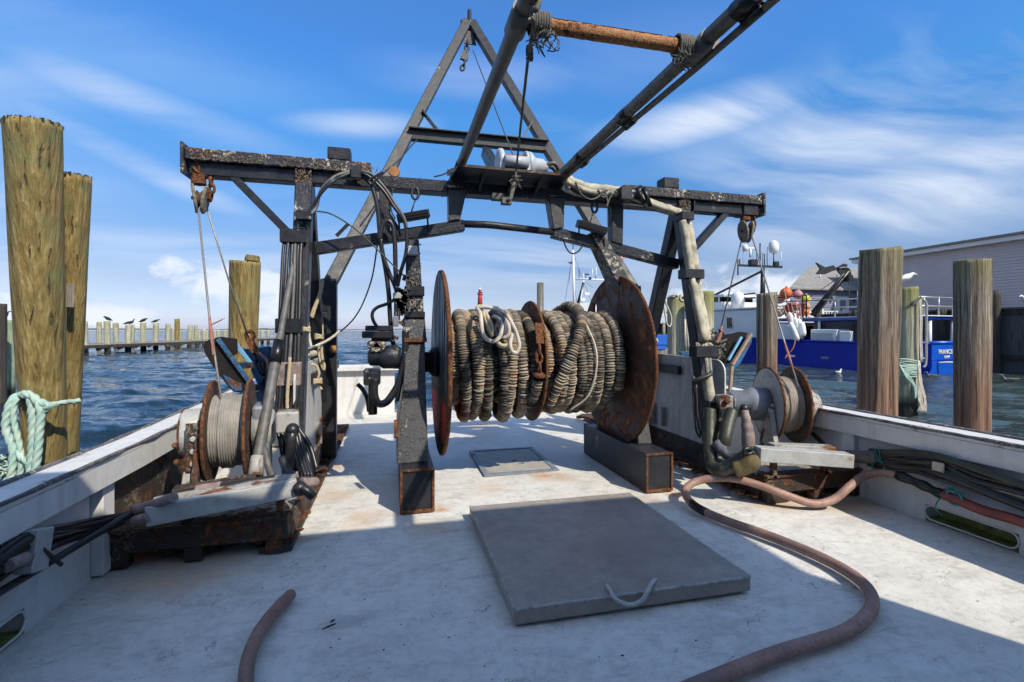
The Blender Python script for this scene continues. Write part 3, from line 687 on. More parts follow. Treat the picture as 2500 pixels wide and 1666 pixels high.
for y in (1.2, 3.02, 5.9, 7.0):
    MB().span(XL, XL + 0.06, y, y + 0.11, 0.0, 0.5).build('rib', M_BULWARK, boat, 0.004)
    MB().span(XR - 0.05, XR, y + .08, y + 0.19, 0.0, 0.5).build('rib', M_BULWARK, boat, 0.004)
MB().span(XL + .001, XL + .006, 3.14, 4.6, 0.02, 0.475).build('brown_liner', M_RUST, boat)  # thin dark brown sheet over the inner wall below the rail
# stern: low wall either side of an open stern, post in the opening
for (a, b) in ((XL, 0.02), (2.62, XR)):
    MB().span(a, b, YS, YS + 0.11, -0.95, 0.66).build('transom', M_BULWARK, boat)
    MB().span(a + 0.003, b + 0.06, YS - 0.10, YS + 0.14, 0.661, 0.75).build('transom_cap', M_CAPPAINT, boat, 0.01)
MB().span(0.02, 2.62, YS + 0.002, YS + 0.10, -0.95, 0.03).build('stern_sill', M_GREYBLUE, boat, 0.01)
MB().span(XL + 0.03, XL + 0.50, 5.9, 6.25, 0.0, 0.62).build('locker', M_BULWARK, boat, 0.02)
# wheelhouse forward (behind the viewer); its roof throws the big shadow on the deck
wh = MB().span(-1.60, 3.60, -3.6, -0.42, 0.0, 3.478).build('wheelhouse', M_BULWARK, boat, 0.03)
MB().span(-1.80, 4.0, -3.7, -0.06, 3.48, 3.57).build('roof', M_BULWARK, wh, 0.02)
MB().span(0.7, 1.45, -0.419, -0.40, 0.15, 2.0).build('door', M_GREY, wh, 0.01)
for x in (-0.9, 2.4): MB().span(x, x + 0.75, -0.419, -0.405, 1.15, 1.75).build('window', M_GLASS, wh)

# stern pipe standing on deck behind the reel
sp = PZ(1319, 1003, 0.0)
mb = MB().rod(sp, (sp.x, sp.y, 2.06), 0.055, 18); mb.rod(sp, (sp.x, sp.y, 0.10), 0.085, 18)
tag(mb.build('stern_post', M_STERNPIPE), 'slim worn steel pipe standing on the stern deck behind the net reel', 'post')

# ------------------------------------------------------------------ hatch cover on deck
hc = thing('hatch_cover', 'large raised grey hatch cover with rounded edges in the middle of the deck', 'hatch cover', (1.12, 2.72, 0))
MB().span(0.515, 1.73, 2.075, 3.37, 0.0, 0.078).build('lid', M_HATCH, hc, 0.014, 3)
lidw = MB()
for (pa, pb) in (((0.52, 2.08), (1.725, 2.08)), ((0.52, 2.08), (0.52, 3.365)), ((1.725, 2.08), (1.725, 3.365))):
    pts = []; rr = []
    for k in range(91):
        x = pa[0] + (pb[0] - pa[0]) * k / 90; y = pa[1] + (pb[1] - pa[1]) * k / 90
        pts.append((x + .002 * mnoise.noise((x * 9, y * 9, 1)), y + .002 * mnoise.noise((x * 9, y * 9, 5)), 0.0705)); rr.append(max(.001, .0078 + .0045 * mnoise.noise((x * 11, y * 11, 8)) + .002 * mnoise.noise((x * 40, y * 40, 2))))
    lidw.tube(pts, rr, 8)
lidw.build('worn_edge', mat_plain('worn_hatch_edge', (0.36, 0.345, 0.32), 0.7, 0.5, 30, 0.4), hc)
MB().span(0.97, 1.17, 3.31, 3.325, 0.078, 0.081).build('slot', M_CANVAS, hc)
a = PZ(1481, 1427, 0.08); b = PZ(1601, 1412, 0.08); m_ = PZ(1535, 1475, 0.05)
pts = catmull([a + Vector((0, 0, -0.008)), PZ(1485, 1436, .088), PZ(1492, 1447, .090), PY(1499, 1459, 2.052), PY(1514, 1470, 2.048), PY(1538, 1477, 2.046), PY(1560, 1471, 2.048), PY(1574, 1458, 2.052), PZ(1583, 1440, .090), PZ(1592, 1424, .090), b + Vector((0, 0, -0.008))], 7)
MB().tube(pts, 0.0105, 12, lobes=3, pitch=0.05).build('rope_handle', M_ROPEHANDLE, hc)

# small flush hatch aft of it, with a steel frame
fh = thing('flush_hatch', 'small flush deck hatch with a steel frame and chequered lid', 'deck hatch', (1.14, 4.75, 0))
p = [PZ(1146, 1100, 0), PZ(1301, 1094, 0), PZ(1365, 1149, 0), PZ(1178, 1161, 0)]
x0, x1, y0, y1 = 0.79, 1.495, 4.29, 5.20
for (a0, a1, b0, b1) in ((x0, x1, y0, y0 + .045), (x0, x1, y1 - .045, y1), (x0, x0 + .045, y0 + .046, y1 - .046), (x1 - .045, x1, y0 + .046, y1 - .046)):
    MB().span(a0, a1, b0, b1, -0.01, 0.008).build('frame', M_GREYBLUE, fh)
def mat_tread():
    m, t, bs, co = newmat('tread_plate')
    wv = nd(t, 'ShaderNodeTexWave', {'Vector': mapping(t, co, (1, 1, 1), (0, 0, 0), (0, 0, R(45))), 'Scale': 14.0}).outputs[1]
    n = noise(t, co, 9, 6, 0.6)
    setin(t, bs, Base_Color=mixc(t, mapr(t, n, 0.35, 0.7), (0.40, 0.375, 0.32), (0.30, 0.27, 0.22)), Roughness=0.6, Normal=bump(t, wv, 0.4, 0.006))
    return m
M_TREAD = mat_tread()
MB().span(x0 + .047, x1 - .047, y0 + .047, y1 - .047, -0.012, 0.001).build('lid', M_TREAD, fh)
MB().lathe([(0.018, 0.0), (0.018, 0.004)], (1.17, 4.72, 0.001), n=16).build('lifting_eye', M_DARK, fh)
# bits of shell, twig and grit left on the deck
def crumb(mb, c, s, ang, fl=0.35):
    c = Vector(c); f = Vector((math.cos(ang), math.sin(ang), 0)); sd = Vector((-f.y, f.x, 0))
    vs = [c - f * s, c + sd * (s * fl) + UP * s * .12, c + f * s, c - sd * (s * fl) + UP * s * .1, c + UP * (s * .45)]
    mb.add(vs, [(0, 4, 1), (1, 4, 2), (2, 4, 3), (3, 4, 0), (0, 1, 2, 3)])
c = PZ(812, 1517, 0.002)
mb = MB(); crumb(mb, c, 0.017, 0.9, 0.5)
tag(mb.build('shell_scrap', M_WOODDARK), 'small dark shell scrap on the shaded deck beside a twig', 'debris')
mb = MB().tube([PZ(786, 1537, 0.004), PZ(802, 1530, 0.006), PZ(819, 1523, 0.004)], [0.003, 0.005, 0.003], 6)
tag(mb.build('twig', M_WOODDARK), 'thin dark twig lying on the shaded deck', 'debris')
mb = MB(); gg = random.Random(31)
for i in range(46):
    u, v = gg.uniform(640, 2000), gg.uniform(1300, 1660)
    p = PZ(u, v, 0.0)
    if 0.45 < p.x < 1.8 and 2.0 < p.y < 3.45: continue
    crumb(mb, p, gg.uniform(.003, .009), gg.uniform(0, 6.28), gg.uniform(.3, .8))
tag(mb.build('grit', M_WOODDARK), 'scattered crumbs of dark grit on the foreground deck', 'grit', kind='stuff')

# ------------------------------------------------------------------ the gantry
GX0, GX1, GY = -0.70, 2.75, 4.29        # leg planes and beam plane
def dz(x): return -0.0075 * (x + 1.5)
gan = thing('gantry_frame', 'black welded steel gantry spanning the boat with cantilever arms and corroded beams', 'gantry', (1.045, GY, 0))
def xbar(x0, x1, y0, y1, z0, z1, name, mat, bev=0.006, par=gan):
    mb = MB(); mb.prism([(x0, y0, z0 + dz(x0)), (x1, y0, z0 + dz(x1)), (x1, y0, z1 + dz(x1)), (x0, y0, z1 + dz(x0))], (0, y1 - y0, 0))
    return mb.build(name, mat, par, bev)
xbar(-1.54, -0.18, 4.19, 4.38, 2.602, 2.692, 'arm', M_BLACKR)
xbar(-1.53, -0.181, 4.235, 4.36, 2.50, 2.60, 'arm_web', M_BLACK)
xbar(-0.178, 2.10, 4.21, 4.37, 2.50, 2.60, 'beam', M_BLACK)
xbar(2.102, 3.62, 4.19, 4.38, 2.602, 2.692, 'arm', M_BLACKW)
xbar(2.103, 3.42, 4.235, 4.36, 2.50, 2.60, 'arm_web', M_BLACK)
xbar(3.425, 3.60, 4.215, 4.37, 2.495, 2.601, 'arm_web', M_BLACKC)
for x in (-1.565, 3.625):
    MB().span(x, x + 0.022, 4.17, 4.40, 2.49 + dz(x), 2.725 + dz(x)).build('end_plate', M_BLACKR, gan, 0.004)
for x, w_ in ((-0.52, 0.18), (2.52, 0.17)):
    xbar(x, x + w_, 4.20, 4.34, 2.694, 2.80, 'top_block', M_BLACKC, 0.01)
# weld seams on the beams
for x in (-0.02, 0.22, 0.42, 2.85):
    xbar(x, x + 0.012, 4.205, 4.375, 2.497, 2.603 if x < 2 else 2.697, 'weld_seam', M_BLACK, 0)
# lumpy scabs of corrosion that stand proud along the arms
g = random.Random(11)
def scabs(n, fx, name='corrosion'):
    mb = MB()
    for i in range(n):
        p, s = fx(); p = (p[0], p[1], p[2] + dz(p[0]))
        rot = Matrix.Rotation(g.uniform(0, 3), 3, 'X') @ Matrix.Rotation(g.uniform(0, 3), 3, 'Z')
        mb.box(p, (s * g.uniform(.6, 1.6), s * g.uniform(.15, .4), s * g.uniform(.5, 1.4)), rot)
    o = mb.build(name, M_SCAB, gan); o['kind'] = 'stuff'
M_SCAB = mat_paint('scab', (0.30, 0.25, 0.19), (0.10, 0.055, 0.03), rust=0.7, rough=0.45, lumps=0.8, scale=5)
scabs(420, lambda: ((g.choice((g.uniform(-1.5, -1.0), g.uniform(-0.9, -0.1))), 4.19 - g.uniform(0, .004), 2.606 + g.random() ** 2 * 0.075), 0.0105))
scabs(160, lambda: ((g.uniform(2.12, 3.5), 4.19 - g.uniform(0, .004), 2.606 + g.random() * 0.07), 0.010))
scabs(120, lambda: ((max(-.755, min(-.645, g.gauss(-0.70, 0.04))), 4.206, 2.53 + g.uniform(-.06, .065)), 0.012))
scabs(120, lambda: ((max(2.695, min(2.805, g.gauss(2.75, 0.04))), 4.206, 2.53 + g.uniform(-.06, .065)), 0.012))
scabs(60, lambda: ((g.gauss(0.05, 0.09), 4.209, 2.55 + g.uniform(-.04, .04)), 0.010))
# legs: front leg rakes forward, rear leg aft
for X in (GX0, GX1):
    d = dz(X)
    MB().bar((X, 4.27, 2.51 + d), (X, 3.73, 0.05), 0.13, 0.12, (0, 1, 0)).build('leg', M_BLACK if X < 0 else M_BLACKC, gan, 0.008)
    MB().bar((X, 4.34, 2.49 + d), (X, 5.40, 0.05), 0.12, 0.12, (0, 1, 0)).build('leg', M_BLACKC, gan, 0.008)
MB().bar(PY(566, 428, GY), PY(727, 592, GY), 0.06, 0.10, (0, 1, 0)).build('brace', M_BLACK, gan, 0.006)
MB().bar(PY(1782, 507, GY), PY(1692, 607, GY), 0.06, 0.10, (0, 1, 0)).build('brace', M_BLACKC, gan, 0.006)
# lower chord: two inclined box sections joined by an arched pipe
MB().bar((-0.62, 4.27, 1.965), (0.60, 4.27, 2.215), 0.10, 0.095).build('chord', M_BLACK, gan, 0.006)
MB().bar((1.42, 4.27, 2.195), (2.72, 4.30, 1.945), 0.10, 0.095).build('chord', M_BLACK, gan, 0.006)
MB().tube([PY(1124, 547, 4.25), PY(1185, 549, 4.25), PY(1200, 550, 4.25), PY(1350, 567, 4.25)], 0.032, 14).build('arched_pipe', M_BLACKC, gan)
# hangers between beam and chord
def hanger(poly, y, th, mat=M_BLACKR):
    return MB().prism([PY(u, v, y) for u, v in poly], (0, th, 0)).build('hanger', mat, gan, 0.006)
hanger([(1095, 462), (1140, 464), (1124, 536), (1096, 540)], 4.20, 0.13, M_PITTED)
hanger([(1340, 482), (1379, 484), (1377, 556), (1352, 560)], 4.20, 0.13, M_PITTED)
hanger([(1493, 497), (1523, 500), (1521, 598), (1494, 590)], 4.22, 0.10, M_BLACKC)
hanger([(925, 452), (953, 454), (953, 566), (928, 572)], 4.22, 0.10, M_BLACKR)
MB().bar(PY(930, 500, 4.24), PY(978, 575, 4.24), 0.05, 0.05, (0, 1, 0)).build('strut', M_BLACKC, gan)
for (u, v) in ((1106, 478), (1358, 500)):
    MB().bar(PY(u - 18, v - 22, 4.195), PY(u + 24, v - 20, 4.195), 0.02, 0.03, (0, 1, 0)).build('gusset', M_BLACKR, gan)
# side panels between the legs, the rusty sole plates, ledges and tabs
for X, s in ((-0.70, 1), (2.87, -1)):
    poly = []
    Y0, Y1, Zt = 3.78, 6.3, 1.03
    for k in range(7):
        a = math.pi / 2 * k / 6; poly.append((X, Y0 + 0.12 - 0.12 * math.cos(a), Zt - 0.12 + 0.12 * math.sin(a)))
    poly += [(X, Y1, Zt + 0.02), (X, Y1, 0.02), (X, Y0, 0.02)]
    pn = MB().prism(poly, (0.016, 0, 0)).build('side_panel', M_PANEL if X > 0 else M_PANEL, gan, 0.003)
    xi = X + (0.016 if s > 0 else -0.002)
    MB().span(X - .04 if s < 0 else X + .017, X - .003 if s < 0 else X + .057, 4.45, Y1, 0.84, 0.93).build('panel_ledge', M_BLACKC, gan, 0.004)
    MB().span(X - .012 if s < 0 else X + .0165, X - .0005 if s < 0 else X + .028, Y0 + .02, Y1, 0.0, 0.21).build('rust_skirt', M_RUST, gan)
    MB().span(min(X - s * .06, X + s * .12) , max(X - s * .06, X + s * .12), 3.10, 6.92, -0.002, 0.035).build('sole_plate', M_RUST, gan, 0.004)
    for yy in (4.75, 4.95):
        MB().span(X - .05 if s < 0 else X + .017, X - .001 if s < 0 else X + .066, yy, yy + .02, 0.26, 0.46).build('tab', M_GREYR, gan)
# bolt heads and lumps of weld on the sole plates
for X in (-0.60, 2.70):
    for yy in (3.2, 3.5, 4.0, 4.6, 5.2, 5.8, 6.4):
        MB().lathe([(0.022, 0), (0.022, 0.016), (0.012, 0.02)], (X + 0.01, yy, 0.034), n=6, smooth=False).build('bolt', M_RUSTEDGE, gan)
    mb = MB()
    for i in range(150):
        yy = g.uniform(3.15, 6.8); s = g.uniform(.012, .05)
        mb.box((X + g.uniform(-.10, .02), yy, 0.036), (s, s * g.uniform(.6, 2), g.uniform(.004, .02)), Matrix.Rotation(g.uniform(0, 3), 3, 'Z'))
    mb.build('rust_scale', M_RUSTEDGE, gan)['kind'] = 'stuff'

# ------------------------------------------------------------------ A-frame mast leaning aft
mast = thing('mast_a_frame', 'tall dark grey A-frame mast leaning aft behind the gantry', 'mast', (1.05, 5.2, 0))
apex = Vector((1.05, 6.87, 5.66))
EL = [Vector((-0.62, 5.20, 1.78)), Vector((2.72, 5.20, 1.78))]
for e, s in zip(EL, (1, -1)):
    MB().bar(e + Vector((0, 0, -0.02)), apex + Vector((-0.03 * s, 0, 0)), 0.13, 0.11, (0, 1, 0), 0.12, 0.10).build('leg', M_GREYMAST, mast, 0.008)
    MB().bar((e.x, 5.15, 0.03), e + Vector((0, 0, 0.03)), 0.14, 0.13, (0, 1, 0)).build('post', M_BLACKC, mast, 0.008)
def onleg(i, z): return EL[i].lerp(apex, (z - 1.78) / (apex.z - 1.78))
l, r_ = onleg(0, 3.64), onleg(1, 3.64)
MB().bar(l, r_, 0.10, 0.11, (0, 0, 1)).build('crossbar', M_GREYMAST, mast, 0.006)
MB().bar(l + Vector((0, -0.06, 0.065)), r_ + Vector((0, -0.06, 0.065)), 0.10, 0.012).build('crossbar_flange', M_GREYMAST, mast)
for i, s in ((0, 1), (1, -1)):
    MB().bar(onleg(i, 3.99) + Vector((0.02 * s, -.05, 0)), onleg(i, 3.68) + Vector((0.33 * s, -.05, 0.03)), 0.02, 0.075, (0, 1, 0)).build('gusset', M_GREYMAST, mast)
MB().lathe([(0.055, -0.12), (0.06, 0.02), (0.03, 0.06), (0.028, 0.17), (0.012, 0.19)], apex, n=14).build('cap', M_BLACKC, mast)
for s in (-1, 1):
    MB().box(apex + Vector((0.10 * s, 0, -0.02)), (0.05, 0.06, 0.07)).build('lug', M_BLACKC, mast, 0.008)
MB().prism([apex + Vector(q) for q in ((-0.05, -.06, -.16), (0.05, -.06, -.16), (0.09, -.06, -.34), (-0.09, -.06, -.34))], (0, 0.02, 0)).build('apex_plate', M_GREYMAST, mast)
mb = MB(); chain(mb, [apex + Vector((-0.03, -.06, -.30)), apex + Vector((-0.08, -.06, -.62)), apex + Vector((-0.12, -.06, -.72))], 0.09, 0.014)
mb.box(apex + Vector((-0.08, -.07, -.52)), (0.09, 0.05, 0.13), Matrix.Rotation(0.3, 3, 'Y'))
mb.build('shackle_chain', M_WIREDARK, mast)
MB().prism([PY(1092, 414, 4.60), PY(1122, 414, 4.60), PY(1122, 428, 4.6), PY(1092, 428, 4.6)], (0, .02, 0)).build('foot_pad', M_BLACKC, mast)
MB().lathe([(0.045, 0), (0.05, .02), (0.045, .04)], PY(963, 418, 4.36), (0, 1, 0), 18).build('round_lug', M_RUSTBRIGHT, mast)
# inclined channel from crossbar to the winch platform
MB().bar(PY(1186, 372, 5.9), PY(1215, 425, 4.75), 0.10, 0.12, (0, 1, 0)).build('backstay_channel', M_BLACKC, mast, 0.006)

# ------------------------------------------------------------------ overhead pipe frame running forward to the wheelhouse
ZF = 2.69
of = thing('overhead_pipe_frame', 'two long weathered overhead pipes joined by a rusty cross pipe', 'pipe frame', (1.0, 2.0, ZF))
MB().rod((0.545, 4.27, ZF - .02), (0.545, -0.40, ZF), 0.038, 20).build('rail', M_PIPEGREY, of)
MB().rod((1.455, 4.30, ZF), (1.455, -0.40, ZF), 0.038, 20).build('rail', M_PIPEGREY, of)
MB().tube([(1.48, 4.2, ZF - .042), (1.492, 3.0, ZF - .046), (1.497, 2.2, ZF - .058), (1.50, 1.0, ZF - .048), (1.50, -0.40, ZF - .042)], 0.018, 12).build('conduit', M_PIPEGREY, of)
n = 60; pts = []; rr = []
for k in range(n + 1):
    x = 0.60 + 0.80 * k / n; pts.append((x, 2.10, ZF - .02)); rr.append(0.0325 + 0.0016 * mnoise.noise((x * 30, 1, 0)) + 0.001 * g.uniform(-1, 1))
MB().tube(pts, rr, 20).build('rung', M_RUSTBRIGHT, of)
mb = MB()
for i in range(140):
    x = g.uniform(0.62, 1.38); a = g.uniform(0.7, 2.4)
    mb.box((x, 2.10 + 0.0335 * math.cos(a), ZF - .02 + 0.0335 * math.sin(a)), (g.uniform(.012, .04), .010, .003), Matrix.Rotation(a - 1.57, 3, 'X'))
mb.build('rust_scale', M_RUST, of)['kind'] = 'stuff'
for X in (0.545, 1.455):
    s = 1 if X < 1 else -1
    MB().tube([(X, 2.02, ZF - .012), (X, 2.19, ZF - .012)], 0.050, 18).build('clamp', M_PIPEGREY, of)
    mb = MB()
    for k in range(7):
        mb.tube([Vector((X + s * (0.055 + .012 * k), 2.10 + 0.046 * math.cos(a), ZF - .018 + .046 * math.sin(a))) for a in [j * math.pi / 9 for j in range(19)]], 0.0075, 6)
    for k in range(26):
        c = Vector((X + s * g.uniform(.05, .16), 2.08 + g.uniform(-.05, .05), ZF - .07 + g.uniform(-.03, .02)))
        mb.tube(catmull([c, c + Vector((g.uniform(-.02, .02), g.uniform(-.02, .02), g.uniform(-.02, .01))), c + Vector((g.uniform(-.035, .035), g.uniform(-.03, .03), g.uniform(-.04, .0))), c + Vector((g.uniform(-.03, .03), g.uniform(-.03, .03), g.uniform(-.06, .01)))], 4), 0.0028, 5)
    mb.build('lashing', M_ROPEDARK, of)
for yy in (0.9, 2.9, 1.78, 3.68, 4.18, 2.5):
    if yy == 2.5: continue
    mb = MB().tube([(1.455, yy - .06, ZF), (1.455, yy + .06, ZF)], 0.0415, 18); mb.tube([(1.495, yy - .06, ZF - .050), (1.495, yy + .06, ZF - .050)], 0.0225, 12); mb.box((1.478, yy, ZF - .028), (0.035, 0.12, 0.035))
    mb.build('tape_band', M_TAPE, of)
for yy in (4.10,):
    MB().tube([(0.545, yy - .10, ZF - .018), (0.545, yy + .12, ZF - .018)], 0.044, 18).build('tape_band', M_TAPE, of)
MB().box((0.545, 4.25, 2.62), (0.13, 0.10, 0.08)).build('socket', M_BLACKC, of, 0.008)
MB().box((1.455, 4.27, 2.62), (0.13, 0.10, 0.09)).build('socket', M_BLACKC, of, 0.008)

# knotted rope hanging from above, down past the rung to the winch
pts = catmull([PT(1302, -60, 2.0), PT(1297, 30, 2.02), PT(1303, 60, 2.03), PT(1291, 130, 2.3), PT(1283, 200, 2.6), PT(1272, 300, 3.2), PT(1262, 400, 3.9), PT(1258, 440, 3.98)], 10)
mb = MB().tube(pts, 0.0085, 12, lobes=3, pitch=0.05); kn = PT(1293, 128, 2.31)
for k in range(5):
    c = kn + Vector((0, 0, -0.012 * k + .02)); mb.tube([c + Vector((math.cos(a) * .012, math.sin(a) * .012, 0.006 * math.sin(a * 2 + k))) for a in [j * .35 for j in range(19)]], 0.007, 8)
mb.tube(catmull([PT(1296, 8, 2.0), PT(1307, -8, 2.0), PT(1318, -25, 2.0), PT(1316, 6, 2.0), PT(1308, 24, 2.0), PT(1299, 20, 2.01)], 6), 0.013, 10, lobes=3, pitch=0.06)
tag(mb.build('hanging_rope', M_ROPEDARK), 'grey knotted rope hanging down past the rusty cross pipe to the beam winch', 'rope')
mb = MB()
for k in range(34):
    c = PT(1258 + g.uniform(-8, 8), 440 + g.uniform(-8, 12), 3.95); mb.tube([c, c + Vector((g.uniform(-.03, .03), g.uniform(-.02, .02), g.uniform(-.03, .03))), c + Vector((g.uniform(-.04, .04), g.uniform(-.02, .02), g.uniform(-.05, .02)))], 0.005, 5)
mb.tube([PT(1256, 446, 3.95), PT(1247, 485, 3.95), PT(1238, 492, 3.95)], 0.016, 8); mb.box(PT(1236, 492, 3.98), (0.08, 0.07, 0.05)); mb.box(PT(1215, 482, 4.05), (0.10, 0.07, 0.05))
tag(mb.build('lashed_knot', M_ROPEDARK), 'frayed rope knot and hook lashed below the winch platform', 'knot')

# ------------------------------------------------------------------ small winch on its rusty platform in the middle of the beam
hw = thing('beam_winch', 'pale grey hydraulic winch with a rusty wire drum on top of the gantry beam', 'winch', (1.0, 4.25, 2.61))
pz_ = 2.606
MB().prism([(0.50, 3.90, pz_), (1.45, 3.93, pz_), (1.50, 4.60, pz_), (0.45, 4.60, pz_)], (0, 0, 0.018)).build('platform', M_BLACKC, hw, 0.003)
MB().bar((0.50, 3.895, pz_ + .012), (1.45, 3.925, pz_ + .012), 0.014, 0.022).build('platform_edge', M_RUST, hw)
for x in (0.72, 0.98, 1.22):
    MB().prism([(x, 3.96, pz_ - .002), (x, 4.20, pz_ - .002), (x, 4.20, pz_ - .10)], (0.02, 0, 0)).build('platform_rib', M_BLACKC, hw)
wy = 4.22; wz = 2.775; hw_dx = 0.10
MB().lathe([(0.10, -0.012), (0.125, 0), (0.125, 0.03), (0.10, 0.045)], (0.90, wy, wz), (1, 0, 0), 30).build('end_flange', M_WINCHGREY, hw)
MB().lathe([(0.12, 0), (0.12, 0.025)], (1.135, wy, wz), (1, 0, 0), 30).build('end_flange', M_WINCHGREY, hw)
prof = []
for k in range(16):
    for a in (0, .25, .5, .75): prof.append((0.075 + 0.010 * math.sin(a * math.pi), 0.845 - 0.80 + (k + a) * 0.19 / 16))
MB().lathe(prof, (0.90, wy, wz), (1, 0, 0), 26).build('wire_drum', M_RUSTBRIGHT, hw)
MB().rod((0.93, wy - .13, wz - .02), (1.14, wy - .13, wz - .02), 0.048, 20).build('cover_tube', M_WINCHGREY, hw)
MB().span(0.89, 0.935, wy - .12, wy + .12, 2.626, wz - .02).build('foot', M_WINCHGREY, hw, 0.006)
MB().span(1.13, 1.165, wy - .12, wy + .12, 2.626, wz - .02).build('foot', M_WINCHGREY, hw, 0.006)
MB().lathe([(0.12, 0), (0.115, 0.03), (0.085, 0.06), (0.07, 0.075), (0.068, 0.15), (0.05, 0.16), (0.045, 0.19)], (1.162, wy, wz), (1, 0, 0), 28).build('gear_housing', M_WINCHGREY, hw)
for a in range(8):
    MB().lathe([(0.009, 0), (0.009, 0.008)], (1.165, wy + 0.10 * math.cos(a * .785), wz + 0.10 * math.sin(a * .785)), (-1, 0, 0), 8).build('bolt', M_GREYR, hw)
for dy in (-.03, .03):
    MB().tube(catmull([(1.34, wy + dy, wz + .01), (1.41, wy + dy * 1.5, wz + .02), (1.47, wy + .04 + dy, wz - .03), (1.49, wy + .10 + dy, wz - .12)], 8), 0.020, 10).build('hydraulic_hose', M_GREYHOSE, hw)
# wire from the winch up to the A-frame apex
mb = MB().tube([PY(1255, 385, 4.2), apex + Vector((0.04, -.06, -.42))], 0.006, 8)
tag(mb.build('hoist_wire', M_WIREDARK), 'thin dark wire from the beam winch up to the mast apex', 'wire')

# ------------------------------------------------------------------ net reel
RY, RZ, RR = 4.32, 1.02, 0.785
DL, DM, DR = 0.40, 1.215, 2.055
reel = thing('net_reel', 'big net reel with rusty round flanges on black posts amidships', 'net reel', (1.12, RY, 0))
def flange(x, r, th, mat, hole=None, edge=M_RUSTEDGE, name='flange'):
    mb = MB(); n = 72
    ring = [(math.cos(2 * math.pi * k / n), math.sin(2 * math.pi * k / n)) for k in range(n)]
    if hole:
        hx, hz, ha, hb = hole; hr = [(hx + ha * c, hz + hb * s) for c, s in ring]
    vs = []; fs = []
    for xx in (x - th / 2, x + th / 2):
        vs += [(xx, RY + r * c, RZ + r * s) for c, s in ring]
    for k in range(n):
        k2 = (k + 1) % n; fs.append((k, k2, n + k2, n + k))
    if hole:
        for xx in (x - th / 2, x + th / 2): vs += [(xx, RY + a, RZ + b) for a, b in hr]
        for k in range(n):
            k2 = (k + 1) % n
            fs += [(2 * n + k, 2 * n + k2, k2, k), (n + k, n + k2, 3 * n + k2, 3 * n + k), (3 * n + k, 3 * n + k2, 2 * n + k2, 2 * n + k)]
    else:
        fs += [tuple(range(n)), tuple(reversed(range(n, 2 * n)))]
    mb.add(vs, fs); o = mb.build(name, mat, reel, 0.003)
    rim = []
    for k in range(n + 1):
        a = 2 * math.pi * k / n; rim.append((x, RY + r * math.cos(a), RZ + r * math.sin(a)))
    MB().tube(rim, th * 0.56, 8).build('rim', edge, o)
    return o
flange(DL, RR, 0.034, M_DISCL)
flange(DR, RR, 0.026, M_RUSTDISC, hole=(0.42, 0.50, 0.045, 0.062))
flange(DM, 0.535, 0.022, M_RUSTDISC, name='divider')
MB().lathe([(0.29, 0), (0.29, DR - DL)], (DL, RY, RZ), (1, 0, 0), 40).build('drum', M_RUST, reel)
MB().rod((0.0, RY, RZ), (2.30, RY, RZ), 0.055, 20).build('axle', M_BLACKC, reel)
MB().lathe([(0.13, 0), (0.13, 0.05), (0.09, 0.08), (0.09, 0.16)], (DL - .02, RY, RZ), (-1, 0, 0), 28).build('hub', M_BLACKC, reel)
MB().lathe([(0.13, 0), (0.13, 0.05), (0.09, 0.08), (0.09, 0.12)], (DR + .02, RY, RZ), (1, 0, 0), 28).build('hub', M_BLACKC, reel)
for x0, x1 in ((0.05, 0.287), (1.966, 2.20)):
    bb = MB().span(x0, x1, 3.545, 4.84, 0.0, 0.305).build('base_box', M_BLACKC, reel, 0.006)
    for q in ((x0 - .002, x0 + .014, 0.0, 0.308), (x1 - .014, x1 + .002, 0.0, 0.308)):
        MB().span(q[0], q[1], 3.532, 3.5455, q[2], q[3]).build('weld_rim', M_RUSTEDGE, bb)
    for z0, z1 in ((-0.002, 0.02), (0.294, 0.31)):
        MB().span(x0 + .0145, x1 - .0145, 3.532, 3.5455, z0, z1).build('weld_rim', M_RUSTEDGE, bb)
    for xx in (x0 - .004, x1 - .008):
        MB().span(xx, xx + .012, 3.55, 4.84, -0.001, 0.014).build('weld_rim', M_RUSTEDGE, bb)
    MB().span(x0 - .002, x1 + .002, 4.838, 4.85, 0, .307).build('weld_rim', M_RUSTEDGE, bb)
# tapering post plates
def post(sec, mat, name='post'):
    mb = MB(); vs = []; fs = []
    for (x0, x1, y0, y1, z) in sec: vs += [(x0, y0, z), (x1, y0, z), (x1, y1, z), (x0, y1, z)]
    for i in range(len(sec) - 1):
        for k in range(4):
            k2 = (k + 1) % 4; fs.append((i * 4 + k, i * 4 + k2, i * 4 + 4 + k2, i * 4 + 4 + k))
    fs += [(3, 2, 1, 0), tuple(len(sec) * 4 - 4 + k for k in range(4))]
    return mb.add(vs, fs).build(name, mat, reel, 0.006)
post([(0.025, 0.26, 3.72, 4.62, 0.306), (0.03, 0.255, 3.80, 4.60, 0.55), (0.075, 0.25, 3.92, 4.55, 0.85), (0.10, 0.25, 4.02, 4.50, 1.22)], M_PITTED)
post([(0.075, 0.262, 4.00, 4.30, 1.222), (0.09, 0.25, 4.06, 4.30, 1.42)], M_BLACKR)
post([(0.10, 0.245, 4.08, 4.28, 1.421), (0.105, 0.24, 4.11, 4.28, 1.60)], M_BLACKR)
post([(0.105, 0.235, 4.12, 4.26, 1.601), (0.10, 0.21, 4.17, 4.26, 2.06)], M_BLACK)
for z0, z1, w_ in ((1.40, 1.45, .012), (1.58, 1.66, .010), (1.20, 1.235, .014)):
    MB().span(0.10 - w_, 0.24 + w_ + (.01 if z0 < 1.3 else 0), 4.00 + (z0 - 1.2) * .22 - w_, 4.31, z0, z1).build('band', M_BLACKC if z0 > 1.3 else M_RUSTEDGE, reel, 0.004)
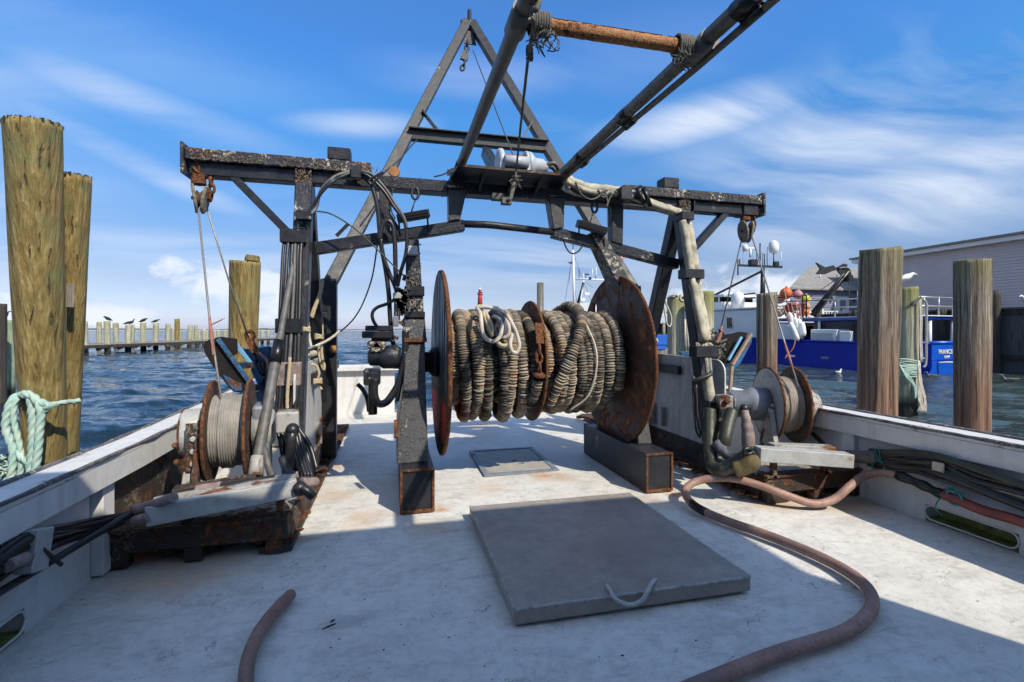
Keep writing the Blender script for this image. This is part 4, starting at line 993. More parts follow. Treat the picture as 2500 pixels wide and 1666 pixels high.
MB().span(0.10, 0.20, 4.13, 4.16, 1.92, 2.0).build('white_fitting', M_WINCHGREY, reel, 0.01)
post([(2.07, 2.20, 3.86, 4.60, 0.306), (2.09, 2.19, 4.00, 4.58, 0.80), (2.09, 2.19, 4.10, 4.52, 1.35), (2.085, 2.18, 4.16, 4.46, 1.72)], M_PITTED)
post([(2.04, 2.17, 4.16, 4.42, 1.70), (1.90, 2.04, 4.19, 4.40, 1.98), (1.77, 1.90, 4.21, 4.36, 2.20)], M_BLACKR)
MB().bar((0.02, 3.73, 0.50), (0.02, 3.78, 0.62), 0.03, 0.04).build('rust_collar', M_RUSTEDGE, reel)
# corrosion on the posts
mb = MB()
for i in range(170):
    z = g.uniform(1.22, 2.05); y = 4.00 + (z - 1.22) * .22
    rot = Matrix.Rotation(g.uniform(0, 3), 3, 'Y')
    mb.box((g.uniform(.122, .225), y + .018, z), (g.uniform(.006, .016), .012, g.uniform(.005, .012)), rot)
mb.build('corrosion', M_SCAB, reel)['kind'] = 'stuff'
# hydraulic motor on the outboard side of the post
mo = MB().lathe([(0.075, 0), (0.095, 0.03), (0.095, 0.14), (0.07, 0.17), (0.07, 0.24), (0.04, 0.26)], (0.06, 4.10, 1.08), (-1, 0, 0), 20).build('hydraulic_motor', M_BLACK, reel)
MB().span(-0.20, -0.06, 4.02, 4.18, 1.15, 1.21).build('valve_block', M_BLACKR, mo, 0.012)
MB().prism([PY(905, 850, 4.02), PY(918, 832, 4.02), PY(935, 848, 4.02), PY(948, 860, 4.02), PY(905, 862, 4.02)], (0, .12, 0)).build('lug', M_BLACKR, mo, 0.008)
MB().span(-0.23, -0.10, 4.03, 4.16, 0.86, 0.99).build('port_block', M_BLACK, mo, 0.012)
MB().rod((-0.16, 4.09, 0.86), (-0.16, 4.09, 0.62), 0.035, 14).build('pipe_elbow', M_BLACKC, mo)
MB().span(-0.17, 0.02, 4.05, 4.10, 1.205, 1.25).build('lamp_bracket', M_BLACKC, reel, 0.004)
# small lamp hood on the post
MB().span(-0.24, 0.0, 4.00, 4.12, 1.235, 1.29).build('hood', M_DARK, reel, 0.006)
MB().span(-0.215, 0.0, 4.01, 4.10, 1.292, 1.335).build('hood_fins', M_DARK, reel, 0.006)

# ------------------------------------------------------------------ the sweep cable: steel rope threaded through rubber discs, wound on each half of the reel
def cookie_tube(pts, r, rs, sp=0.0215, n=12):
    # pts: dense path. Every disc is a short drum between two grooves.
    P = np.array([tuple(p) for p in pts]); seg = np.linalg.norm(np.diff(P, axis=0), axis=1); L = np.concatenate([[0], np.cumsum(seg)])
    s = 0.0; ss = []; rr = []; vv = []; big = rs.uniform(-.1, .1); patch = 0.5
    while s < L[-1] - sp:
        w_ = sp * rs.uniform(0.8, 1.25); q = r * rs.uniform(0.86, 1.08); val = min(1, max(0, 0.46 + 0.26 * math.sin(s * 1.7 + big * 30) + 0.22 * math.sin(s * 0.53 + big * 90) + rs.uniform(-.34, .34)))
        if rs.random() < 0.05: val = 1.0
        for f, k, dv in ((0.00, 0.62, -.55), (0.24, 0.95, 0.0), (0.5, 1.04, .05), (0.76, 0.95, 0.0)):
            ss.append(s + f * w_); rr.append(q * k if k > .8 else r * k); vv.append(max(0, val + dv) if k > .8 else 0.02)
        s += w_
    ss = np.array(ss); rr = np.array(rr)
    C = np.stack([np.interp(ss, L, P[:, i]) for i in range(3)], 1)
    T = np.gradient(C, axis=0); T /= np.linalg.norm(T, axis=1)[:, None] + 1e-9
    ref = np.array([1.0, 0.0, 0.0]); N1 = ref - T * (T @ ref)[:, None]; N1 /= np.linalg.norm(N1, axis=1)[:, None] + 1e-9; N2 = np.cross(T, N1)
    a = np.linspace(0, 2 * math.pi, n, endpoint=False)
    tilt = np.repeat(np.array([rs.uniform(-.16, .16) for _ in range(len(ss) // 4 + 1)]), 4)[:len(ss)]; tph = np.repeat(np.array([rs.uniform(0, 6.28) for _ in range(len(ss) // 4 + 1)]), 4)[:len(ss)]
    V = C[:, None, :] + rr[:, None, None] * (np.cos(a)[None, :, None] * N1[:, None, :] + np.sin(a)[None, :, None] * N2[:, None, :])
    V = V + T[:, None, :] * (rr[:, None] * tilt[:, None] * np.cos(a[None, :] - tph[:, None]))[:, :, None]
    m = len(ss); V = V.reshape(-1, 3); fs = []
    for i in range(m - 1):
        b = i * n
        for k in range(n):
            k2 = (k + 1) % n; fs.append((b + k, b + k2, b + n + k2, b + n + k))
    return V, fs, np.repeat(np.array(vv), n)
def wound(x0, x1, layers, seed):
    rs = random.Random(seed); mb = MB(); vals = []
    for (Rc, turns, sag, wob, r) in layers:
        ph = rs.uniform(0, 6.28); pts = []; N = int(turns * 90)
        sags = [rs.uniform(0.2, 1.0) * sag for _ in range(int(turns) + 3)]; offs = [rs.uniform(-1, 1) * wob for _ in range(int(turns) + 3)]; angs_ = [rs.uniform(-1, 1) * wob * 1.1 for _ in range(int(turns) + 3)]
        for i in range(N + 1):
            th = 2 * math.pi * i / 90; tn = th / (2 * math.pi); k = int(tn); f = tn - k; e = f * f * (3 - 2 * f)
            sg = sags[k] * (1 - e) + sags[k + 1] * e; of_ = offs[k] * (1 - e) + offs[k + 1] * e; an = angs_[k] * (1 - e) + angs_[k + 1] * e
            x = x0 + r + (x1 - x0 - 2 * r) * (i / N) + of_ + an * math.cos(th + ph)
            x = min(max(x, x0 + r), x1 - r)
            down = max(0.0, -math.sin(th)) ** 1.5; front = max(0.0, -math.cos(th))
            rad = Rc + 0.012 * mnoise.noise((tn * 3.1, seed, Rc * 9))
            pts.append((x, RY + rad * math.cos(th) - sg * .25 * down, RZ + rad * math.sin(th) - sg * down))
        V, fs, vv = cookie_tube(pts, r, rs); mb.add([tuple(q) for q in V], fs, True); vals.append(vv)
    mb.val = None; o = mb
    allv = np.concatenate(vals); full = np.zeros(len(mb.v)); full[:len(allv)] = allv; mb.val = full.astype(np.float32)
    return o
o = wound(DL + .02, DM - .02, [(0.335, 8.4, 0.0, 0.02, 0.046), (0.418, 7.6, 0.085, 0.05, 0.048)], 5)
tag(o.build('sweep_cable', M_COOKIE), 'thick ribbed cable of tan rubber discs wound on the reel half with the white rope', 'cable', 'ribbed cables wound on the net reel')
o = wound(DM + .02, DR - .02, [(0.335, 8.4, 0.0, 0.02, 0.046), (0.412, 7.6, 0.05, 0.06, 0.048)], 23)
tag(o.build('sweep_cable', M_COOKIE), 'thick ribbed cable of tan rubber discs wound beside the big rusty flange with a hole', 'cable', 'ribbed cables wound on the net reel')
# loose end crossing over the right half
pts = catmull([(1.29, RY - .33, RZ - .37), (1.36, RY - .47, RZ - .12), (1.46, RY - .50, RZ + .12), (1.55, RY - .43, RZ + .31), (1.60, RY - .24, RZ + .45), (1.60, RY + .02, RZ + .50), (1.52, RY + .2, RZ + .44)], 16)
V, fs, vv = cookie_tube(pts, 0.047, random.Random(2)); mb = MB().add([tuple(q) for q in V], fs, True); mb.val = np.array(vv, dtype=np.float32)
tag(mb.build('cable_end', M_COOKIE), 'loose ribbed cable end crossing slantwise over the windings near the rusty flange', 'cable')
# short cable end with a shackle and chain against the divider
pts = catmull([(1.13, RY - .30, RZ - .36), (1.15, RY - .42, RZ - .24), (1.16, RY - .49, RZ - .10)], 12)
V, fs, vv = cookie_tube(pts, 0.047, random.Random(9)); mb = MB().add([tuple(q) for q in V], fs, True); mb.val = np.array(vv, dtype=np.float32)
tag(mb.build('cable_end', M_COOKIE), 'short ribbed cable stub hanging from a chain against the reel divider', 'cable')
mb = MB(); chain(mb, [(1.16, RY - .50, RZ - .06), (1.15, RY - .52, RZ + .06), (1.155, RY - .50, RZ + .16)], 0.085, 0.012)
mb.lathe([(0.052, 0), (0.055, .02), (0.03, .035)], (1.16, RY - .495, RZ - .10), (0, -.3, 1), 16)
mb.prism([(1.13, RY - .52, RZ + .17), (1.20, RY - .50, RZ + .17), (1.205, RY - .44, RZ + .34), (1.135, RY - .46, RZ + .34)], (0, .02, 0))
tag(mb.build('divider_chain', M_CHAIN), 'rusty plate with a short chain and shackle on the reel divider', 'chain')
mb = MB().tube(catmull([(1.60, RY - .30, RZ + .42), (1.66, RY - .46, RZ + .16), (1.67, RY - .475, RZ - .05), (1.62, RY - .42, RZ - .28), (1.50, RY - .30, RZ - .42)], 10), 0.008, 8)
tag(mb.build('thin_line', M_ROPEWHITE), 'thin white line laid round the ribbed cable near the rusty flange', 'line')
# white rope hank hung over the left windings
hank = thing('rope_hank', 'coiled hank of soft white rope hung over the ribbed cable under the lighthouse', 'rope', (0.82, RY - .45, RZ))
def hp(u, v, y): return PY(u, v, y)
k8 = lambda x, y: (1080 + x / 4.525, 720 + y / 4.525)
def loop(pts, y, r, mat, name='strand', lob=0):
    P = [hp(*k8(a, b), y + dy) for a, b, dy in pts]
    return MB().tube(catmull(P, 8), r, 12).build(name, mat, hank)
yf = RY - 0.56
loop([(390, 160, .20), (420, 210, .06), (430, 300, 0), (440, 400, -.01), (480, 480, 0), (560, 515, 0), (630, 470, .0), (655, 380, 0), (660, 300, .03), (600, 250, .06), (560, 240, .10)], yf, 0.0165, M_ROPEWHITE)
loop([(380, 150, .24), (480, 140, .18), (600, 160, .12), (700, 210, .06), (760, 300, .0), (820, 430, 0), (850, 560, 0), (820, 640, 0), (770, 620, 0), (750, 540, 0), (770, 420, .02), (750, 320, .05), (700, 230, .10), (640, 180, .16)], yf, 0.0155, M_ROPEWHITE)
loop([(450, 190, .10), (490, 300, .06), (520, 400, .04), (560, 460, .04)], yf, 0.0165, M_ROPETAN)
loop([(470, 190, .12), (510, 260, .05), (545, 350, .04), (550, 430, .05)], yf, 0.0155, M_ROPETAN)
loop([(570, 200, .14), (650, 240, .05), (690, 310, .01), (690, 400, 0), (640, 460, .02), (600, 430, .03), (590, 330, .05)], yf, 0.016, M_ROPEGREY)
loop([(560, 230, .10), (620, 290, .04), (650, 380, .02), (620, 440, .03)], yf, 0.0155, M_ROPEGREY)
loop([(690, 250, .06), (730, 330, .0), (735, 420, 0), (700, 470, .01), (650, 460, .03)], yf, 0.0155, M_ROPEWHITE)
loop([(600, 520, .03), (660, 560, .02), (720, 550, .02), (750, 480, .02), (740, 400, .04)], yf, 0.015, M_ROPETAN)
loop([(610, 545, .05), (680, 575, .04), (735, 545, .03)], yf, 0.0155, M_ROPEWHITE)
loop([(370, 180, .26), (400, 130, .26), (500, 135, .22), (620, 150, .20)], yf, 0.015, M_ROPEWHITE)

# ------------------------------------------------------------------ trawl winches beside each bulwark
WY, WZ, WR = 3.55, 0.645, 0.32
def winch(mir, label):
    # built on the left side; mir maps X to the other side
    t = thing('trawl_winch', label, 'winch', (mir(-1.03), WY, 0.0), 'trawl winches beside the bulwarks')
    sg = 1 if mir(0) == 0 else -1
    def X(x): return mir(x)
    def sp(x0, x1, *a): x0, x1 = sorted((X(x0), X(x1))); return MB().span(x0, x1, *a)
    prof = []; nw = 15; w_ = 0.205
    for k in range(nw):
        for a in (0, .2, .5, .8): prof.append((0.225 + 0.0065 * math.sin(a * math.pi) + (0.012 if 3 < k < 9 else 0), 0.005 + (k + a) * w_ / nw))
    MB().lathe(prof, (X(-1.137), WY, WZ), (sg, 0, 0), 64).build('wire_drum', M_WIREROPE if sg > 0 else M_WIRERUST, t)
    for x, mt in ((-1.14, M_RUSTDISC if sg > 0 else M_RUST), (-0.925, M_RUST if sg > 0 else M_GREY)):
        o = MB().lathe([(WR - .004, -0.008), (WR, -0.005), (WR, 0.005), (WR - .004, 0.008)], (X(x), WY, WZ), (1, 0, 0), 64, False).build('flange', mt, t)
        rim = [(X(x), WY + WR * math.cos(2 * math.pi * k / 64), WZ + WR * math.sin(2 * math.pi * k / 64)) for k in range(65)]
        MB().tube(rim, 0.0105, 8).build('rim', M_RUSTEDGE, o)
    return t, X, sp, sg
wl, X, sp, sg = winch(lambda x: x, 'winch wound with pale wire between rusty flanges, beside the bulwark nearest the tall yellow pilings')
# bearing drum outboard, with its bolted bracket
MB().lathe([(0.145, 0), (0.15, .01), (0.15, .12), (0.13, .13)], (-1.30, WY, WZ), (1, 0, 0), 40).build('bearing_housing', M_GREY, wl)
MB().tube([(-1.297, WY + .152 * math.cos(a), WZ + .152 * math.sin(a)) for a in [k * .2618 for k in range(25)]], 0.006, 8).build('housing_seam', M_GREYR, wl)
br = MB().prism([(-1.165, WY - .20, WZ + .06), (-1.165, WY - .10, WZ + .10), (-1.165, WY + .05, 0.205), (-1.165, WY - .34, 0.205)], (-0.035, 0, 0)).build('bracket', M_RUST, wl, 0.004)
MB().span(-1.245, -1.166, WY - .205, WY - .19, 0.44, WZ + .09).build('bracket_plate', M_RUST, wl, 0.003)
MB().prism([(-1.26, WY - .19, .44), (-1.16, WY - .19, .44), (-1.15, WY - .26, .20), (-1.28, WY - .26, .20)], (0, 0.015, 0)).build('bracket_plate', M_GREYR, wl, 0.003)
for k in range(3):
    MB().lathe([(0.018, 0), (0.018, .010), (0.012, .014)], (-1.205, WY - .205, 0.49 + k * .075), (0, -1, 0), 10).build('bolt', M_GREY, wl)
for (x, y, z) in ((-1.315, WY - .13, WZ - .05), (-1.315, WY - .10, WZ - .16)):
    MB().ball((x, y, z), 0.018, 10).build('rusty_lug', M_RUSTEDGE, wl)
MB().span(-0.905, -0.80, WY - .10, WY + .14, 0.22, WZ + .16).build('gear_case', M_GREYBLUE, wl, 0.02, 2)
MB().lathe([(0.14, 0), (0.14, .10), (0.10, .13)], (-0.905, WY + .02, WZ), (1, 0, 0), 30).build('gear_cover', M_GREY, wl)
MB().span(-0.755, -0.62, WY - .20, WY - .07, 0.635, 0.77).build('valve_block', M_GREYR, wl, 0.012, 2)
MB().ball((-0.655, WY - .25, 0.665), 0.042, 14, (1, 1.2, 1)).build('elbow', M_DARK, wl)
MB().tube(catmull([(-0.655, WY - .25, 0.665), (-0.66, WY - .28, .60), (-0.675, WY - .27, .45), (-0.70, WY - .25, .30)], 6), 0.03, 12).build('hydraulic_hose', M_HOSE, wl)
MB().tube(catmull([(-0.82, WY - .2, 0.55), (-0.79, WY - .27, .45), (-0.755, WY - .28, .34)], 6), 0.022, 10).build('hydraulic_hose', M_GREYHOSE, wl)
# base frame: rusty channels
def base(t, mir, greymat):
    def S(x0, x1, *a): x0, x1 = sorted((mir(x0), mir(x1))); return MB().span(x0, x1, *a)
    S(-1.52, -0.60, 3.08, 3.17, 0.08, 0.20).build('base_beam', M_RUST, t, 0.006)
    S(-1.52, -0.60, 3.06, 3.171, 0.201, 0.215).build('base_flange', M_RUST, t)
    S(-1.52, -0.60, 3.70, 3.80, 0.06, 0.20).build('base_beam', M_RUST, t, 0.006)
    S(-1.50, -0.62, 3.175, 3.695, 0.185, 0.20).build('base_plate', M_GREYR, t)
    S(-0.70, -0.598, 3.172, 3.9, 0.04, 0.183).build('base_beam', M_RUST, t, 0.006)
    for x in (-1.50, -1.14, -0.72):
        S(x, x + .09, 3.09, 3.16, -0.004, 0.079).build('base_foot', M_RUST, t, 0.004)
    S(-1.30, -1.0, 3.20, 3.45, 0.0, 0.06).build('timber_chock', M_WOODDARK, t, 0.004)
    return S
wl.rotation_euler.z = R(8)
wlb = thing('winch_skid', 'rusty channel base frame with a grey cable tray under the pale wire winch', 'base frame', (-1.05, 3.4, 0), 'winch base frames')
base(wlb, lambda x: x, M_GREY)
MB().bar((-1.25, 2.935, 0.335), (-0.55, 3.085, 0.385), 0.11, 0.10).build('cable_tray', M_GREY, wlb, 0.004)
MB().bar((-1.25, 2.985, 0.388), (-0.55, 3.135, 0.438), 0.11, 0.006).build('tray_lip', M_GREYR, wlb)
MB().bar((-1.20, 3.12, 0.395), (-0.80, 3.20, 0.415), 0.10, 0.035).build('tray_shelf', M_RUST, wlb, 0.003)
for x in (-1.15, -0.66): MB().span(x, x + .04, 3.08, 3.12, 0.21, 0.33).build('tray_leg', M_RUST, wlb)

mirR = lambda x: 2.09 - x
wr, X, sp, sg = winch(mirR, 'rust streaked winch wound with wire, beside the bulwark facing the blue boat')
x_ = mirR(-0.925)
MB().lathe([(0.145, 0), (0.145, .16), (0.12, .18), (0.115, .30), (0.09, .33)], (x_ - .015, WY, WZ), (-1, 0, 0), 36).build('motor_housing', M_GREYBLUE, wr)
MB().prism([(x_ - .02, WY - .17, WZ - .02), (x_ - .02, WY - .08, WZ + .06), (x_ - .02, WY + .06, .20), (x_ - .02, WY - .30, .20)], (-0.04, 0, 0)).build('bracket', M_GREYR, wr, 0.004)
for k in range(3):
    MB().lathe([(0.014, 0), (0.014, .010)], (x_ - .04, WY - .175 , 0.56 + k * .05), (0, -1, 0), 8).build('bolt', M_GREY, wr)
MB().lathe([(0.20, 0), (0.19, .05), (0.165, .12), (0.13, .17), (0.06, .19)], (mirR(-1.15), WY, WZ - .02), (1, 0, 0), 30).build('bearing_housing', M_GREYR, wr)
wrb = thing('winch_skid', 'rusty ledge and grey cable tray under the rust streaked winch', 'base frame', (3.1, 3.4, 0), 'winch base frames')
base(wrb, mirR, M_GREY)
MB().bar((2.62, 3.09, 0.385), (3.29, 2.93, 0.335), 0.11, 0.10).build('cable_tray', M_GREY, wrb, 0.004)
MB().bar((2.80, 3.15, 0.42), (3.26, 3.05, 0.40), 0.10, 0.03).build('tray_shelf', M_GREYR, wrb, 0.003)
for x in (2.74, 3.2): MB().span(x, x + .035, 3.06, 3.10, 0.20, 0.31).build('tray_leg', M_RUST, wrb)
MB().span(2.50, 2.61, WY - .30, WY - .19, 0.64, 0.755).build('valve_block', M_GREYR, wr, 0.010, 2)
MB().span(2.615, 2.64, WY - .29, WY - .20, 0.66, 0.74).build('valve_cap', M_GREYR, wr, 0.01)
MB().lathe([(0.02, 0), (0.024, .02), (0.014, .03)], (2.555, WY - .30, 0.71), (0, -1, 0), 10).build('valve_plug', M_RUSTEDGE, wr)
MB().ball((2.685, WY - .33, 0.655), 0.036, 14).build('elbow', M_DARK, wr)
# coloured bag-like sleeve hanging from the valve
MB().tube(catmull([(2.685, WY - .34, 0.64), (2.69, WY - .36, .56), (2.70, WY - .37, .45), (2.70, WY - .37, .36), (2.685, WY - .35, 0.33)], 6), [0.03] * 4 + [0.036] * 4 + [0.044] * 4 + [0.05] * 4 + [0.05] * 4 + [0.046] * 3 + [0.03] * 2, 16).build('hose_sleeve', M_CANVASP, wr)
wr.rotation_euler.z = R(-18); wr.location = wr.location + Vector((0.20, 0.08, 0.0))

# ------------------------------------------------------------------ blocks hanging from the gantry arms, wires, trawl doors
z3 = lambda x, y: (420 + x / 3.136, 320 + y / 3.136)
z4 = lambda x, y: (400 + x / 3.136, 780 + y / 3.136)
z4b = lambda x, y: (1580 + x / 3.136, 780 + y / 3.136)
z6 = lambda x, y: (850 + x / 3.136, 380 + y / 3.136)
zb2 = lambda x, y: (1300 + x / 3.136, 380 + y / 3.136)
z5 = lambda x, y: (x / 2.354, 1000 + y / 2.354)
z7 = lambda x, y: (1900 + x / 2.852, 950 + y / 2.852)
def block(c, label, tilt):
    t = thing('pulley_block', label, 'pulley block', c, 'pulley blocks hanging from the gantry arms')
    c = Vector(c)
    for s, a in ((-1, .12), (1, -.16)):
        poly = []
        for k in range(16):
            q = 2 * math.pi * k / 16; poly.append(c + Vector((s * .03, 0.075 * math.cos(q), 0.115 * math.sin(q) - .02)))
        rot = Matrix.Rotation(a + tilt, 3, 'Z') @ Matrix.Rotation(-a * 1.2, 3, 'Y')
        poly = [c + rot @ (p - c) for p in poly]
        MB().prism(poly, rot @ Vector((s * .022, 0, 0))).build('cheek', M_BLOCK, t, 0.005)
    MB().lathe([(0.07, -.02), (0.055, -.008), (0.055, .008), (0.07, .02)], c + Vector((0, 0, -.03)), (1, .1, 0), 24).build('sheave', M_RUST, t)
    MB().rod(c + Vector((-.06, 0, -.02)), c + Vector((.06, 0, -.02)), 0.014, 10).build('pin', M_RUST, t)
    mb = MB(); chain(mb, [c + Vector((0.0, 0, .26)), c + Vector((-0.005, 0, .16)), c + Vector((0, 0, .08))], 0.085, 0.013)
    chain(mb, [c + Vector((0.03, 0.01, .25)), c + Vector((0.075, 0, .14)), c + Vector((0.08, -.01, .03)), c + Vector((.07, 0, -.03))], 0.075, 0.011)
    chain(mb, [c + Vector((-0.05, 0.0, .22)), c + Vector((0.01, -.02, .15)), c + Vector((0.05, 0, .20))], 0.075, 0.012)
    mb.build('chain', M_CHAIN, t)
    MB().prism([c + Vector(q) for q in ((-.05, -.03, .18), (.03, -.03, .18), (.04, -.03, .08), (-.06, -.03, .08))], (0, .06, 0)).build('becket', M_CHAIN, t, 0.01)
    return t
bl = PY(489, 478, 4.26); br_ = PY(1822, 560, 4.26)
block(bl, 'weathered pulley block on rusty chain under the arm tip near the yellow pilings', 0.2)
block(br_, 'weathered pulley block on rusty chain under the arm tip above the blue boat', -0.1)
def wire(name, pts, r, mat, label, cat='wire', lob=0, n=8):
    mb = MB().tube(pts, r, 10 if lob else 8, lobes=lob, pitch=0.03) if not lob else MB().tube(catmull(pts, 14), r, 12, lobes=3, pitch=0.05)
    o = mb.build(name, mat); tag(o, label, cat); return o
dl = PX(530, 972, -1.05)
w0 = PY(484, 510, 4.24); w1 = Vector((-1.06, 3.40, 0.82))
wire('winch_wire', [w0, w0.lerp(w1, .62), w0.lerp(w1, .64), w1 + Vector((0, .05, .03))], 0.0075, M_STEELWIRE, 'pale wire rope running from the pulley block down to the pale wire winch')
q = PX(515, 800, -1.15)
mb = MB().tube([w0.lerp(w1, .60), w0.lerp(w1, .66), w0.lerp(w1, .78)], [0.008, 0.0115, 0.008], 10)
for k in range(6):
    c = w0.lerp(w1, .64); mb.tube([c, c + Vector((.03 + .012 * k, g.uniform(-.02, .02), .02 + .006 * k))], 0.0025, 5)
tag(mb.build('wire_splice', M_ROPEPINK), 'frayed pink splice on the wire above the pale wire winch', 'splice')
e1 = PY(612, 840, 4.75)
wire('door_wire', [PY(504, 505, 4.30), PY(560, 690, 4.52), e1], 0.007, M_STEELWIRE, 'pale wire rope from the pulley block down to the shackle on the nearer trawl door')
wr0 = PY(1810, 588, 4.27); wr1 = PY(1760, 800, 4.7)
wire('door_wire', [wr0, wr0.lerp(wr1, .5), wr1], 0.007, M_STEELWIRE, 'wire rope from the pulley block down to the blue trawl door beside the blue boat')
v0 = PY(1833, 568, 4.24); v1 = Vector((3.27, 3.38, 0.83))
wire('winch_wire', [v0, v0.lerp(v1, .7), v1], 0.0075, M_STEELWIRE, 'wire rope from the pulley block down to the rust streaked winch')
mb = MB().tube([v0.lerp(v1, .76), v0.lerp(v1, .83), v0.lerp(v1, .92)], [0.008, 0.012, 0.007], 10)
c = v0.lerp(v1, .82)
mb.tube(catmull([c, c + Vector((.03, -.02, .05)), c + Vector((.055, -.02, .12))], 5), 0.005, 6); mb.tube([c + Vector((.055, -.02, .12)), c + Vector((.075, -.02, .135))], 0.004, 5); mb.tube([c + Vector((.055, -.02, .12)), c + Vector((.05, -.02, .145))], 0.004, 5); mb.tube([c, c + Vector((-.04, -.02, -.02)), c + Vector((-.05, -.02, -.04))], 0.005, 6)
tag(mb.build('wire_splice', M_ROPEPINK), 'pink rope splice with loose tails on the wire above the rust streaked winch', 'splice')

# trawl doors: steel boards with ribs, leaning outboard of the side panels
def slab(poly, y, th, name, mat, par, zm=z4, bev=0.004, dy=None):
    P = [PY(*zm(a, b), y if dy is None else y + dy * (i / max(1, len(poly) - 1))) for i, (a, b) in enumerate(poly)]
    return MB().prism(P, (0, th, 0)).build(name, mat, par, bev)
def pbar(p, q, y0, y1, w_, h_, name, mat, par, zm=z4):
    return MB().bar(PY(*zm(*p), y0), PY(*zm(*q), y1), w_, h_, (0, 1, 0)).build(name, mat, par, 0.003)
M_TARRED = mat_paint('tarred_board', (0.010, 0.010, 0.012), (0.030, 0.022, 0.018), rust=0.42, rough=0.8, lumps=0.6, scale=2, spec=0.15)
td = thing('trawl_door', 'blue and rust trawl door standing on edge behind the pale wire winch', 'trawl door', (-1.2, 4.7, 0.4), 'trawl doors leaning outboard of the gantry')
slab([(300, 205), (318, 172), (352, 152), (390, 150), (470, 230), (610, 440), (625, 520), (590, 560), (530, 555), (480, 500), (380, 370), (312, 258)], 4.42, 0.035, 'board', M_TARRED, td)
slab([(455, 425), (590, 490), (600, 545), (545, 550), (490, 497)], 4.413, 0.006, 'blue_patch', M_BLUE, td, bev=0)
slab([(385, 142), (440, 134), (556, 150), (560, 262), (520, 282), (455, 205)], 4.52, 0.03, 'board', M_TARRED, td)
pbar((415, 152), (600, 405), 4.40, 4.40, 0.03, 0.034, 'rib', M_BLUE, td)
pbar((600, 405), (690, 530), 4.40, 4.42, 0.03, 0.034, 'rib', M_BLUE, td)
pbar((540, 172), (690, 370), 4.66, 4.70, 0.03, 0.035, 'rib', M_BLUELIGHT, td)
pbar((690, 370), (760, 520), 4.70, 4.72, 0.05, 0.05, 'rib', M_BLUE, td)
pbar((560, 355), (660, 350), 4.55, 4.68, 0.05, 0.06, 'rib', M_BLUEDARK, td)
pbar((560, 525), (770, 520), 4.55, 4.72, 0.05, 0.06, 'rib', M_BLUEDARK, td)
slab([(600, 228), (690, 222), (800, 205), (845, 225), (865, 258), (838, 340), (828, 520), (770, 505), (735, 420), (690, 340), (640, 285)], 4.80, 0.03, 'board', M_BLUE, td)
slab([(805, 212), (850, 228), (866, 260), (830, 320), (800, 300)], 4.79, 0.008, 'dark_patch', M_BLUEDARK, td, bev=0)
pbar((835, 260), (815, 510), 4.77, 4.77, 0.03, 0.03, 'rib', M_BLUELIGHT, td)
slab([(690, 560), (810, 530), (800, 660), (730, 670), (700, 600)], 4.7, 0.05, 'board', M_BLUE, td)
mb = MB(); chain(mb, [PY(*z4(690, 270), 4.74), PY(*z4(740, 370), 4.72), PY(*z4(790, 470), 4.70), PY(*z4(810, 510), 4.7)], 0.085, 0.013)
chain(mb, [PY(*z4(760, 330), 4.73), PY(*z4(770, 430), 4.70), PY(*z4(750, 500), 4.7)], 0.08, 0.012); mb.build('chain', M_DARK, td)
mb = MB().bar(PY(*z4(650, 150), 4.74), PY(*z4(705, 250), 4.72), 0.05, 0.06, (0, 1, 0)); mb.tube(catmull([PY(*z4(640, 150), 4.73), PY(*z4(630, 110), 4.73), PY(*z4(660, 90), 4.73), PY(*z4(690, 130), 4.73), PY(*z4(660, 160), 4.73)], 6), 0.016, 8)
mb.build('shackle', M_CHAIN, td)
MB().tube(catmull([PY(*z4(660, 240), 4.72), PY(*z4(730, 260), 4.70), PY(*z4(790, 320), 4.70), PY(*z4(800, 400), 4.70)], 6), 0.012, 8).build('pennant', M_ROPEPINK, td)
M_RAILBROWN = mat_paint('worn_brown_edge', (0.22, 0.13, 0.07), (0.36, 0.27, 0.19), rust=0.5, rough=0.7, lumps=0.6, scale=4)
tr = thing('trawl_door', 'dark blue trawl door with rusty rim beside the blue boat', 'trawl door', (3.5, 4.6, 0.5), 'trawl doors leaning outboard of the gantry')
slab([(490, 150), (560, 118), (640, 112), (715, 95), (775, 103), (705, 230), (640, 335), (590, 340), (480, 330), (465, 220)], 4.72, 0.03, 'board', M_TARRED, tr, z4b)
pbar((722, 135), (622, 312), 4.66, 4.62, 0.025, 0.022, 'rib', M_BLUELIGHT, tr, z4b)
pbar((795, 112), (650, 350), 4.66, 4.55, 0.03, 0.035, 'rim', M_RAILBROWN, tr, z4b)
slab([(808, 125), (800, 180), (720, 330), (658, 400), (650, 368), (730, 250)], 4.64, 0.05, 'blue_edge', M_BLUE, tr, z4b)
pbar((648, 360), (625, 660), 4.40, 4.30, 0.03, 0.03, 'rim', M_RAILBROWN, tr, z4b)
slab([(260, 250), (420, 235), (470, 262), (470, 300), (270, 275)], 4.9, 0.05, 'top_edge', M_BLUE, tr, z4b)
mb = MB()
for k in range(44):
    c = PY(*z4b(540 + g.gauss(0, 28), 190 + g.gauss(0, 45)), 4.60); mb.tube([c, c + Vector((g.uniform(-.07, .07), g.uniform(-.03, .03), g.uniform(-.07, .07))), c + Vector((g.uniform(-.09, .09), g.uniform(-.03, .03), g.uniform(-.12, .03)))], g.uniform(.004, .010), 5)
mb.build('frayed_lashing', M_ROPEDARK, tr)
MB().tube(catmull([PY(*z4b(570, 55), 4.62), PY(*z4b(562, 100), 4.6), PY(*z4b(545, 150), 4.6), PY(*z4b(530, 180), 4.6)], 6), [0.012] * 5 + [0.022] * 14, 10).build('pennant', M_ROPEPINK, tr)

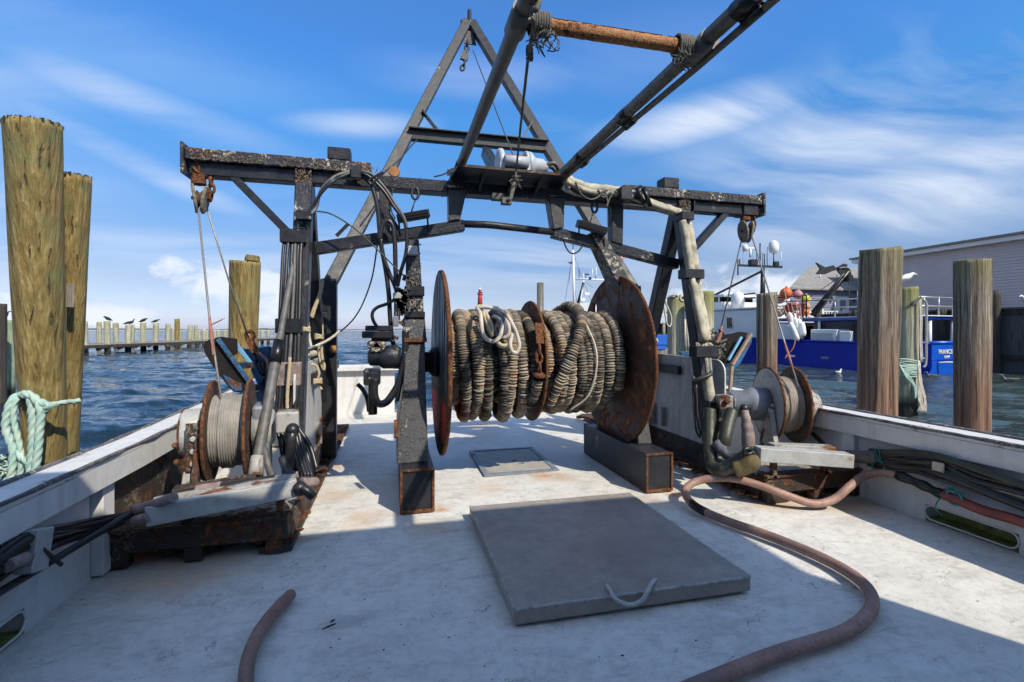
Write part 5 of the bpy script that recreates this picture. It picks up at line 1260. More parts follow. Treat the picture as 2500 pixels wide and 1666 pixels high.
# ------------------------------------------------------------------ hydraulic hoses and lashings on the legs
def leg(z): return 4.27 - (2.51 - z) * (4.27 - 3.73) / 2.46
hb = thing('hose_bundle', 'bundle of black hydraulic hoses strapped down the gantry leg by the trawl door', 'hoses', (-0.70, 3.9, 0.3))
for k in range(6):
    x = -0.815 + 0.026 * k; yo = -0.085 - 0.012 * (k % 2)
    pts = [(x + .02, leg(2.06) + yo + .01, 2.08)] + [(x + 0.006 * math.sin(z * 3 + k), leg(z) + yo, z) for z in (1.95, 1.7, 1.4, 1.1, .85, .65)] + [(x + .05 + .012 * k, leg(.5) + yo - .03, .48), (x + .09 + .016 * k, leg(.3) + yo - .06, .32)]
    MB().tube(catmull(pts, 6), 0.0125 + 0.002 * (k % 3), 10).build('hose', M_HOSE if k != 3 else M_GREYHOSE, hb)
for (z, h_, mt) in ((2.02, .10, M_BLACKC), (1.33, .11, M_BLACKC), (0.98, .17, M_CANVASP), (0.70, .085, M_BLACKC)):
    MB().box((-0.75, leg(z) - .075, z), (0.185, 0.11, h_)).build('clamp', mt, hb, 0.006)
for k in range(5):
    pts = [PY(*z3(1030 + 8 * k, 640), 4.08 - .01 * k), PY(*z3(1075 + 8 * k, 580), 4.07), PY(*z3(1140, 480 - 6 * k), 4.05), PY(*z3(1220, 395 - 7 * k), 4.05), PY(*z3(1300, 350 - 6 * k), 4.10), PY(*z3(1400, 318 - 5 * k), 4.14), PY(*z3(1480, 340 - 5 * k), 4.15)]
    MB().tube(catmull(pts, 8), 0.0125, 10).build('hose', M_GREYHOSE if k == 4 else M_HOSE, hb)
MB().box(PY(*z3(1410, 320), 4.13), (0.085, 0.07, 0.10)).build('clamp', M_BLACKC, hb, 0.005)
MB().box(PY(*z3(1010, 650), 4.06), (0.11, 0.07, 0.07)).build('clamp', M_BLACKC, hb, 0.005)
# hoses that drop from the beam to the reel motor
rh = thing('reel_hoses', 'looping black hydraulic hoses dropping from the gantry beam to the reel motor', 'hoses', (0.0, 4.1, 1.1))
def rhose(pts, y, r, mat=M_HOSE):
    MB().tube(catmull([PY(*z6(a, b), y + (c[0] if c else 0)) for a, b, *c in pts], 8), r, 10).build('hose', mat, rh)
rhose([(95, 150), (150, 190), (190, 260), (225, 400), (240, 560), (255, 700), (285, 860), (310, 1050), (322, 1250), (335, 1400), (350, 1450)], 4.13, 0.019)
rhose([(100, 130), (170, 170), (270, 270), (350, 390), (410, 470), (440, 540), (450, 640), (440, 760), (400, 900), (378, 1000)], 4.10, 0.015)
rhose([(110, 120), (190, 150), (290, 260), (360, 370), (425, 470), (452, 560)], 4.09, 0.011, M_GREYHOSE)
rhose([(240, 640), (255, 560), (280, 510), (318, 505), (345, 555), (358, 680), (362, 860), (368, 980), (372, 1060)], 4.12, 0.019)
rhose([(250, 640), (265, 760), (310, 890), (350, 980), (372, 1040)], 4.11, 0.017)
rhose([(455, 700), (430, 800), (400, 900), (385, 1000)], 4.08, 0.010)
rhose([(375, 1060), (375, 1150), (372, 1260)], 4.10, 0.026, M_GREYHOSE)
rhose([(360, 1100), (300, 1135), (220, 1165), (185, 1210), (195, 1270), (240, 1330), (310, 1375), (385, 1400)], 4.06, 0.0135, M_HOSE)
rhose([(440, 1340), (440, 1480), (425, 1600), (390, 1740), (340, 1830), (290, 1890), (235, 1900), (205, 1850), (200, 1780), (205, 1710)], 4.02, 0.030, M_HOSE)
rhose([(435, 1500), (420, 1650), (390, 1800), (375, 1880)], 4.00, 0.016, M_HOSE)
rhose([(70, 1750), (110, 1790), (145, 1860), (160, 1960)], 5.2, 0.022, M_HOSE)
rhose([(180, 225), (160, 190), (240, 140), (275, 130), (230, 170), (165, 230)], 4.08, 0.008)
MB().box(PY(*z6(365, 1270), 4.05), (0.045, 0.05, 0.085)).build('valve', M_GREYBLUE, rh, 0.006)
MB().box(PY(*z6(372, 1075), 4.06), (0.06, 0.06, 0.05)).build('coupling', M_GREYR, rh, 0.006)
mb = MB()
for k in range(30):
    c = PY(*z6(415 + g.gauss(0, 18), 1120 + g.gauss(0, 110)), 4.08); mb.box(c, (g.uniform(.02, .05), .04, g.uniform(.02, .07)), Matrix.Rotation(g.uniform(-.6, .6), 3, 'Y'))
mb.build('fittings', M_BLACKR, rh)['kind'] = 'stuff'
# thin lines in the rigging
wire('signal_cable', catmull([PY(*z3(1110, 615), 4.05), PY(*z3(1200, 630), 4.05), PY(*z3(1300, 680), 4.05), PY(*z3(1420, 765), 4.05), PY(*z3(1568, 905), 4.05), PY(992, 680, 4.05)], 6), 0.006, M_WIREDARK, 'thin black cable arching from the gantry leg across to the reel post', 'cable')
wire('stay_line', catmull([PY(922, 596, 4.3), PY(905, 690, 4.6), PY(870, 770, 5.0), PY(820, 818, 5.1), PY(750, 856, 4.4)], 8), 0.007, M_ROPEDARK, 'slack dark line from the gantry chord down to the lashed post', 'line')
wire('lamp_cable', catmull([PY(*zb2(235, 640), 4.25), PY(*zb2(260, 710), 4.25), PY(*zb2(300, 750), 4.25), PY(*zb2(350, 735), 4.25), PY(*zb2(390, 680), 4.25)], 8), 0.008, M_WIREDARK, 'black cable looping below the gantry chord near the boat mast', 'cable')
wire('mast_cable', catmull([PY(930, 428, 5.0), PY(975, 390, 5.4), PY(1010, 350, 5.9), PY(1030, 335, 6.0)], 6), 0.008, M_WIREDARK, 'thin cable slung between the mast leg and its crossbar', 'cable')
wire('beam_cable', catmull([PY(1060, 432, 4.2), PY(1085, 425, 4.2), PY(1105, 412, 4.2), PY(1125, 412, 4.2), PY(1160, 424, 4.1), PY(1180, 429, 4.05)], 6), 0.007, M_WIREDARK, 'short black cable draped on the beam beside the overhead pipe', 'cable')
# grey padded pipe leaning from the leg to the winch frame
a = PY(722, 612, 4.10); b = Vector((-0.83, 3.30, 0.40)); pts = [a.lerp(b, k / 12) for k in range(13)]
lp = thing('leaning_pipe', 'long grey taped pipe leaning beside the gantry leg above the pale wire winch', 'pipe', b)
MB().tube(pts, [0.022] * 6 + [0.034] * 7, 16).build('pipe', M_GREYHOSE, lp)
MB().tube([a.lerp(b, .46), a.lerp(b, .56)], 0.038, 16).build('tape_wrap', M_TAPE, lp)
MB().tube([a.lerp(b, .93), a.lerp(b, 1.0)], 0.042, 16).build('cuff', M_GREYR, lp)
# tan ropes lashed on the rear post
zq = lambda x, y: (640 + x / 3.92, 700 + y / 3.92)
lr = thing('lashing_ropes', 'tan and white ropes tied round the posts behind the hose strapped leg', 'ropes', (-0.62, 4.8, 0.9))
def lro(pts, y, r, mat): MB().tube(catmull([PY(*zq(a, b), y) for a, b in pts], 10), r, 12, lobes=3, pitch=0.05).build('rope', mat, lr)
lro([(560, 240), (555, 400), (545, 560), (545, 650), (565, 740), (590, 800)], 4.85, 0.014, M_ROPETAN)
lro([(570, 240), (575, 420), (568, 580), (575, 680), (595, 760), (590, 800)], 4.84, 0.014, M_ROPETAN)
lro([(580, -60), (560, 60), (510, 200), (480, 300)], 4.6, 0.013, M_ROPETAN)
lro([(570, -70), (545, 80), (490, 220), (470, 290)], 4.6, 0.013, M_ROPETAN)
lro([(440, 340), (450, 480), (470, 580)], 4.4, 0.012, M_ROPEWHITE)
lro([(400, 400), (410, 470), (425, 550)], 4.0, 0.012, M_ROPEWHITE)
lro([(430, 610), (500, 575), (600, 530), (680, 480), (740, 430)], 4.6, 0.013, M_ROPEWHITE)
lro([(430, 770), (470, 745), (520, 760), (545, 830), (530, 890), (540, 940), (570, 985)], 4.5, 0.011, M_ROPETAN)
lro([(265, 680), (262, 760), (250, 900), (240, 1050), (240, 1170)], 3.75, 0.013, M_ROPETAN)
mb = MB()
for (a, b, y) in ((575, 270, 4.84), (405, 410, 4.0), (545, 480, 4.84), (525, 905, 4.5)):
    for k in range(5):
        c = PY(*zq(a, b + 8 * (k - 2)), y - .02); mb.tube([c + Vector((math.cos(t) * .035, math.sin(t) * .03, .006 * math.sin(2 * t + k))) for t in [j * .6 for j in range(12)]], 0.010, 7)
mb.build('knot', M_ROPETAN, lr)
c = PX(805, 855, -0.55)
mb = MB().tube(catmull([PY(*zq(500, 640), 4.6), PY(*zq(460, 650), 4.5), PY(*zq(430, 640), 4.45)], 5), 0.03, 8); mb.build('rag', M_CANVAS, lr)
tag(MB().lathe([(0.03, 0), (0.04, .01), (0.04, .05), (0.03, .06)], PY(806, 853, 5.08), (1, 0, 0), 14).build('pipe_stub', M_RUSTBRIGHT), 'orange rusty pipe stub on the post above the transom', 'fitting')

# canvas sleeved bundle along the right beam and leg
M_YELSLEEVE = mat_paint('stained_yellow_sleeve', (0.16, 0.13, 0.035), (0.10, 0.055, 0.025), rust=0.5, rough=0.6, lumps=0.5, scale=4)
cs = thing('canvas_sleeve', 'beige canvas wrapped hoses lashed along the beam and down the leg by the blue boat', 'hoses', (2.75, 4.0, 0.4))
def csl(pts, y, r, mat=M_CANVAS, name='sleeve', nn=8):
    P = catmull([PY(*zb2(a, b), y + (c[0] if c else 0)) for a, b, *c in pts], nn); m = len(P)
    rr = [r * (1 + .18 * mnoise.noise((i * .35, r * 90, 1)) + .08 * mnoise.noise((i * 1.3, 5, r * 70))) for i in range(m)]
    return MB().tube(P, rr, 16).build(name, mat, cs)
csl([(235, 170), (320, 210), (430, 250), (560, 262), (700, 280), (790, 315), (900, 365), (1010, 405), (1125, 440)], 4.10, 0.042)
csl([(300, 235), (420, 300), (560, 315), (700, 335), (820, 350), (940, 395), (1060, 430), (1130, 445)], 4.13, 0.036, M_GREENHOSE)
csl([(240, 185), (330, 235), (450, 280), (600, 290), (720, 310), (850, 350), (980, 395), (1100, 432)], 4.07, 0.026)
csl([(1152, 490, 0), (1172, 620, -.03), (1192, 760, -.06), (1216, 900, -.1), (1237, 1030, -.13), (1266, 1180, -.17), (1294, 1330, -.22), (1308, 1430, -.25)], 4.06, 0.040)
csl([(1190, 520, .02), (1215, 660, -.02), (1235, 800, -.05), (1255, 950, -.09), (1280, 1100, -.13), (1310, 1260, -.18), (1335, 1420, -.23)], 4.06, 0.040)
csl([(1150, 500, 0), (1185, 700, -.04), (1215, 900, -.1), (1260, 1150, -.16), (1320, 1420, -.24)], 4.01, 0.030)
for (a, b, w_, h_, y) in ((1165, 470, .13, .075, 4.04), (1215, 910, .20, .085, 3.93), (1310, 1500, .22, .10, 3.78), (700, 300, .11, .12, 4.05)):
    MB().box(PY(*zb2(a, b), y), (w_, 0.12, h_)).build('clamp', M_BLACKC, cs, 0.006)
for (a0, b0, a1, b1) in ((800, 250, 850, 370), (850, 250, 900, 385), (830, 240, 790, 330)):
    MB().tube([PY(*zb2(a0, b0), 4.03), PY(*zb2((a0 + a1) / 2, (b0 + b1) / 2), 4.01), PY(*zb2(a1, b1), 4.05)], 0.022, 8).build('rubber_strap', M_TAPE, cs)
mb = MB()
for pts in ([(330, 200), (370, 290), (440, 335), (500, 320), (540, 270), (580, 265)], [(560, 280), (575, 360), (570, 390), (590, 330), (610, 300)], [(500, 260), (540, 300), (600, 290), (650, 300), (630, 270)], [(560, 270), (520, 290), (545, 320), (600, 275)], [(640, 260), (700, 250), (740, 230)]):
    mb.tube(catmull([PY(*zb2(a, b), 4.04) for a, b in pts], 8), 0.0065, 6)
mb.build('lashing_line', M_ROPEDARK, cs)
# fray at the sleeve's lower end, then hoses, a white tube, and the green sleeve turning along the deck
mb = MB()
for k in range(60):
    c = PY(*zb2(1300 + g.uniform(-45, 60), 1440 + g.uniform(-10, 14)), 3.80 + g.uniform(-.03, .03)); mb.tube([c, c + Vector((g.uniform(-.02, .03), g.uniform(-.02, .02), g.uniform(-.06, -.02)))], 0.006, 5)
mb.build('frayed_end', M_CANVAS, cs)
for k in range(4):
    MB().tube(catmull([PY(*z4b(435 + 14 * k, 270), 3.75), PY(*z4b(448 + 12 * k, 340), 3.73), PY(*z4b(455 + 12 * k, 420), 3.72)], 6), 0.012, 8).build('hose', M_CANVAS if k % 2 else M_GREYHOSE, cs)
MB().tube(catmull([PY(*z4b(460, 440), 3.70), PY(*z4b(475, 540), 3.68), PY(*z4b(490, 640), 3.66)], 6), 0.042, 14).build('white_tube', M_CANVAS, cs)
MB().box(PY(*z4b(495, 660), 3.66), (0.12, 0.09, 0.06), Matrix.Rotation(.3, 3, 'Y')).build('clamp', M_BLACKC, cs, 0.006)
P = catmull([PY(*z4b(480, 690), 3.62), PY(*z4b(478, 800), 3.58), PY(*z4b(480, 920), 3.52), PY(*z4b(488, 1040), 3.44), PY(*z4b(510, 1130), 3.36), PY(*z4b(570, 1150), 3.26), PY(*z4b(660, 1110), 3.20), PY(*z4b(760, 1050), 3.14), PY(*z4b(830, 1020), 3.10)], 8)
MB().tube(P, [0.052 * (1 + .12 * mnoise.noise((i * .3, 2, 2))) for i in range(len(P))], 16).build('olive_sleeve', M_GREENHOSE, cs)
MB().tube(catmull([PY(*z4b(530, 700), 3.66), PY(*z4b(545, 800), 3.64), PY(*z4b(548, 920), 3.6), PY(*z4b(560, 1000), 3.5)], 8), 0.036, 12).build('olive_sleeve', M_GREENHOSE, cs)
P = catmull([PY(*z4b(530, 950), 3.42), PY(*z4b(570, 1000), 3.36), PY(*z4b(620, 1045), 3.28), PY(*z4b(700, 1040), 3.2), PY(*z4b(790, 1025), 3.12)], 8)
MB().tube(P, [0.045 - 0.0006 * i for i in range(len(P))], 12, lobes=3, pitch=.1).build('frayed_rope', M_ROPEGREY, cs)
P = catmull([PY(*z4b(670, 1150), 3.16), PY(*z4b(740, 1130), 3.12), PY(*z4b(800, 1100), 3.08), PY(*z4b(870, 1110), 3.05)], 8)
MB().tube(P, [0.055, 0.06] + [0.062] * (len(P) - 6) + [0.05, 0.035, 0.02, 0.01], 14).build('yellow_sleeve', M_YELSLEEVE, cs)
MB().tube(catmull([PY(*z4b(650, 700), 3.5), PY(*z4b(620, 800), 3.45), PY(*z4b(600, 900), 3.4), PY(*z4b(590, 960), 3.4)], 8), 0.05, 12).build('olive_sleeve', M_GREENHOSE, cs)
MB().tube([PY(*z4b(770 + 30 * math.cos(t), 1010 + 22 * math.sin(t)), 3.09) for t in [j * .5 for j in range(13)]], 0.016, 8).build('tie', M_TAPE, cs)
# black tarred lashing and a hanging loop on the right leg
mb = MB().tube(catmull([PY(*z4b(350, 480), 3.70), PY(*z4b(400, 455), 3.66), PY(*z4b(470, 430), 3.64), PY(*z4b(490, 405), 3.66)], 6), 0.018, 8)
mb.tube(catmull([PY(*z4b(360, 440), 3.72), PY(*z4b(365, 600), 3.70), PY(*z4b(370, 820), 3.68), PY(*z4b(400, 900), 3.66), PY(*z4b(405, 870), 3.66), PY(*z4b(385, 760), 3.67), PY(*z4b(375, 500), 3.68)], 8), 0.009, 8)
mb.tube(catmull([PY(*z4b(350, 430), 3.72), PY(*z4b(352, 600), 3.70), PY(*z4b(368, 800), 3.69), PY(*z4b(380, 840), 3.69)], 8), 0.009, 8)
tag(mb.build('hanging_line', M_WIREDARK), 'black line looped round the right gantry leg and hanging beside the white panel', 'line')
wire('post_line', catmull([PY(*zb2(985, 1000), 4.7), PY(*zb2(1010, 1100), 4.7), PY(*zb2(1060, 1230), 4.7), PY(*zb2(1055, 1305), 4.7), PY(*zb2(1030, 1290), 4.7), PY(*zb2(1010, 1180), 4.7), PY(*zb2(988, 1010), 4.7)], 8), 0.009, M_ROPEWHITE, 'pale line hanging in a long loop from the rear gantry leg by the grey piling', 'line')

# ------------------------------------------------------------------ work lights hung below the beam
def lamp(pA, pB, y, label, hook, drop):
    t = thing('work_light', label, 'work light', PY(*pA, y), 'work lights slung under the gantry beam')
    a = PY(*pA, y); b = PY(*pB, y)
    h_ = MB().bar(a, b, 0.10, 0.075, (0, -.25, 1)).build('housing', M_DARK, t, 0.006)
    for k in range(3): MB().bar(a + Vector((0, -.055, -.02 + .02 * k)), b + Vector((0, -.055, -.02 + .02 * k)), 0.006, 0.006).build('fin', M_TAPE, t)
    MB().bar(a + (b - a) * 1.0, b + (b - a) * 0.04, 0.09, 0.06).build('end_cap', M_BLACKC, t)
    m = a.lerp(b, .45)
    MB().tube([m + Vector((0, 0, .03)), PY(*drop, y)], 0.006, 6).build('hanger_wire', M_WIREDARK, t)
    c = PY(*hook, y)
    MB().tube([c + Vector((.028 * math.sin(q), 0, .05 * math.cos(q))) for q in [j * math.pi / 8 for j in range(17)]], 0.012, 8).build('eye', M_WIREDARK, t)
    for p in (a.lerp(b, .05), a.lerp(b, .98)): MB().tube([p, p + Vector((0.01, .02, -.14))], 0.008, 6).build('bracket', M_BLACKC, t)
    return t
lamp(z6(375, 485), z6(610, 445), 4.20, 'flat black finned work light hanging under the beam beside the hose loops', z6(513, 290), z6(512, 345))
lamp(zb2(345, 520), zb2(552, 580), 4.18, 'flat black finned work light tilted above the big rusty flange', zb2(475, 395), zb2(462, 440))
wire('lamp_lead', catmull([PY(*zb2(583, 400), 4.2), PY(*zb2(592, 470), 4.2), PY(*zb2(588, 540), 4.2), PY(*zb2(560, 578), 4.2)], 6), 0.008, M_WIREDARK, 'black lead curving down to the work light above the big rusty flange', 'cable')
wire('lamp_lead', catmull([PY(*z6(345, 250), 4.2), PY(*z6(330, 330), 4.2), PY(*z6(330, 420), 4.2), PY(*z6(360, 485), 4.2)], 6), 0.007, M_WIREDARK, 'thin lead hanging by the hose loops to their work light', 'cable')
mb = MB().bar(PY(*z3(1258, 805), 4.3), PY(*z3(1350, 712), 4.3), 0.025, 0.025)
tag(mb.build('turnbuckle', M_BLACKC), 'small black turnbuckle angled above the gantry chord', 'turnbuckle')

# ------------------------------------------------------------------ deck hoses
lh = [PZ(600, 1720, .028), PZ(601, 1640, .028), PZ(612, 1590, .028), PZ(632, 1545, .028), PZ(660, 1505, .028), PZ(690, 1472, .028), PZ(709, 1453, .028)]
o = MB().tube(catmull(lh, 10), 0.027, 20); e = lh[-1]; o.lathe([(0.027, 0), (0.026, .006), (0.017, .010)], e, (lh[-1] - lh[-2]).normalized(), 20)
tag(o.build('short_hose', M_PINKHOSE), 'short length of pinkish rubber hose lying in the foreground shade', 'hose')
Hp = [(1640, 1700, .030), (1722, 1666, .030), (1895, 1597, .030), (2058, 1545, .030), (2119, 1499, .030), (2129, 1457, .030), (2096, 1415, .030), (2026, 1372, .030), (1932, 1330, .030), (1848, 1298, .030), (1768, 1270, .030), (1698, 1237, .04), (1673, 1204, .07), (1689, 1181, .11), (1731, 1169, .15), (1792, 1169, .17), (1857, 1186, .14), (1932, 1214, .08), (1974, 1228, .045), (2007, 1229, .045), (2040, 1217, .08), (2072, 1190, .16)]
P = [PZ(*q) for q in Hp] + [PX(2105, 1164, 3.40), PX(2140, 1154, 3.455)]
dh = thing('deck_hose', 'long pinkish rubber hose snaking across the deck to the bulwark', 'hose', (2.2, 2.6, 0))
MB().tube(catmull(P, 9), 0.0285, 20).build('hose', M_PINKHOSE, dh)
k = 11 * 9 - 4; cm_ = catmull(P, 9)
MB().tube(cm_[k:k + 7], 0.031, 20).build('tape_patch', M_TAPE, dh)
P = [PX(2140, 1154, 3.455), PX(2177, 1157, 3.46), PX(2237, 1178, 3.47), PX(2286, 1201, 3.48), PX(2335, 1220, 3.48), PX(2405, 1248, 3.48), PX(2500, 1276, 3.48), PX(2620, 1330, 3.48), PX(2800, 1420, 3.48)]
Q = catmull(P, 8)
MB().tube(Q[:12], 0.026, 14).build('hose', M_PINKHOSE, dh); MB().tube(Q[10:28], [0.031 + 0.004 * math.sin(i * .9) for i in range(18)], 14).build('taped_joint', M_TAPE, dh); MB().tube(Q[26:], 0.031, 14).build('hose', M_REDHOSE, dh)
def twine(c, label, tails):
    mb = MB()
    for k in range(6):
        mb.tube([c + Vector((-.01 + .006 * k, .045 * math.cos(t) + .008 * k, .045 * math.sin(t))) for t in [j * .6 for j in range(12)]], 0.005, 6)
    for tl in tails: mb.tube(catmull([c] + [c + Vector(q) for q in tl], 6), 0.0042, 6)
    tag(mb.build('twine_tie', M_TEAL), label, 'twine')
twine(PX(2148, 1140, 3.46), 'teal twine tying hoses together where the pink hose meets the bulwark', [[(0, .02, .07), (0, .05, .13)], [(0, -.03, -.04), (-.01, -.07, -.06)], [(0, .0, .08), (0, .01, .15)]])
twine(PX(2333, 1216, 3.47), 'teal twine tied round the red hose on the bulwark', [[(0, .01, .12), (0, .0, .26)], [(-.01, .08, -.03), (-.01, .11, -.10), (-.01, .07, -.14)], [(0, -.06, .06), (0, -.1, .12)]])
# dark hose bundles slung along both bulwarks
rb = thing('bulwark_hoses', 'thick dark hoses sagging along the bulwark under the rail beside the red hose', 'hoses', (3.48, 2.4, 0.3))
for k in range(6):
    P = [PX(*z7(640, 445 + 14 * k), 3.50), PX(*z7(760, 450 + 20 * k), 3.48), PX(*z7(950, 445 + 24 * k), 3.48), PX(*z7(1120, 480 + 26 * k), 3.47), PX(*z7(1350, 560 + 30 * k), 3.47), PX(*z7(1711, 670 + 34 * k), 3.47), PX(*z7(2100, 760 + 40 * k), 3.47)]
    jt = [Vector((g.uniform(-.018, .012), 0, g.uniform(-.014, .014))) for _ in P]; P = [a + b for a, b in zip(P, jt)]
    MB().tube(catmull(P, 7), (0.024, 0.014, 0.020, 0.013, 0.026, 0.016)[k], 10).build('hose', M_HOSE if k % 3 else M_GREENHOSE, rb)
MB().prism([PX(*z7(1072, 503), 3.44), PX(*z7(1152, 520), 3.44), PX(*z7(1148, 612), 3.44), PX(*z7(1068, 590), 3.44)], (.01, 0, 0)).build('card_tag', M_CANVAS, rb)
MB().bar(PX(*z7(450, 470), 3.44), PX(*z7(690, 475), 3.46), 0.10, 0.09).build('sleeve', M_GREYHOSE, rb, 0.02)
MB().tube(catmull([PX(*z7(240, 310), 3.5), PX(*z7(300, 370), 3.48), PX(*z7(370, 425), 3.46)], 6), 0.018, 8).build('hose', M_HOSE, rb)
lb = thing('bulwark_hoses', 'black hoses strapped along the bulwark below the rail in the shaded foreground corner', 'hoses', (-1.45, 2.3, 0.3))
for k in range(7):
    P = [PX(*z5(840, 585 + 6 * k), -1.30), PX(*z5(740, 590 + 9 * k), -1.38), PX(*z5(560, 630 + 13 * k), -1.44), PX(*z5(380, 655 + 18 * k), -1.46), PX(*z5(230, 690 + 22 * k), -1.46), PX(*z5(100, 755 + 22 * k), -1.46), PX(*z5(0, 815 + 24 * k), -1.46), PX(*z5(-200, 950 + 30 * k), -1.46)]
    jt = [Vector((g.uniform(-.004, .02), 0, g.uniform(-.012, .012))) for _ in P]; P = [a + b for a, b in zip(P, jt)]
    MB().tube(catmull(P, 7), (0.013, 0.017, 0.010, 0.015, 0.011, 0.018, 0.012)[k], 10).build('hose', M_HOSE, lb)
P = [PX(*z5(840, 600), -1.27), PX(*z5(745, 605), -1.33), PX(*z5(600, 690), -1.38), PX(*z5(400, 810), -1.42), PX(*z5(200, 930), -1.45), PX(*z5(0, 1050), -1.47), PX(*z5(-150, 1150), -1.48)]
MB().tube(catmull(P, 7), 0.016, 12).build('hose', M_HOSE, lb)
MB().tube(catmull([PX(*z5(1000, 505), -1.10), PX(*z5(900, 540), -1.2), PX(*z5(770, 580), -1.32)], 6), 0.026, 12).build('sleeve', M_CANVASP, lb)
MB().tube(catmull([PX(*z5(860, 615), -1.22), PX(*z5(810, 630), -1.27), PX(*z5(745, 645), -1.34)], 6), 0.026, 12).build('sleeve', M_CANVASP, lb)
c = PX(*z5(197, 808), -1.45); MB().box(c, (0.07, 0.10, 0.17), Matrix.Rotation(-.25, 3, 'X')).build('clamp', M_GREY, lb, 0.006)
MB().tube([PX(*z5(155, 850), -1.44), PX(*z5(100, 870), -1.44), PX(*z5(40, 900), -1.44)], 0.026, 12).build('sleeve', M_CANVASP, lb)
MB().bar(PX(*z5(240, 800), -1.42), PX(*z5(355, 895), -1.40), 0.010, 0.014).build('cable_tie', M_DARK, lb)
th = thing('tray_hoses', 'black hoses and pink sleeve lying on the tray in front of the pale wire winch', 'hoses', (-0.8, 3.1, 0.4))
MB().tube(catmull([PY(*z4(430, 1290), 3.1), PY(*z4(560, 1270), 3.1), PY(*z4(700, 1245), 3.12), PY(*z4(850, 1225), 3.14)], 6), 0.026, 12).build('hose', M_HOSE, th)
MB().tube(catmull([PY(*z4(250, 1310), 3.1), PY(*z4(340, 1295), 3.1), PY(*z4(440, 1280), 3.1)], 6), 0.030, 12).build('sleeve', M_CANVASP, th)
MB().tube(catmull([PY(*z4(905, 1060), 3.25), PY(*z4(940, 1150), 3.2), PY(*z4(1000, 1210), 3.15), PY(*z4(1030, 1270), 3.05)], 6), 0.024, 12).build('hose', M_HOSE, th)
MB().tube(catmull([PY(*z4(1030, 1270), 3.02), PY(*z4(1090, 1310), 3.0), PY(*z4(1145, 1360), 3.0)], 6), 0.026, 12).build('hose', M_HOSE, th)
MB().lathe([(0.036, 0), (0.04, .02), (0.036, .05)], PY(*z4(1025, 1275), 3.03), (0.6, -.6, -.5), 14).build('coupling', M_DARK, th)
MB().tube(catmull([PY(*z4(1050, 1250), 3.2), PY(*z4(1110, 1250), 3.25), PY(*z4(1165, 1245), 3.3)], 6), 0.030, 12).build('sleeve', M_CANVASP, th)
for k in range(3):
    MB().tube(catmull([PY(*z4(985 + 22 * k, 860), 3.55), PY(*z4(1010 + 24 * k, 980), 3.5), PY(*z4(1050 + 24 * k, 1100), 3.42), PY(*z4(1085 + 24 * k, 1200), 3.36)], 6), 0.015, 10).build('hose', M_HOSE, th)

# ------------------------------------------------------------------ pilings
def piling(name, bot, top, rb_, rt, mat, label, cutdir=0.0, cut=0.04, rough=0.010, n=48, rings=60, group=None, crack=0.0, seed=0):
    """A round timber pile: tapered, checked, with an uneven saw cut on top. bot/top are axis points."""
    bot = Vector(bot); top = Vector(top); rs = random.Random(seed + 3); vs = []; fs = []
    ax = (top - bot).normalized(); e1 = ax.cross(Vector((0, 1, 0))).normalized(); e2 = ax.cross(e1); L = (top - bot).length
    splits = [(rs.uniform(0, 6.28), rs.uniform(.02, .05), rs.uniform(.35, 1)) for _ in range(int(9 * crack))]
    for i in range(rings + 1):
        f = i / rings
        for k in range(n):
            a = 2 * math.pi * k / n; r = rb_ + (rt - rb_) * f
            d = mnoise.noise((math.cos(a) * 2.2, math.sin(a) * 2.2, f * L * .5 + seed)) * rough * 1.6 + mnoise.noise((math.cos(a) * 9, math.sin(a) * 9, f * L * .9 + seed)) * rough * .7
            for (sa, sw, sl) in splits:
                da = abs((a - sa + math.pi) % (2 * math.pi) - math.pi)
                if da < sw * 2.2: d -= 0.022 * (1 - da / (sw * 2.2)) * (1 if f > 1 - sl else .3)
            h = f * L
            if f > .93: h += (f - .93) / .07 * (cut * math.cos(a - cutdir) + 0.012 * mnoise.noise((a * 3, seed, 1)))
            vs.append(bot + ax * h + e1 * ((r + d) * math.cos(a)) + e2 * ((r + d) * math.sin(a)))
    for i in range(rings):
        for k in range(n):
            k2 = (k + 1) % n; fs.append((i * n + k, i * n + k2, (i + 1) * n + k2, (i + 1) * n + k))
    # top face: two inner rings, rough
    base = rings * n
    for j, q in enumerate((.72, .35)):
        for k in range(n):
            p = vs[base + k]; c = bot + ax * ((p - bot).dot(ax)); cc = top
            vs.append(cc + ax * ((p - top).dot(ax) * q + rs.uniform(-.006, .006)) + (p - bot - ax * (p - bot).dot(ax)) * q)
    for k in range(n):
        k2 = (k + 1) % n; b1 = (rings + 1) * n; b2 = b1 + n
        fs += [(base + k, base + k2, b1 + k2, b1 + k), (b1 + k, b1 + k2, b2 + k2, b2 + k)]
    fs.append(tuple((rings + 2) * n + k for k in range(n)))
    o = MB().add(vs, fs, True).build(name, mat)
    me = o.data
    for p in list(me.polygons)[rings * n:]: p.use_smooth = False
    return tag(o, label, 'piling', group)
def vpile(u, vt, t, r, dv=0, **k):
    p = PT(u, vt, t); return (p.x, p.y, WATER - 1.0), (p.x, p.y, p.z)
b0 = PT(110, 1130, 4.95); b1 = PT(80, 302, 4.45); b0 = b0 + (b0 - b1) * 0.35
p1 = piling('piling', b0, b1, 0.155, 0.203, M_WOODNEW, 'tallest yellowish timber piling, with teal rope tied round it', 2.6, 0.035, 0.008, 56, 80, seed=1)
b2_ = PT(147, 1130, 5.35); b3 = PT(172, 432, 4.95); b2_ = b2_ + (b2_ - b3) * .35
p2 = piling('piling', b2_, b3, 0.15, 0.168, M_WOODNEW, 'shorter yellowish timber piling close behind the tallest one', 2.6, 0.03, 0.008, 48, 70, seed=5)
a, b = PT(590, 1000, 7.1), PT(599, 638, 6.9); a = a + (a - b) * .5
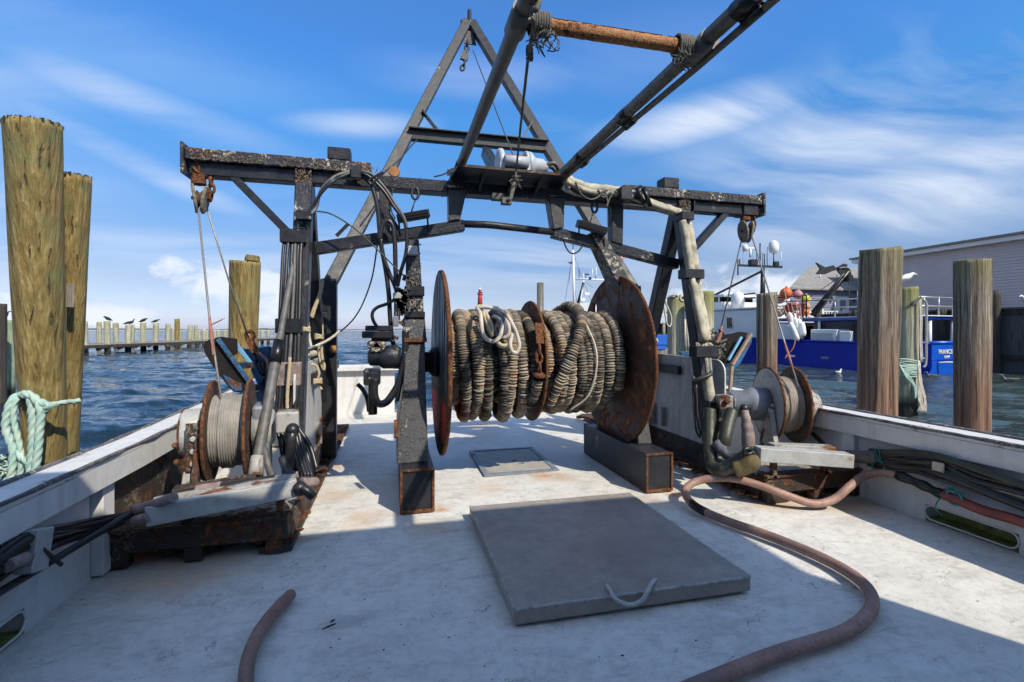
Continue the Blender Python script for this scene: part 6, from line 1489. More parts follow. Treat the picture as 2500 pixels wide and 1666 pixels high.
p3 = piling('piling', a, b, 0.165, 0.195, M_WOODNEW, 'yellowish piling with a stepped top behind the blue trawl door', 2.2, 0.0, 0.009, 48, 60, seed=9)
# the raised half of its saw cut
mb = MB(); c = b
P = []
for k in range(14):
    q = -1.25 + math.pi * 1.0 * k / 13; P.append(Vector((c.x + .185 * math.cos(q), c.y + .185 * math.sin(q), c.z - .01)))
mb.prism(P, (0.0, 0, 0.085)); mb.build('raised_step', M_WOODNEW, p3, 0.006)
a, b = vpile(2142, 607, 5.7, .19)
piling('piling', Vector(a) + Vector((-.07, 0, 0)), Vector(b) + Vector((.05, 0, 0)), 0.185, 0.205, M_WOODOLD, 'thick weathered brown piling with deep vertical cracks, in front of the blue hull', 3.6, 0.03, 0.011, 64, 80, crack=1.0, seed=13)
a, b = vpile(2374, 635, 6.45, .18)
piling('piling', a, b, 0.182, 0.188, M_WOODOLD, 'weathered brown round piling hiding the end of the boat name', 3.6, 0.012, 0.009, 56, 80, crack=.5, seed=17)
a, b = vpile(1872, 716, 9.2, .17)
piling('piling', a, b, 0.172, 0.178, M_WOODOLD, 'weathered brown piling standing behind the rust streaked winch', 3.2, 0.02, 0.010, 48, 60, crack=.6, seed=21)
a, b = vpile(2216, 702, 10.2, .17)
piling('piling', a, b, 0.175, 0.18, M_WOODPALE, 'mossy piling with frayed ropes knotted round it beside the boat stern', 3, 0.01, 0.008, 48, 60, crack=.3, seed=25)
a, b = vpile(1722, 712, 10.8, .17)
piling('piling', a, b, 0.176, 0.180, M_WOODPALE, 'pale mossy piling right behind the canvas wrapped gantry leg', 3, 0.0, 0.007, 48, 60, crack=.2, seed=29)
a, b = vpile(1650, 726, 11.3, .17)
p6 = piling('piling', a, b, 0.190, 0.185, M_WOODPALE, 'grey piling with a white ring on its top beside the blue tub', 3, 0.0, 0.010, 48, 60, crack=.5, seed=33)
c = Vector(b) + Vector((.05, -.19, -.04))
MB().tube([c + Vector((.055 * math.cos(q), 0, .055 * math.sin(q))) for q in [j * .5236 for j in range(13)]], 0.018, 8).build('white_ring', M_ROPEWHITE, p6)
mb = MB()
for k in range(40): mb.box(Vector(b) + Vector((g.uniform(-.18, .16), g.uniform(-.17, -.0), g.uniform(.0, .035))), (g.uniform(.03, .09), g.uniform(.03, .08), .02), Matrix.Rotation(g.uniform(0, 3), 3, 'Z'))
mb.build('guano', M_ROPEWHITE, p6)['kind'] = 'stuff'
a, b = vpile(19, 782, 12.5, .15)
piling('piling', a, b, 0.14, 0.145, M_WOODGREEN, 'pale green piling at the left picture edge beyond the tallest piling', 3, 0.0, 0.008, 36, 40, seed=37)
a, b = vpile(-7, 742, 11.5, .16)
piling('piling', a, b, 0.16, 0.165, M_WOODDARK, 'dark piling cut off by the left picture edge', 3, 0.0, 0.008, 36, 40, seed=41)
# splintered rims on the two tall pilings
for pt_, rr_, nm in ((b1, 0.203, 'tallest'), (b3, 0.168, 'shorter')):
    mb = MB(); axv = (b1 - b0).normalized() if nm == 'tallest' else (b3 - b2_).normalized()
    for k in range(110):
        a = g.uniform(0, 6.28); e1_ = axv.cross(Vector((0, 1, 0))).normalized(); e2_ = axv.cross(e1_); q = rr_ * g.uniform(.80, 1.02)
        h_ = .035 * math.cos(a - 2.6) + g.uniform(-.012, .004); c = pt_ + axv * h_ + e1_ * (q * math.cos(a)) + e2_ * (q * math.sin(a)); s_ = g.uniform(.006, .018)
        mb.box(c, (s_, s_ * g.uniform(.4, 1), g.uniform(.012, .035)), Matrix.Rotation(g.uniform(-.4, .4), 3, 'X') @ Matrix.Rotation(a, 3, 'Z'))
    par_ = p1 if nm == 'tallest' else p2
    mb.build('splintered_rim', M_WOODDARK, par_)['kind'] = 'stuff'
# bolt and batten on the tall pilings
c = PT(66, 733, 4.62)
bt = MB().lathe([(0.03, 0), (0.032, .01), (0.03, .02), (0.018, .022), (0.016, .06), (0.006, .065)], c, (-FWD * .9 - RGT * .35).normalized(), 12)
tag(bt.build('bolt', M_ALU), 'galvanised bolt end sticking out of the tallest piling', 'bolt')
tag(MB().prism([PT(162, 692, 4.86), PT(172, 694, 4.86), PT(170, 750, 4.86), PT(162, 750, 4.86)], (.02, .03, 0)).build('batten', M_DOCKWOOD), 'short pale batten nailed between the two tall pilings', 'batten')

# teal mooring rope round the tallest piling
z2 = lambda x, y: (x / 3.136, 700 + y / 3.136)
tr_ = thing('mooring_rope', 'pale teal mooring rope looped and hanging on the tallest piling', 'rope', PT(80, 1060, 4.6))
def tro(pts, t, r): MB().tube(catmull([PT(*z2(a, b), t + (c[0] if c else 0)) for a, b, *c in pts], 14), r, 15, lobes=3, pitch=0.085, depth=.32).build('strand', M_ROPETEAL, tr_)
tro([(170, 860, .15), (150, 838, .05), (110, 850, 0), (75, 900, -.03), (48, 1000, -.04), (45, 1090, -.04), (75, 1180, -.04), (100, 1260, -.04), (95, 1380, -.04), (75, 1500, -.04)], 4.62, 0.034)
tro([(180, 850, .1), (130, 860, .02), (105, 930, 0), (108, 1040, 0), (135, 1150, 0), (155, 1250, 0), (165, 1340, 0), (150, 1460, 0)], 4.60, 0.026)
tro([(160, 835, .05), (200, 822, -.01), (235, 850, -.03), (250, 950, -.04), (255, 1100, -.04), (250, 1250, -.04), (235, 1380, -.04), (230, 1480, -.04)], 4.62, 0.040)
tro([(190, 830, 0), (250, 840, -.03), (295, 900, -.04), (312, 980, -.04), (300, 1120, -.04), (290, 1260, -.04), (275, 1380, -.04), (270, 1450, -.04)], 4.60, 0.036)
tro([(230, 850, 0), (300, 880, -.03), (370, 910, -.03), (340, 950, -.02), (310, 1000, 0)], 4.60, 0.034)
tro([(350, 930, .0), (390, 905, -.02), (450, 895, 0), (510, 885, .08), (560, 882, .15), (610, 872, .2)], 4.62, 0.026)
tro([(130, 1260, 0), (175, 1320, -.02), (210, 1350, 0), (180, 1340, .02)], 4.60, 0.030)
mb = MB()
for k in range(90):
    c = PT(*z2(g.uniform(-30, 140), g.uniform(1300, 1450)), 4.8 + g.uniform(-.05, .05)); mb.tube([c, c + Vector((g.uniform(-.06, .06), g.uniform(-.04, .04), g.uniform(-.05, .05))), c + Vector((g.uniform(-.09, .09), g.uniform(-.04, .04), g.uniform(-.07, .05)))], 0.009, 5)
mb.build('tangle', M_ROPETEAL, tr_)['kind'] = 'stuff'
# frayed ropes on the mossy piling by the stern
z6b = lambda x, y: (2000 + x / 3.136, 550 + y / 3.136)
fr = thing('frayed_ropes', 'tangle of frayed teal and white ropes round the mossy piling', 'ropes', PT(2215, 940, 10.0))
mb = MB()
for k in range(16):
    y0 = 1030 + k * 8 + g.uniform(-10, 10); mb.tube(catmull([PT(*z6b(608 + g.uniform(-4, 4), y0 + 20 * g.uniform(-1, 1)), 9.98), PT(*z6b(680, y0 + 14 * g.uniform(-1, 1)), 9.94), PT(*z6b(765 + g.uniform(-8, 8), y0 + 10), 9.98)], 5), g.uniform(.006, .016), 6)
for k in range(5): mb.tube(catmull([PT(*z6b(605 + 5 * k, 1050 + 10 * k), 9.97), PT(*z6b(660 + 8 * k, 1160), 9.93), PT(*z6b(720 + 6 * k, 1230 + 6 * k), 9.94), PT(*z6b(735, 1330), 9.95)], 6), .014, 6)
mb.build('lashing', M_ROPETEAL, fr)
mb = MB()
for k in range(20): mb.tube(catmull([PT(*z6b(765 + g.uniform(-12, 8), 1040 + g.uniform(-10, 60)), 9.96), PT(*z6b(775 + g.uniform(-16, 10), 1200), 9.95), PT(*z6b(780 + g.uniform(-25, 35), 1340), 9.95), PT(*z6b(790 + g.uniform(-45, 45), 1432), 9.96)], 5), g.uniform(.006, .013), 5)
for dx in (0, 9, -6): mb.tube(catmull([PT(*z6b(770 + dx, 565), 9.97), PT(*z6b(778 + dx, 700), 9.96), PT(*z6b(775 + dx, 860), 9.96), PT(*z6b(782 + dx, 1050), 9.96)], 6), .011, 6)
mb.build('strands', M_ROPEWHITE, fr)
MB().tube(catmull([PT(*z6b(710, 620), 9.98), PT(*z6b(735, 585), 9.96), PT(*z6b(770, 560), 9.96)], 5), .028, 8).build('hawser', M_ROPEDARK, fr)
lad = MB().tube(catmull([PT(*z6b(772, 545), 10.1), PT(*z6b(800, 575), 10.1), PT(*z6b(820, 600), 10.1), PT(*z6b(822, 700), 10.1), PT(*z6b(820, 900), 10.1), PT(*z6b(818, 1050), 10.1), PT(*z6b(800, 1090), 10.1)], 8), 0.022, 10)
tag(lad.build('bent_pipe', M_ALU), 'bent pale handrail pipe beside the mossy piling', 'pipe')

# ------------------------------------------------------------------ the long dock across the water
def dock_point(u, v): return PZ(u, v, WATER)
front = [(208, 866, 786), (263, 863, 785.5), (312, 859, 794), (350, 855, 789), (380, 853, 789.5), (410, 850, 791.5), (461, 847, 793.5), (481, 845.5, 794.5), (497, 843.5, 804), (515, 842.5, 805), (533, 841.5, 806), (548, 841, 806), (640, 838, 807), (655, 837, 807), (30, 872, 785)]
back = [(194, 856, 787), (241, 853, 787.5), (285, 851, 788.5), (323, 849, 793), (408, 846, 800), (440, 843, 801), (423, 844, 800), (470, 841, 805), (487, 840.5, 806), (505, 840, 806.5), (525, 839, 807), (545, 838.5, 807), (628, 836, 807)]
DL_ = 'weathered round piling of the long dock across the water'
proto = None
for i, (u, vb, vt) in enumerate(front + back):
    c = dock_point(u, vb); t = (c - EYEP).dot(FWD); h = (vb - vt) / F * t
    lx, ly = g.gauss(0, .05), g.gauss(0, .05)
    o = piling('dock_piling', (c.x, c.y, WATER - .6), (c.x + lx, c.y + ly, WATER + h + g.uniform(-.04, .04)), g.uniform(.18, .215), g.uniform(.19, .23), M_WOODPALE, DL_, 3, 0.02, 0.01, 20, 12, 'pilings of the long dock', seed=50 + i)
c = dock_point(432.5, 848); t = (c - EYEP).dot(FWD)
piling('dock_piling', (c.x, c.y, WATER - .6), (c.x, c.y, WATER + 69 / F * t), 0.22, 0.23, M_WOODNEW, 'taller yellow-brown piling standing out from the long dock row', 3, 0.03, 0.01, 20, 12, seed=99)
dk = thing('dock', 'long low timber dock on pilings across the water', 'dock', dock_point(300, 858))
P0 = dock_point(120, 866); P1 = dock_point(660, 837); dirn = (P1 - P0).normalized(); sdn = Vector((-dirn.y, dirn.x, 0))
if sdn.dot(FWD) < 0: sdn = -sdn
Ld = (P1 - P0).length; dzk = WATER + 0.62
A0 = P0 - dirn * 12 + sdn * 0.3; n_pl = int((Ld + 16) / .55)
plk = MB().box(dk.location, (0.52, 2.4, 0.06))
ang = math.atan2(dirn.y, dirn.x); first = None
for i in range(min(n_pl, 120)):
    c = A0 + dirn * (i * .55) + sdn * 1.4
    if first is None:
        first = plk.build('plank', M_DOCKWOOD, dk); o = first
    else:
        o = first.copy(); sc.collection.objects.link(o); o.parent = dk
    o.location = Vector((c.x, c.y, dzk + .03 + g.uniform(-.012, .012))) - dk.location; o.rotation_euler = (0, 0, ang)
MB().bar(A0 + sdn * .1 + Vector((0, 0, 1.0 - .02)) * .62, A0 + sdn * .1 + dirn * (Ld + 16) + Vector((0, 0, .98)) * .62, 0.12, 0.24).build('stringer', M_DOCKWOOD, dk)
MB().bar(A0 + sdn * 2.6 + Vector((0, 0, .55)), A0 + sdn * 2.6 + dirn * (Ld + 16) + Vector((0, 0, .55)), 0.12, 0.22).build('stringer', M_WOODDARK, dk)
for (u, vb, vt) in front[:9]:
    c = dock_point(u, vb); MB().bar(Vector((c.x, c.y, WATER + .35)) - dirn * .9 - sdn * .05, Vector((c.x, c.y, WATER + .62)) - dirn * .2, 0.2, 0.3).build('knee_brace', M_DOCKWOOD, dk)
mb = MB(); c = dock_point(668, 838); t = (c - EYEP).dot(FWD)
sg_ = thing('dock_sign', 'small framed notice board standing at the end of the long dock', 'sign', dock_point(622, 838))
c = PT(620, 838, (dock_point(622, 838) - EYEP).dot(FWD)); s_ = (c - EYEP).dot(FWD) / F
MB().prism([c + RGT * (x * s_) + UP * (z * s_) for x, z in ((-9, 22), (9, 22), (9, 44), (-9, 44))], FWD * .1).build('board', M_ROPEWHITE, sg_)
for x in (-9, 9): MB().bar(c + RGT * (x * s_), c + RGT * (x * s_) + UP * (46 * s_), 0.12, 0.12).build('post', M_DOCKWOOD, sg_)
MB().bar(c + RGT * (-10 * s_) + UP * (45 * s_), c + RGT * (10 * s_) + UP * (45 * s_), 0.12, 0.12).build('rail', M_SALMON, sg_)

# ------------------------------------------------------------------ birds
def bird(p, size, ang, mat, label, cat, pose='perch', group=None, spread=False):
    """One continuous body: breast, back, neck, head and bill along a bent spine; tail behind."""
    p = Vector(p); f = Vector((math.cos(ang), math.sin(ang), 0))
    if pose == 'perch':
        sp_ = [(-.55, .02, .03), (-.38, .14, .08), (-.15, .30, .15), (.05, .48, .17), (.16, .66, .12), (.20, .80, .07), (.26, .92, .07), (.34, .97, .075), (.44, .96, .045), (.60, .93, .018), (.66, .90, .008)]
    elif pose == 'hunch':
        sp_ = [(-.65, .10, .03), (-.45, .16, .09), (-.2, .26, .17), (.05, .36, .19), (.22, .44, .14), (.32, .52, .10), (.40, .55, .095), (.50, .54, .06), (.62, .50, .02), (.68, .48, .008)]
    else:
        sp_ = [(-.62, .22, .02), (-.45, .18, .08), (-.2, .12, .16), (.1, .12, .17), (.28, .20, .12), (.32, .36, .07), (.36, .46, .075), (.44, .47, .07), (.54, .45, .03), (.66, .43, .01)]
    mb = MB().tube([p + f * (a * size) + UP * (b * size) for a, b, c in sp_], [c * size for a, b, c in sp_], 12)
    sd_ = f.cross(UP)
    for s in (-1, 1):   # folded wings lie along the flanks
        w0 = [p + f * (.12 * size) + UP * (.40 * size if pose != 'float' else .2 * size) + sd_ * (s * .13 * size), p + f * (-.2 * size) + UP * (.28 * size if pose != 'float' else .2 * size) + sd_ * (s * .15 * size), p + f * (-.62 * size) + UP * (.10 * size if pose != 'float' else .24 * size) + sd_ * (s * .05 * size)]
        mb.tube(w0, [.05 * size, .07 * size, .012 * size], 8)
        if pose == 'perch': mb.tube([p + sd_ * (s * .06 * size) + UP * (.12 * size), p + sd_ * (s * .06 * size) + UP * (-.06 * size)], .018 * size, 6)
    o = mb.build('bird', mat); return tag(o, label, cat, group)
def dock_top(i): u, vb, vt = (front + back)[i]; c = dock_point(u, vb); t = (c - EYEP).dot(FWD); return Vector((c.x, c.y, WATER + (vb - vt) / F * t + .02))
cg = 'cormorants perched on the dock pilings'
bird(dock_top(15), 0.50, 0.2, M_BIRD, 'black cormorant on the dock piling nearest the tall yellow pilings', 'cormorant', 'hunch', cg)
bird(dock_top(1), 0.62, 2.8, M_BIRD, 'black cormorant preening on the second front piling of the long dock', 'cormorant', 'hunch', cg)
bird(dock_top(2), 0.50, 0.4, M_BIRD, 'low crouched black cormorant on the shorter leaning dock piling', 'cormorant', 'hunch', cg)
bird(dock_top(18), 0.55, -.2, M_BIRD, 'upright black cormorant just behind the crouched one', 'cormorant', 'perch', cg)
bird(dock_top(3), 0.66, -.3, M_BIRD, 'black cormorant with raised tail on the middle dock piling', 'cormorant', 'hunch', cg)
bird(dock_top(4), 0.56, 0.3, M_BIRD, 'black cormorant on the piling before the tall yellow-brown dock piling', 'cormorant', 'hunch', cg)
bird(PT(13, 781, 12.5), 0.22, 0.5, M_BIRD, 'small dark bird on the pale green piling at the picture edge', 'bird', 'perch')
gb = bird(PT(2212, 692, 10.2), 0.36, math.atan2(RGT.y, RGT.x), M_GULL, 'white gull facing right on the mossy piling', 'gull', 'hunch')
bird(PT(2500, 742, 19.5), 0.55, math.atan2(-RGT.y, -RGT.x) + .4, M_GULL, 'white gull on the dark bulkhead at the right picture edge', 'gull', 'hunch')
bird(PZ(2048, 912, WATER), 0.34, 0.2, M_GULL, 'white gull swimming below the blue hull', 'gull', 'float')
bird(PZ(2274, 922, WATER), 0.40, 2.6, M_GULLGREY, 'brown young gull swimming under the boat stern', 'gull', 'float')
bird(PZ(2462, 932, WATER), 0.46, 2.5, M_GULLGREY, 'brown young gull swimming by the dark bulkhead', 'gull', 'float')

# ------------------------------------------------------------------ lighthouse, houses and boats far away
ld = 640.0; lc = EYEP + ray(1172, 806) * ld; s_ = ld / F
lt = thing('lighthouse', 'slim red lighthouse with a white lantern rising behind the net reel', 'lighthouse', (lc.x, lc.y, WATER))
MB().lathe([(5.4 * s_ * 1.3, 0), (8.2 * s_, 22), (6.9 * s_, 24)], (lc.x, lc.y, WATER), n=28).build('white_base', M_LTWHITE, lt)
MB().lathe([(6.9 * s_, 24), (5.4 * s_, 44), (5.0 * s_, 47.2)], (lc.x, lc.y, WATER), n=28).build('tower', M_LIGHTHOUSE, lt)
zt = WATER + 47.2
MB().lathe([(5.0 * s_, 0), (6.6 * s_, 1.0), (6.6 * s_, 2.2), (4.6 * s_, 2.25), (4.6 * s_, 3.4), (6.2 * s_, 3.5), (6.2 * s_, 4.2)], (lc.x, lc.y, zt), n=28).build('gallery', M_LIGHTHOUSE, lt)
MB().lathe([(3.6 * s_, 4.2), (3.6 * s_, 7.2), (4.4 * s_, 7.3), (3.0 * s_, 8.6), (0.6 * s_, 9.6), (0.5 * s_, 11)], (lc.x, lc.y, zt), n=24).build('lantern', M_LTWHITE, lt)
for i, (u, v, w_, d, lab) in enumerate(((1290, 768, 34, 330, 'low far grey house roof left of the stern pipe'), (1362, 759, 26, 300, 'far grey gabled house just right of the stern pipe'), (1385, 752, 30, 300, 'far grey gabled house nearest the white mast'), (1455, 770, 40, 320, 'far pale house behind the big rusty flange'))):
    c = EYEP + ray(u, 806) * d; s_ = d / F; top = (HV - v) * s_
    h = thing('far_house', lab, 'house', (c.x, c.y, WATER))
    b_ = Vector((c.x, c.y, WATER)); W = w_ * s_ / 2
    MB().prism([b_ - RGT * W, b_ + RGT * W, b_ + RGT * W + UP * (top * .62 + .5), b_ - RGT * W + UP * (top * .62 + .5)], FWD * 8).build('wall', M_SHOREHOUSE, h)
    MB().prism([b_ - RGT * W * 1.15 - FWD * .4 + UP * (top * .62 + .51), b_ + RGT * W * 1.15 - FWD * .4 + UP * (top * .62 + .51), b_ + RGT * W * .6 + UP * (top + 1.7), b_ - RGT * W * .6 + UP * (top + 1.7)], FWD * 9).build('roof', M_GREYBLUE, h)
# moored boat whose white mast and aerials show above the reel
fb = thing('moored_boat', 'distant white fishing boat with a tall white mast and aerials behind the big rusty flange', 'fishing boat', EYEP + ray(1400, 806) * 48 - UP * 1.75)
bd = 48.0; sB = bd / F
def fp(u, v, d=bd): return EYEP + ray(u, v) * d
zf = lambda x, y: (1320 + x / 7.84, 580 + y / 7.84)
MB().rod(fp(*zf(648, 1600)), fp(*zf(620, 240)), 0.14, 10, 0.10).build('mast', M_BOATWHITE, fb)
MB().rod(fp(*zf(620, 240)), fp(*zf(620, 95)), 0.05, 8).build('aerial', M_DARK, fb)
MB().rod(fp(*zf(625, 790)), fp(*zf(1240, 815)), 0.08, 8).build('spreader', M_BOATWHITE, fb)
MB().rod(fp(*zf(820, 860)), fp(*zf(690, 1330)), 0.12, 8).build('boom', M_DARK, fb)
MB().rod(fp(*zf(822, 830)), fp(*zf(720, 1400)), 0.09, 8).build('boom', M_BOATWHITE, fb)
for (a, b, h) in ((735, 800, 200), (865, 815, 115), (990, 820, 220), (1062, 810, 240), (1045, 820, 80), (940, 810, 30), (820, 820, 130)):
    MB().rod(fp(*zf(a, b)), fp(*zf(a, b - h)), 0.04, 6).build('aerial', M_DARK if a % 2 else M_BOATWHITE, fb)
MB().bar(fp(*zf(845, 705)), fp(*zf(925, 708)), 0.14, 0.12).build('radar_scanner', M_DARK, fb)
MB().ball(fp(*zf(945, 785)), 0.16, 10).build('dome', M_DARK, fb)
MB().prism([fp(*zf(510, 485)), fp(*zf(615, 455)), fp(*zf(615, 520))], FWD * .05).build('pennant', M_RUST, fb)
for (a, b, c, d) in ((620, 250, 450, 1330), (640, 320, 790, 780), (575, 520, 540, 900), (830, 870, 1000, 1300), (870, 860, 1010, 970), (640, 850, 690, 1250)):
    MB().rod(fp(*zf(a, b)), fp(*zf(c, d)), 0.018, 5).build('stay', M_WIREDARK, fb)
MB().prism([fp(*zf(760, 1260)), fp(*zf(1500, 1200)), fp(*zf(1500, 1800)), fp(*zf(740, 1800))], FWD * 3).build('wheelhouse', M_BOATWHITE, fb)
MB().prism([fp(*zf(260, 1430)), fp(*zf(1700, 1430)), fp(*zf(1700, 2200)), fp(*zf(330, 2200))], FWD * 5).build('hull', M_BOATWHITE, fb)
for (a, b) in ((800, 1190), (880, 1080)): MB().box(fp(*zf(a, b)), (.5, .3, .25)).build('lamp', M_BOATWHITE, fb)
sm = thing('slim_mast', 'thin far mast with a small orange flag behind the gantry chord', 'mast', fp(1517, 770, 60))
MB().rod(fp(1516, 790, 60), fp(1517, 627, 60), 0.06, 8).build('pole', M_BOATWHITE, sm); MB().rod(fp(1511, 660, 60), fp(1511, 630, 60), 0.03, 6).build('aerial', M_DARK, sm); MB().bar(fp(1511, 637, 60), fp(1517, 636, 60), .06, .06).build('arm', M_DARK, sm)
MB().prism([fp(1518, 627, 60), fp(1525, 628, 60), fp(1524, 635, 60), fp(1518, 634, 60)], FWD * .04).build('flag', M_SALMON, sm)

# ------------------------------------------------------------------ the blue fishing boat in the next slip
SP = Vector((19.9, 14.71, WATER)); BOWD = Vector((-0.14, 0.99, 0)).normalized(); STB = Vector((0.99, 0.14, 0)).normalized()
def bp(x, y, z): return SP + STB * x + BOWD * y + UP * z      # x from the near quarter to the far side, y towards the bow, z above water
bb = thing('blue_boat', 'dark blue fishing boat with white deckhouse moored in the next slip', 'fishing boat', SP)
BWD = 4.3
secs = [(0.0, 0.55, 3.45, 1.22), (0.9, 0.12, 3.9, 1.20), (2.5, 0.0, BWD, 1.18), (6, -0.05, BWD + .05, 1.22), (11, 0.0, BWD, 1.38), (15, .55, BWD - .55, 1.75), (18, 1.4, BWD - 1.4, 2.15), (20, 2.1, BWD - 2.1, 2.5)]
mb = MB(); vs = []; fs = []
for (y, x0, x1, zt) in secs:
    for z in (-.7, -.05, .28, zt): vs.append(bp(x0 + (.25 if z < -.3 else 0), y + (-.0 if z < .2 else -.12 * (1 if y == 0 else 0)), z))
    for z in (zt, .28, -.05, -.7): vs.append(bp(x1 - (.25 if z < -.3 else 0), y + (-.0 if z < .2 else -.12 * (1 if y == 0 else 0)), z))
for i in range(len(secs) - 1):
    for k in (0, 1, 2, 4, 5, 6): fs.append((i * 8 + k, i * 8 + k + 1, i * 8 + 9 + k, i * 8 + 8 + k))
n = len(secs) - 1; fs.append(tuple(n * 8 + k for k in range(8)))
mb.add(vs, fs); mb.build('hull', M_HULLBLUE, bb)
# transom: its own plate in the brighter sunlit blue, with a rubbing line
y_ = 0.0
def tp(x, z, o=0.0): return bp(x, y_ - .12 * max(0, min(1, (z - .0) / 1.2)) - o, z)
MB().prism([tp(.55, -.05), tp(3.45, -.05), tp(3.45, 1.22), tp(.55, 1.22)], BOWD * .10).build('transom', M_STERNBLUE, bb)
MB().prism([tp(.55, -.25, .01), tp(3.45, -.25, .01), tp(3.45, -.02, .01), tp(.55, -.02, .01)], BOWD * .05).build('boot_stripe', M_ALGAE, bb)
MB().prism([tp(.56, .52, .012), tp(3.44, .52, .012), tp(3.44, .56, .012), tp(.56, .56, .012)], BOWD * .02).build('rub_strake', M_HULLBLUE, bb)
MB().tube([bp(x0 + .0, y, zt + .02) for (y, x0, x1, zt) in secs], 0.055, 8).build('gunwale', M_HULLBLUE, bb)
MB().tube([bp(x1, y, zt + .02) for (y, x0, x1, zt) in secs], 0.055, 8).build('gunwale', M_HULLBLUE, bb)
MB().tube([tp(.5, 1.25), tp(3.5, 1.25)], 0.06, 8).build('gunwale', M_STERNBLUE, bb)
MB().prism([bp(.2, 0.05, .62), bp(3.8, .05, .62), bp(BWD - .1, 12, .7), bp(.1, 12, .7)], UP * .04).build('deck', M_GREY, bb)
def text(s, org, xd, yd, size, mat, par, name='lettering', shear=0.0):
    cu = bpy.data.curves.new(name, 'FONT'); cu.body = s; cu.size = size; cu.extrude = 0.012; cu.shear = shear
    tmp = bpy.data.objects.new(name + '_curve', cu); sc.collection.objects.link(tmp)
    me = bpy.data.meshes.new_from_object(tmp.evaluated_get(bpy.context.evaluated_depsgraph_get())); me.materials.clear(); me.materials.append(mat)
    bpy.data.objects.remove(tmp); ob = bpy.data.objects.new(name, me); sc.collection.objects.link(ob)
    zd = xd.cross(yd); m = Matrix((xd, yd, zd)).transposed().to_4x4(); m.translation = org
    par_loc = par.location
    m.translation = org - par_loc; ob.parent = par; ob.matrix_local = m
    return ob
trn = (tp(1, 1.2) - tp(1, 0)).normalized()
text('FRANCES', tp(1.02, .80, .02), STB, trn, 0.25, M_WHITE, bb, shear=-.25)
text('NEW', tp(1.42, .62, .02), STB, trn, 0.16, M_WHITE, bb, shear=-.2)
text('749', bp(-.06, 9.55, .55), -BOWD, UP, 0.42, M_WHITE, bb)
for yy, col in ((5.3, M_BOATWHITE), (3.6, M_GREYBLUE)):
    MB().prism([bp(-.07, yy, .42), bp(-.07, yy + .36, .42), bp(-.07, yy + .36, .52), bp(-.07, yy, .52)], STB * .05).build('scupper', col, bb)
# deckhouse
def bx(x0, x1, y0, y1, z0, z1, name, mat, par=bb, bev=0.0):
    return MB().prism([bp(x0, y0, z0), bp(x1, y0, z0), bp(x1, y1, z0), bp(x0, y1, z0)], UP * (z1 - z0)).build(name, mat, par, bev)
dh_ = MB().prism([bp(.12, 7.3, .66), bp(.12, 7.3, 2.86), bp(.12, 15.5, 2.95), bp(.12, 16, .66)], STB * 3.9).build('deckhouse', M_BOATWHITE, bb, 0.03)
MB().prism([bp(.08, 5.5, .66), bp(.08, 5.5, 1.55), bp(.08, 5.58, 1.80), bp(.08, 5.78, 1.98), bp(.08, 6.1, 2.06), bp(.08, 7.29, 2.08), bp(.08, 7.29, .66)], STB * .10).build('side_screen', M_BOATWHITE, dh_, 0.01)
bx(.02, 4.15, 7.2, 15.7, 2.90, 2.98, 'house_roof', M_BOATWHITE, dh_)
for (y0, y1, z0, z1) in ((9.3, 9.75, 1.85, 2.45), (11.0, 12.4, 1.95, 2.6)):
    w_ = MB().prism([bp(.105, y0, z0), bp(.105, y1, z0), bp(.105, y1, z1), bp(.105, y0, z1)], STB * .03).build('window', M_GLASS, dh_)
    MB().tube([bp(.095, a, b) for a, b in ((y0, z0), (y1, z0), (y1, z1), (y0, z1), (y0, z0))], .025, 6).build('frame', M_BOATWHITE, w_)
for z in (1.35, 1.55): MB().tube([bp(.05, 10.0, z - .05), bp(.05, 13.5, z + .05)], 0.03, 6).build('side_rail', M_HULLBLUE, bb)
for yy in (10, 11.2, 12.4, 13.5): MB().rod(bp(.05, yy, 1.2), bp(.05, yy, 1.58), 0.03, 6).build('stanchion', M_HULLBLUE, bb)
fl = bx(.8, 3.6, 10.8, 15.2, 2.99, 3.45, 'flybridge', M_BOATWHITE, bb, 0.02)
bx(.7, 3.7, 10.6, 15.4, 3.75, 3.88, 'flybridge_roof', M_BOATWHITE, fl)
for yy in (11, 12, 13, 14, 15): bx(.78, .84, yy, yy + .08, 3.45, 3.75, 'flybridge_post', M_BOATWHITE, fl)
bx(.9, 3.5, 11, 15, 3.46, 3.74, 'flybridge_glass', M_GLASS, fl)
MB().lathe([(0.36, 0), (0.36, .62), (.3, .85), (.12, .98)], bp(.8, 9.6, 2.98), n=20).build('dome_cowl', M_BOATWHITE, bb)
# mast with aerials
MT = (1.6, 8.6)
MB().rod(bp(*MT, 2.9), bp(*MT, 5.35), 0.16, 12, .10).build('mast', M_DARK, bb)
ms = MB().bar(bp(*MT, 5.40) - RGT * 1.35 , bp(*MT, 5.30) + RGT * 1.1, 0.10, 0.12).build('spreader', M_DARK, bb)
def mp(x, z): return bp(*MT, 5.35) + RGT * x + UP * z
for (x, h, r_) in ((-1.3, .4, .035), (-.35, .9, .02), (-.15, 1.3, .04), (.0, .75, .02), (.25, 1.1, .02), (-.55, 2.9, .015), (1.05, .8, .015), (-1.1, 2.3, .012), (.1, .7, .03)):
    MB().rod(mp(x, 0), mp(x, h), r_, 6).build('aerial', M_DARK if r_ > .019 else M_BOATWHITE, ms)
MB().lathe([(.12, 0), (.24, .1), (.27, .3), (.25, .55), (.15, .7), (.04, .73)], mp(.62, .72), n=20).build('radome', M_BOATWHITE, ms); MB().rod(mp(.62, 0), mp(.62, .75), .03, 8).build('radome_post', M_DARK, ms)
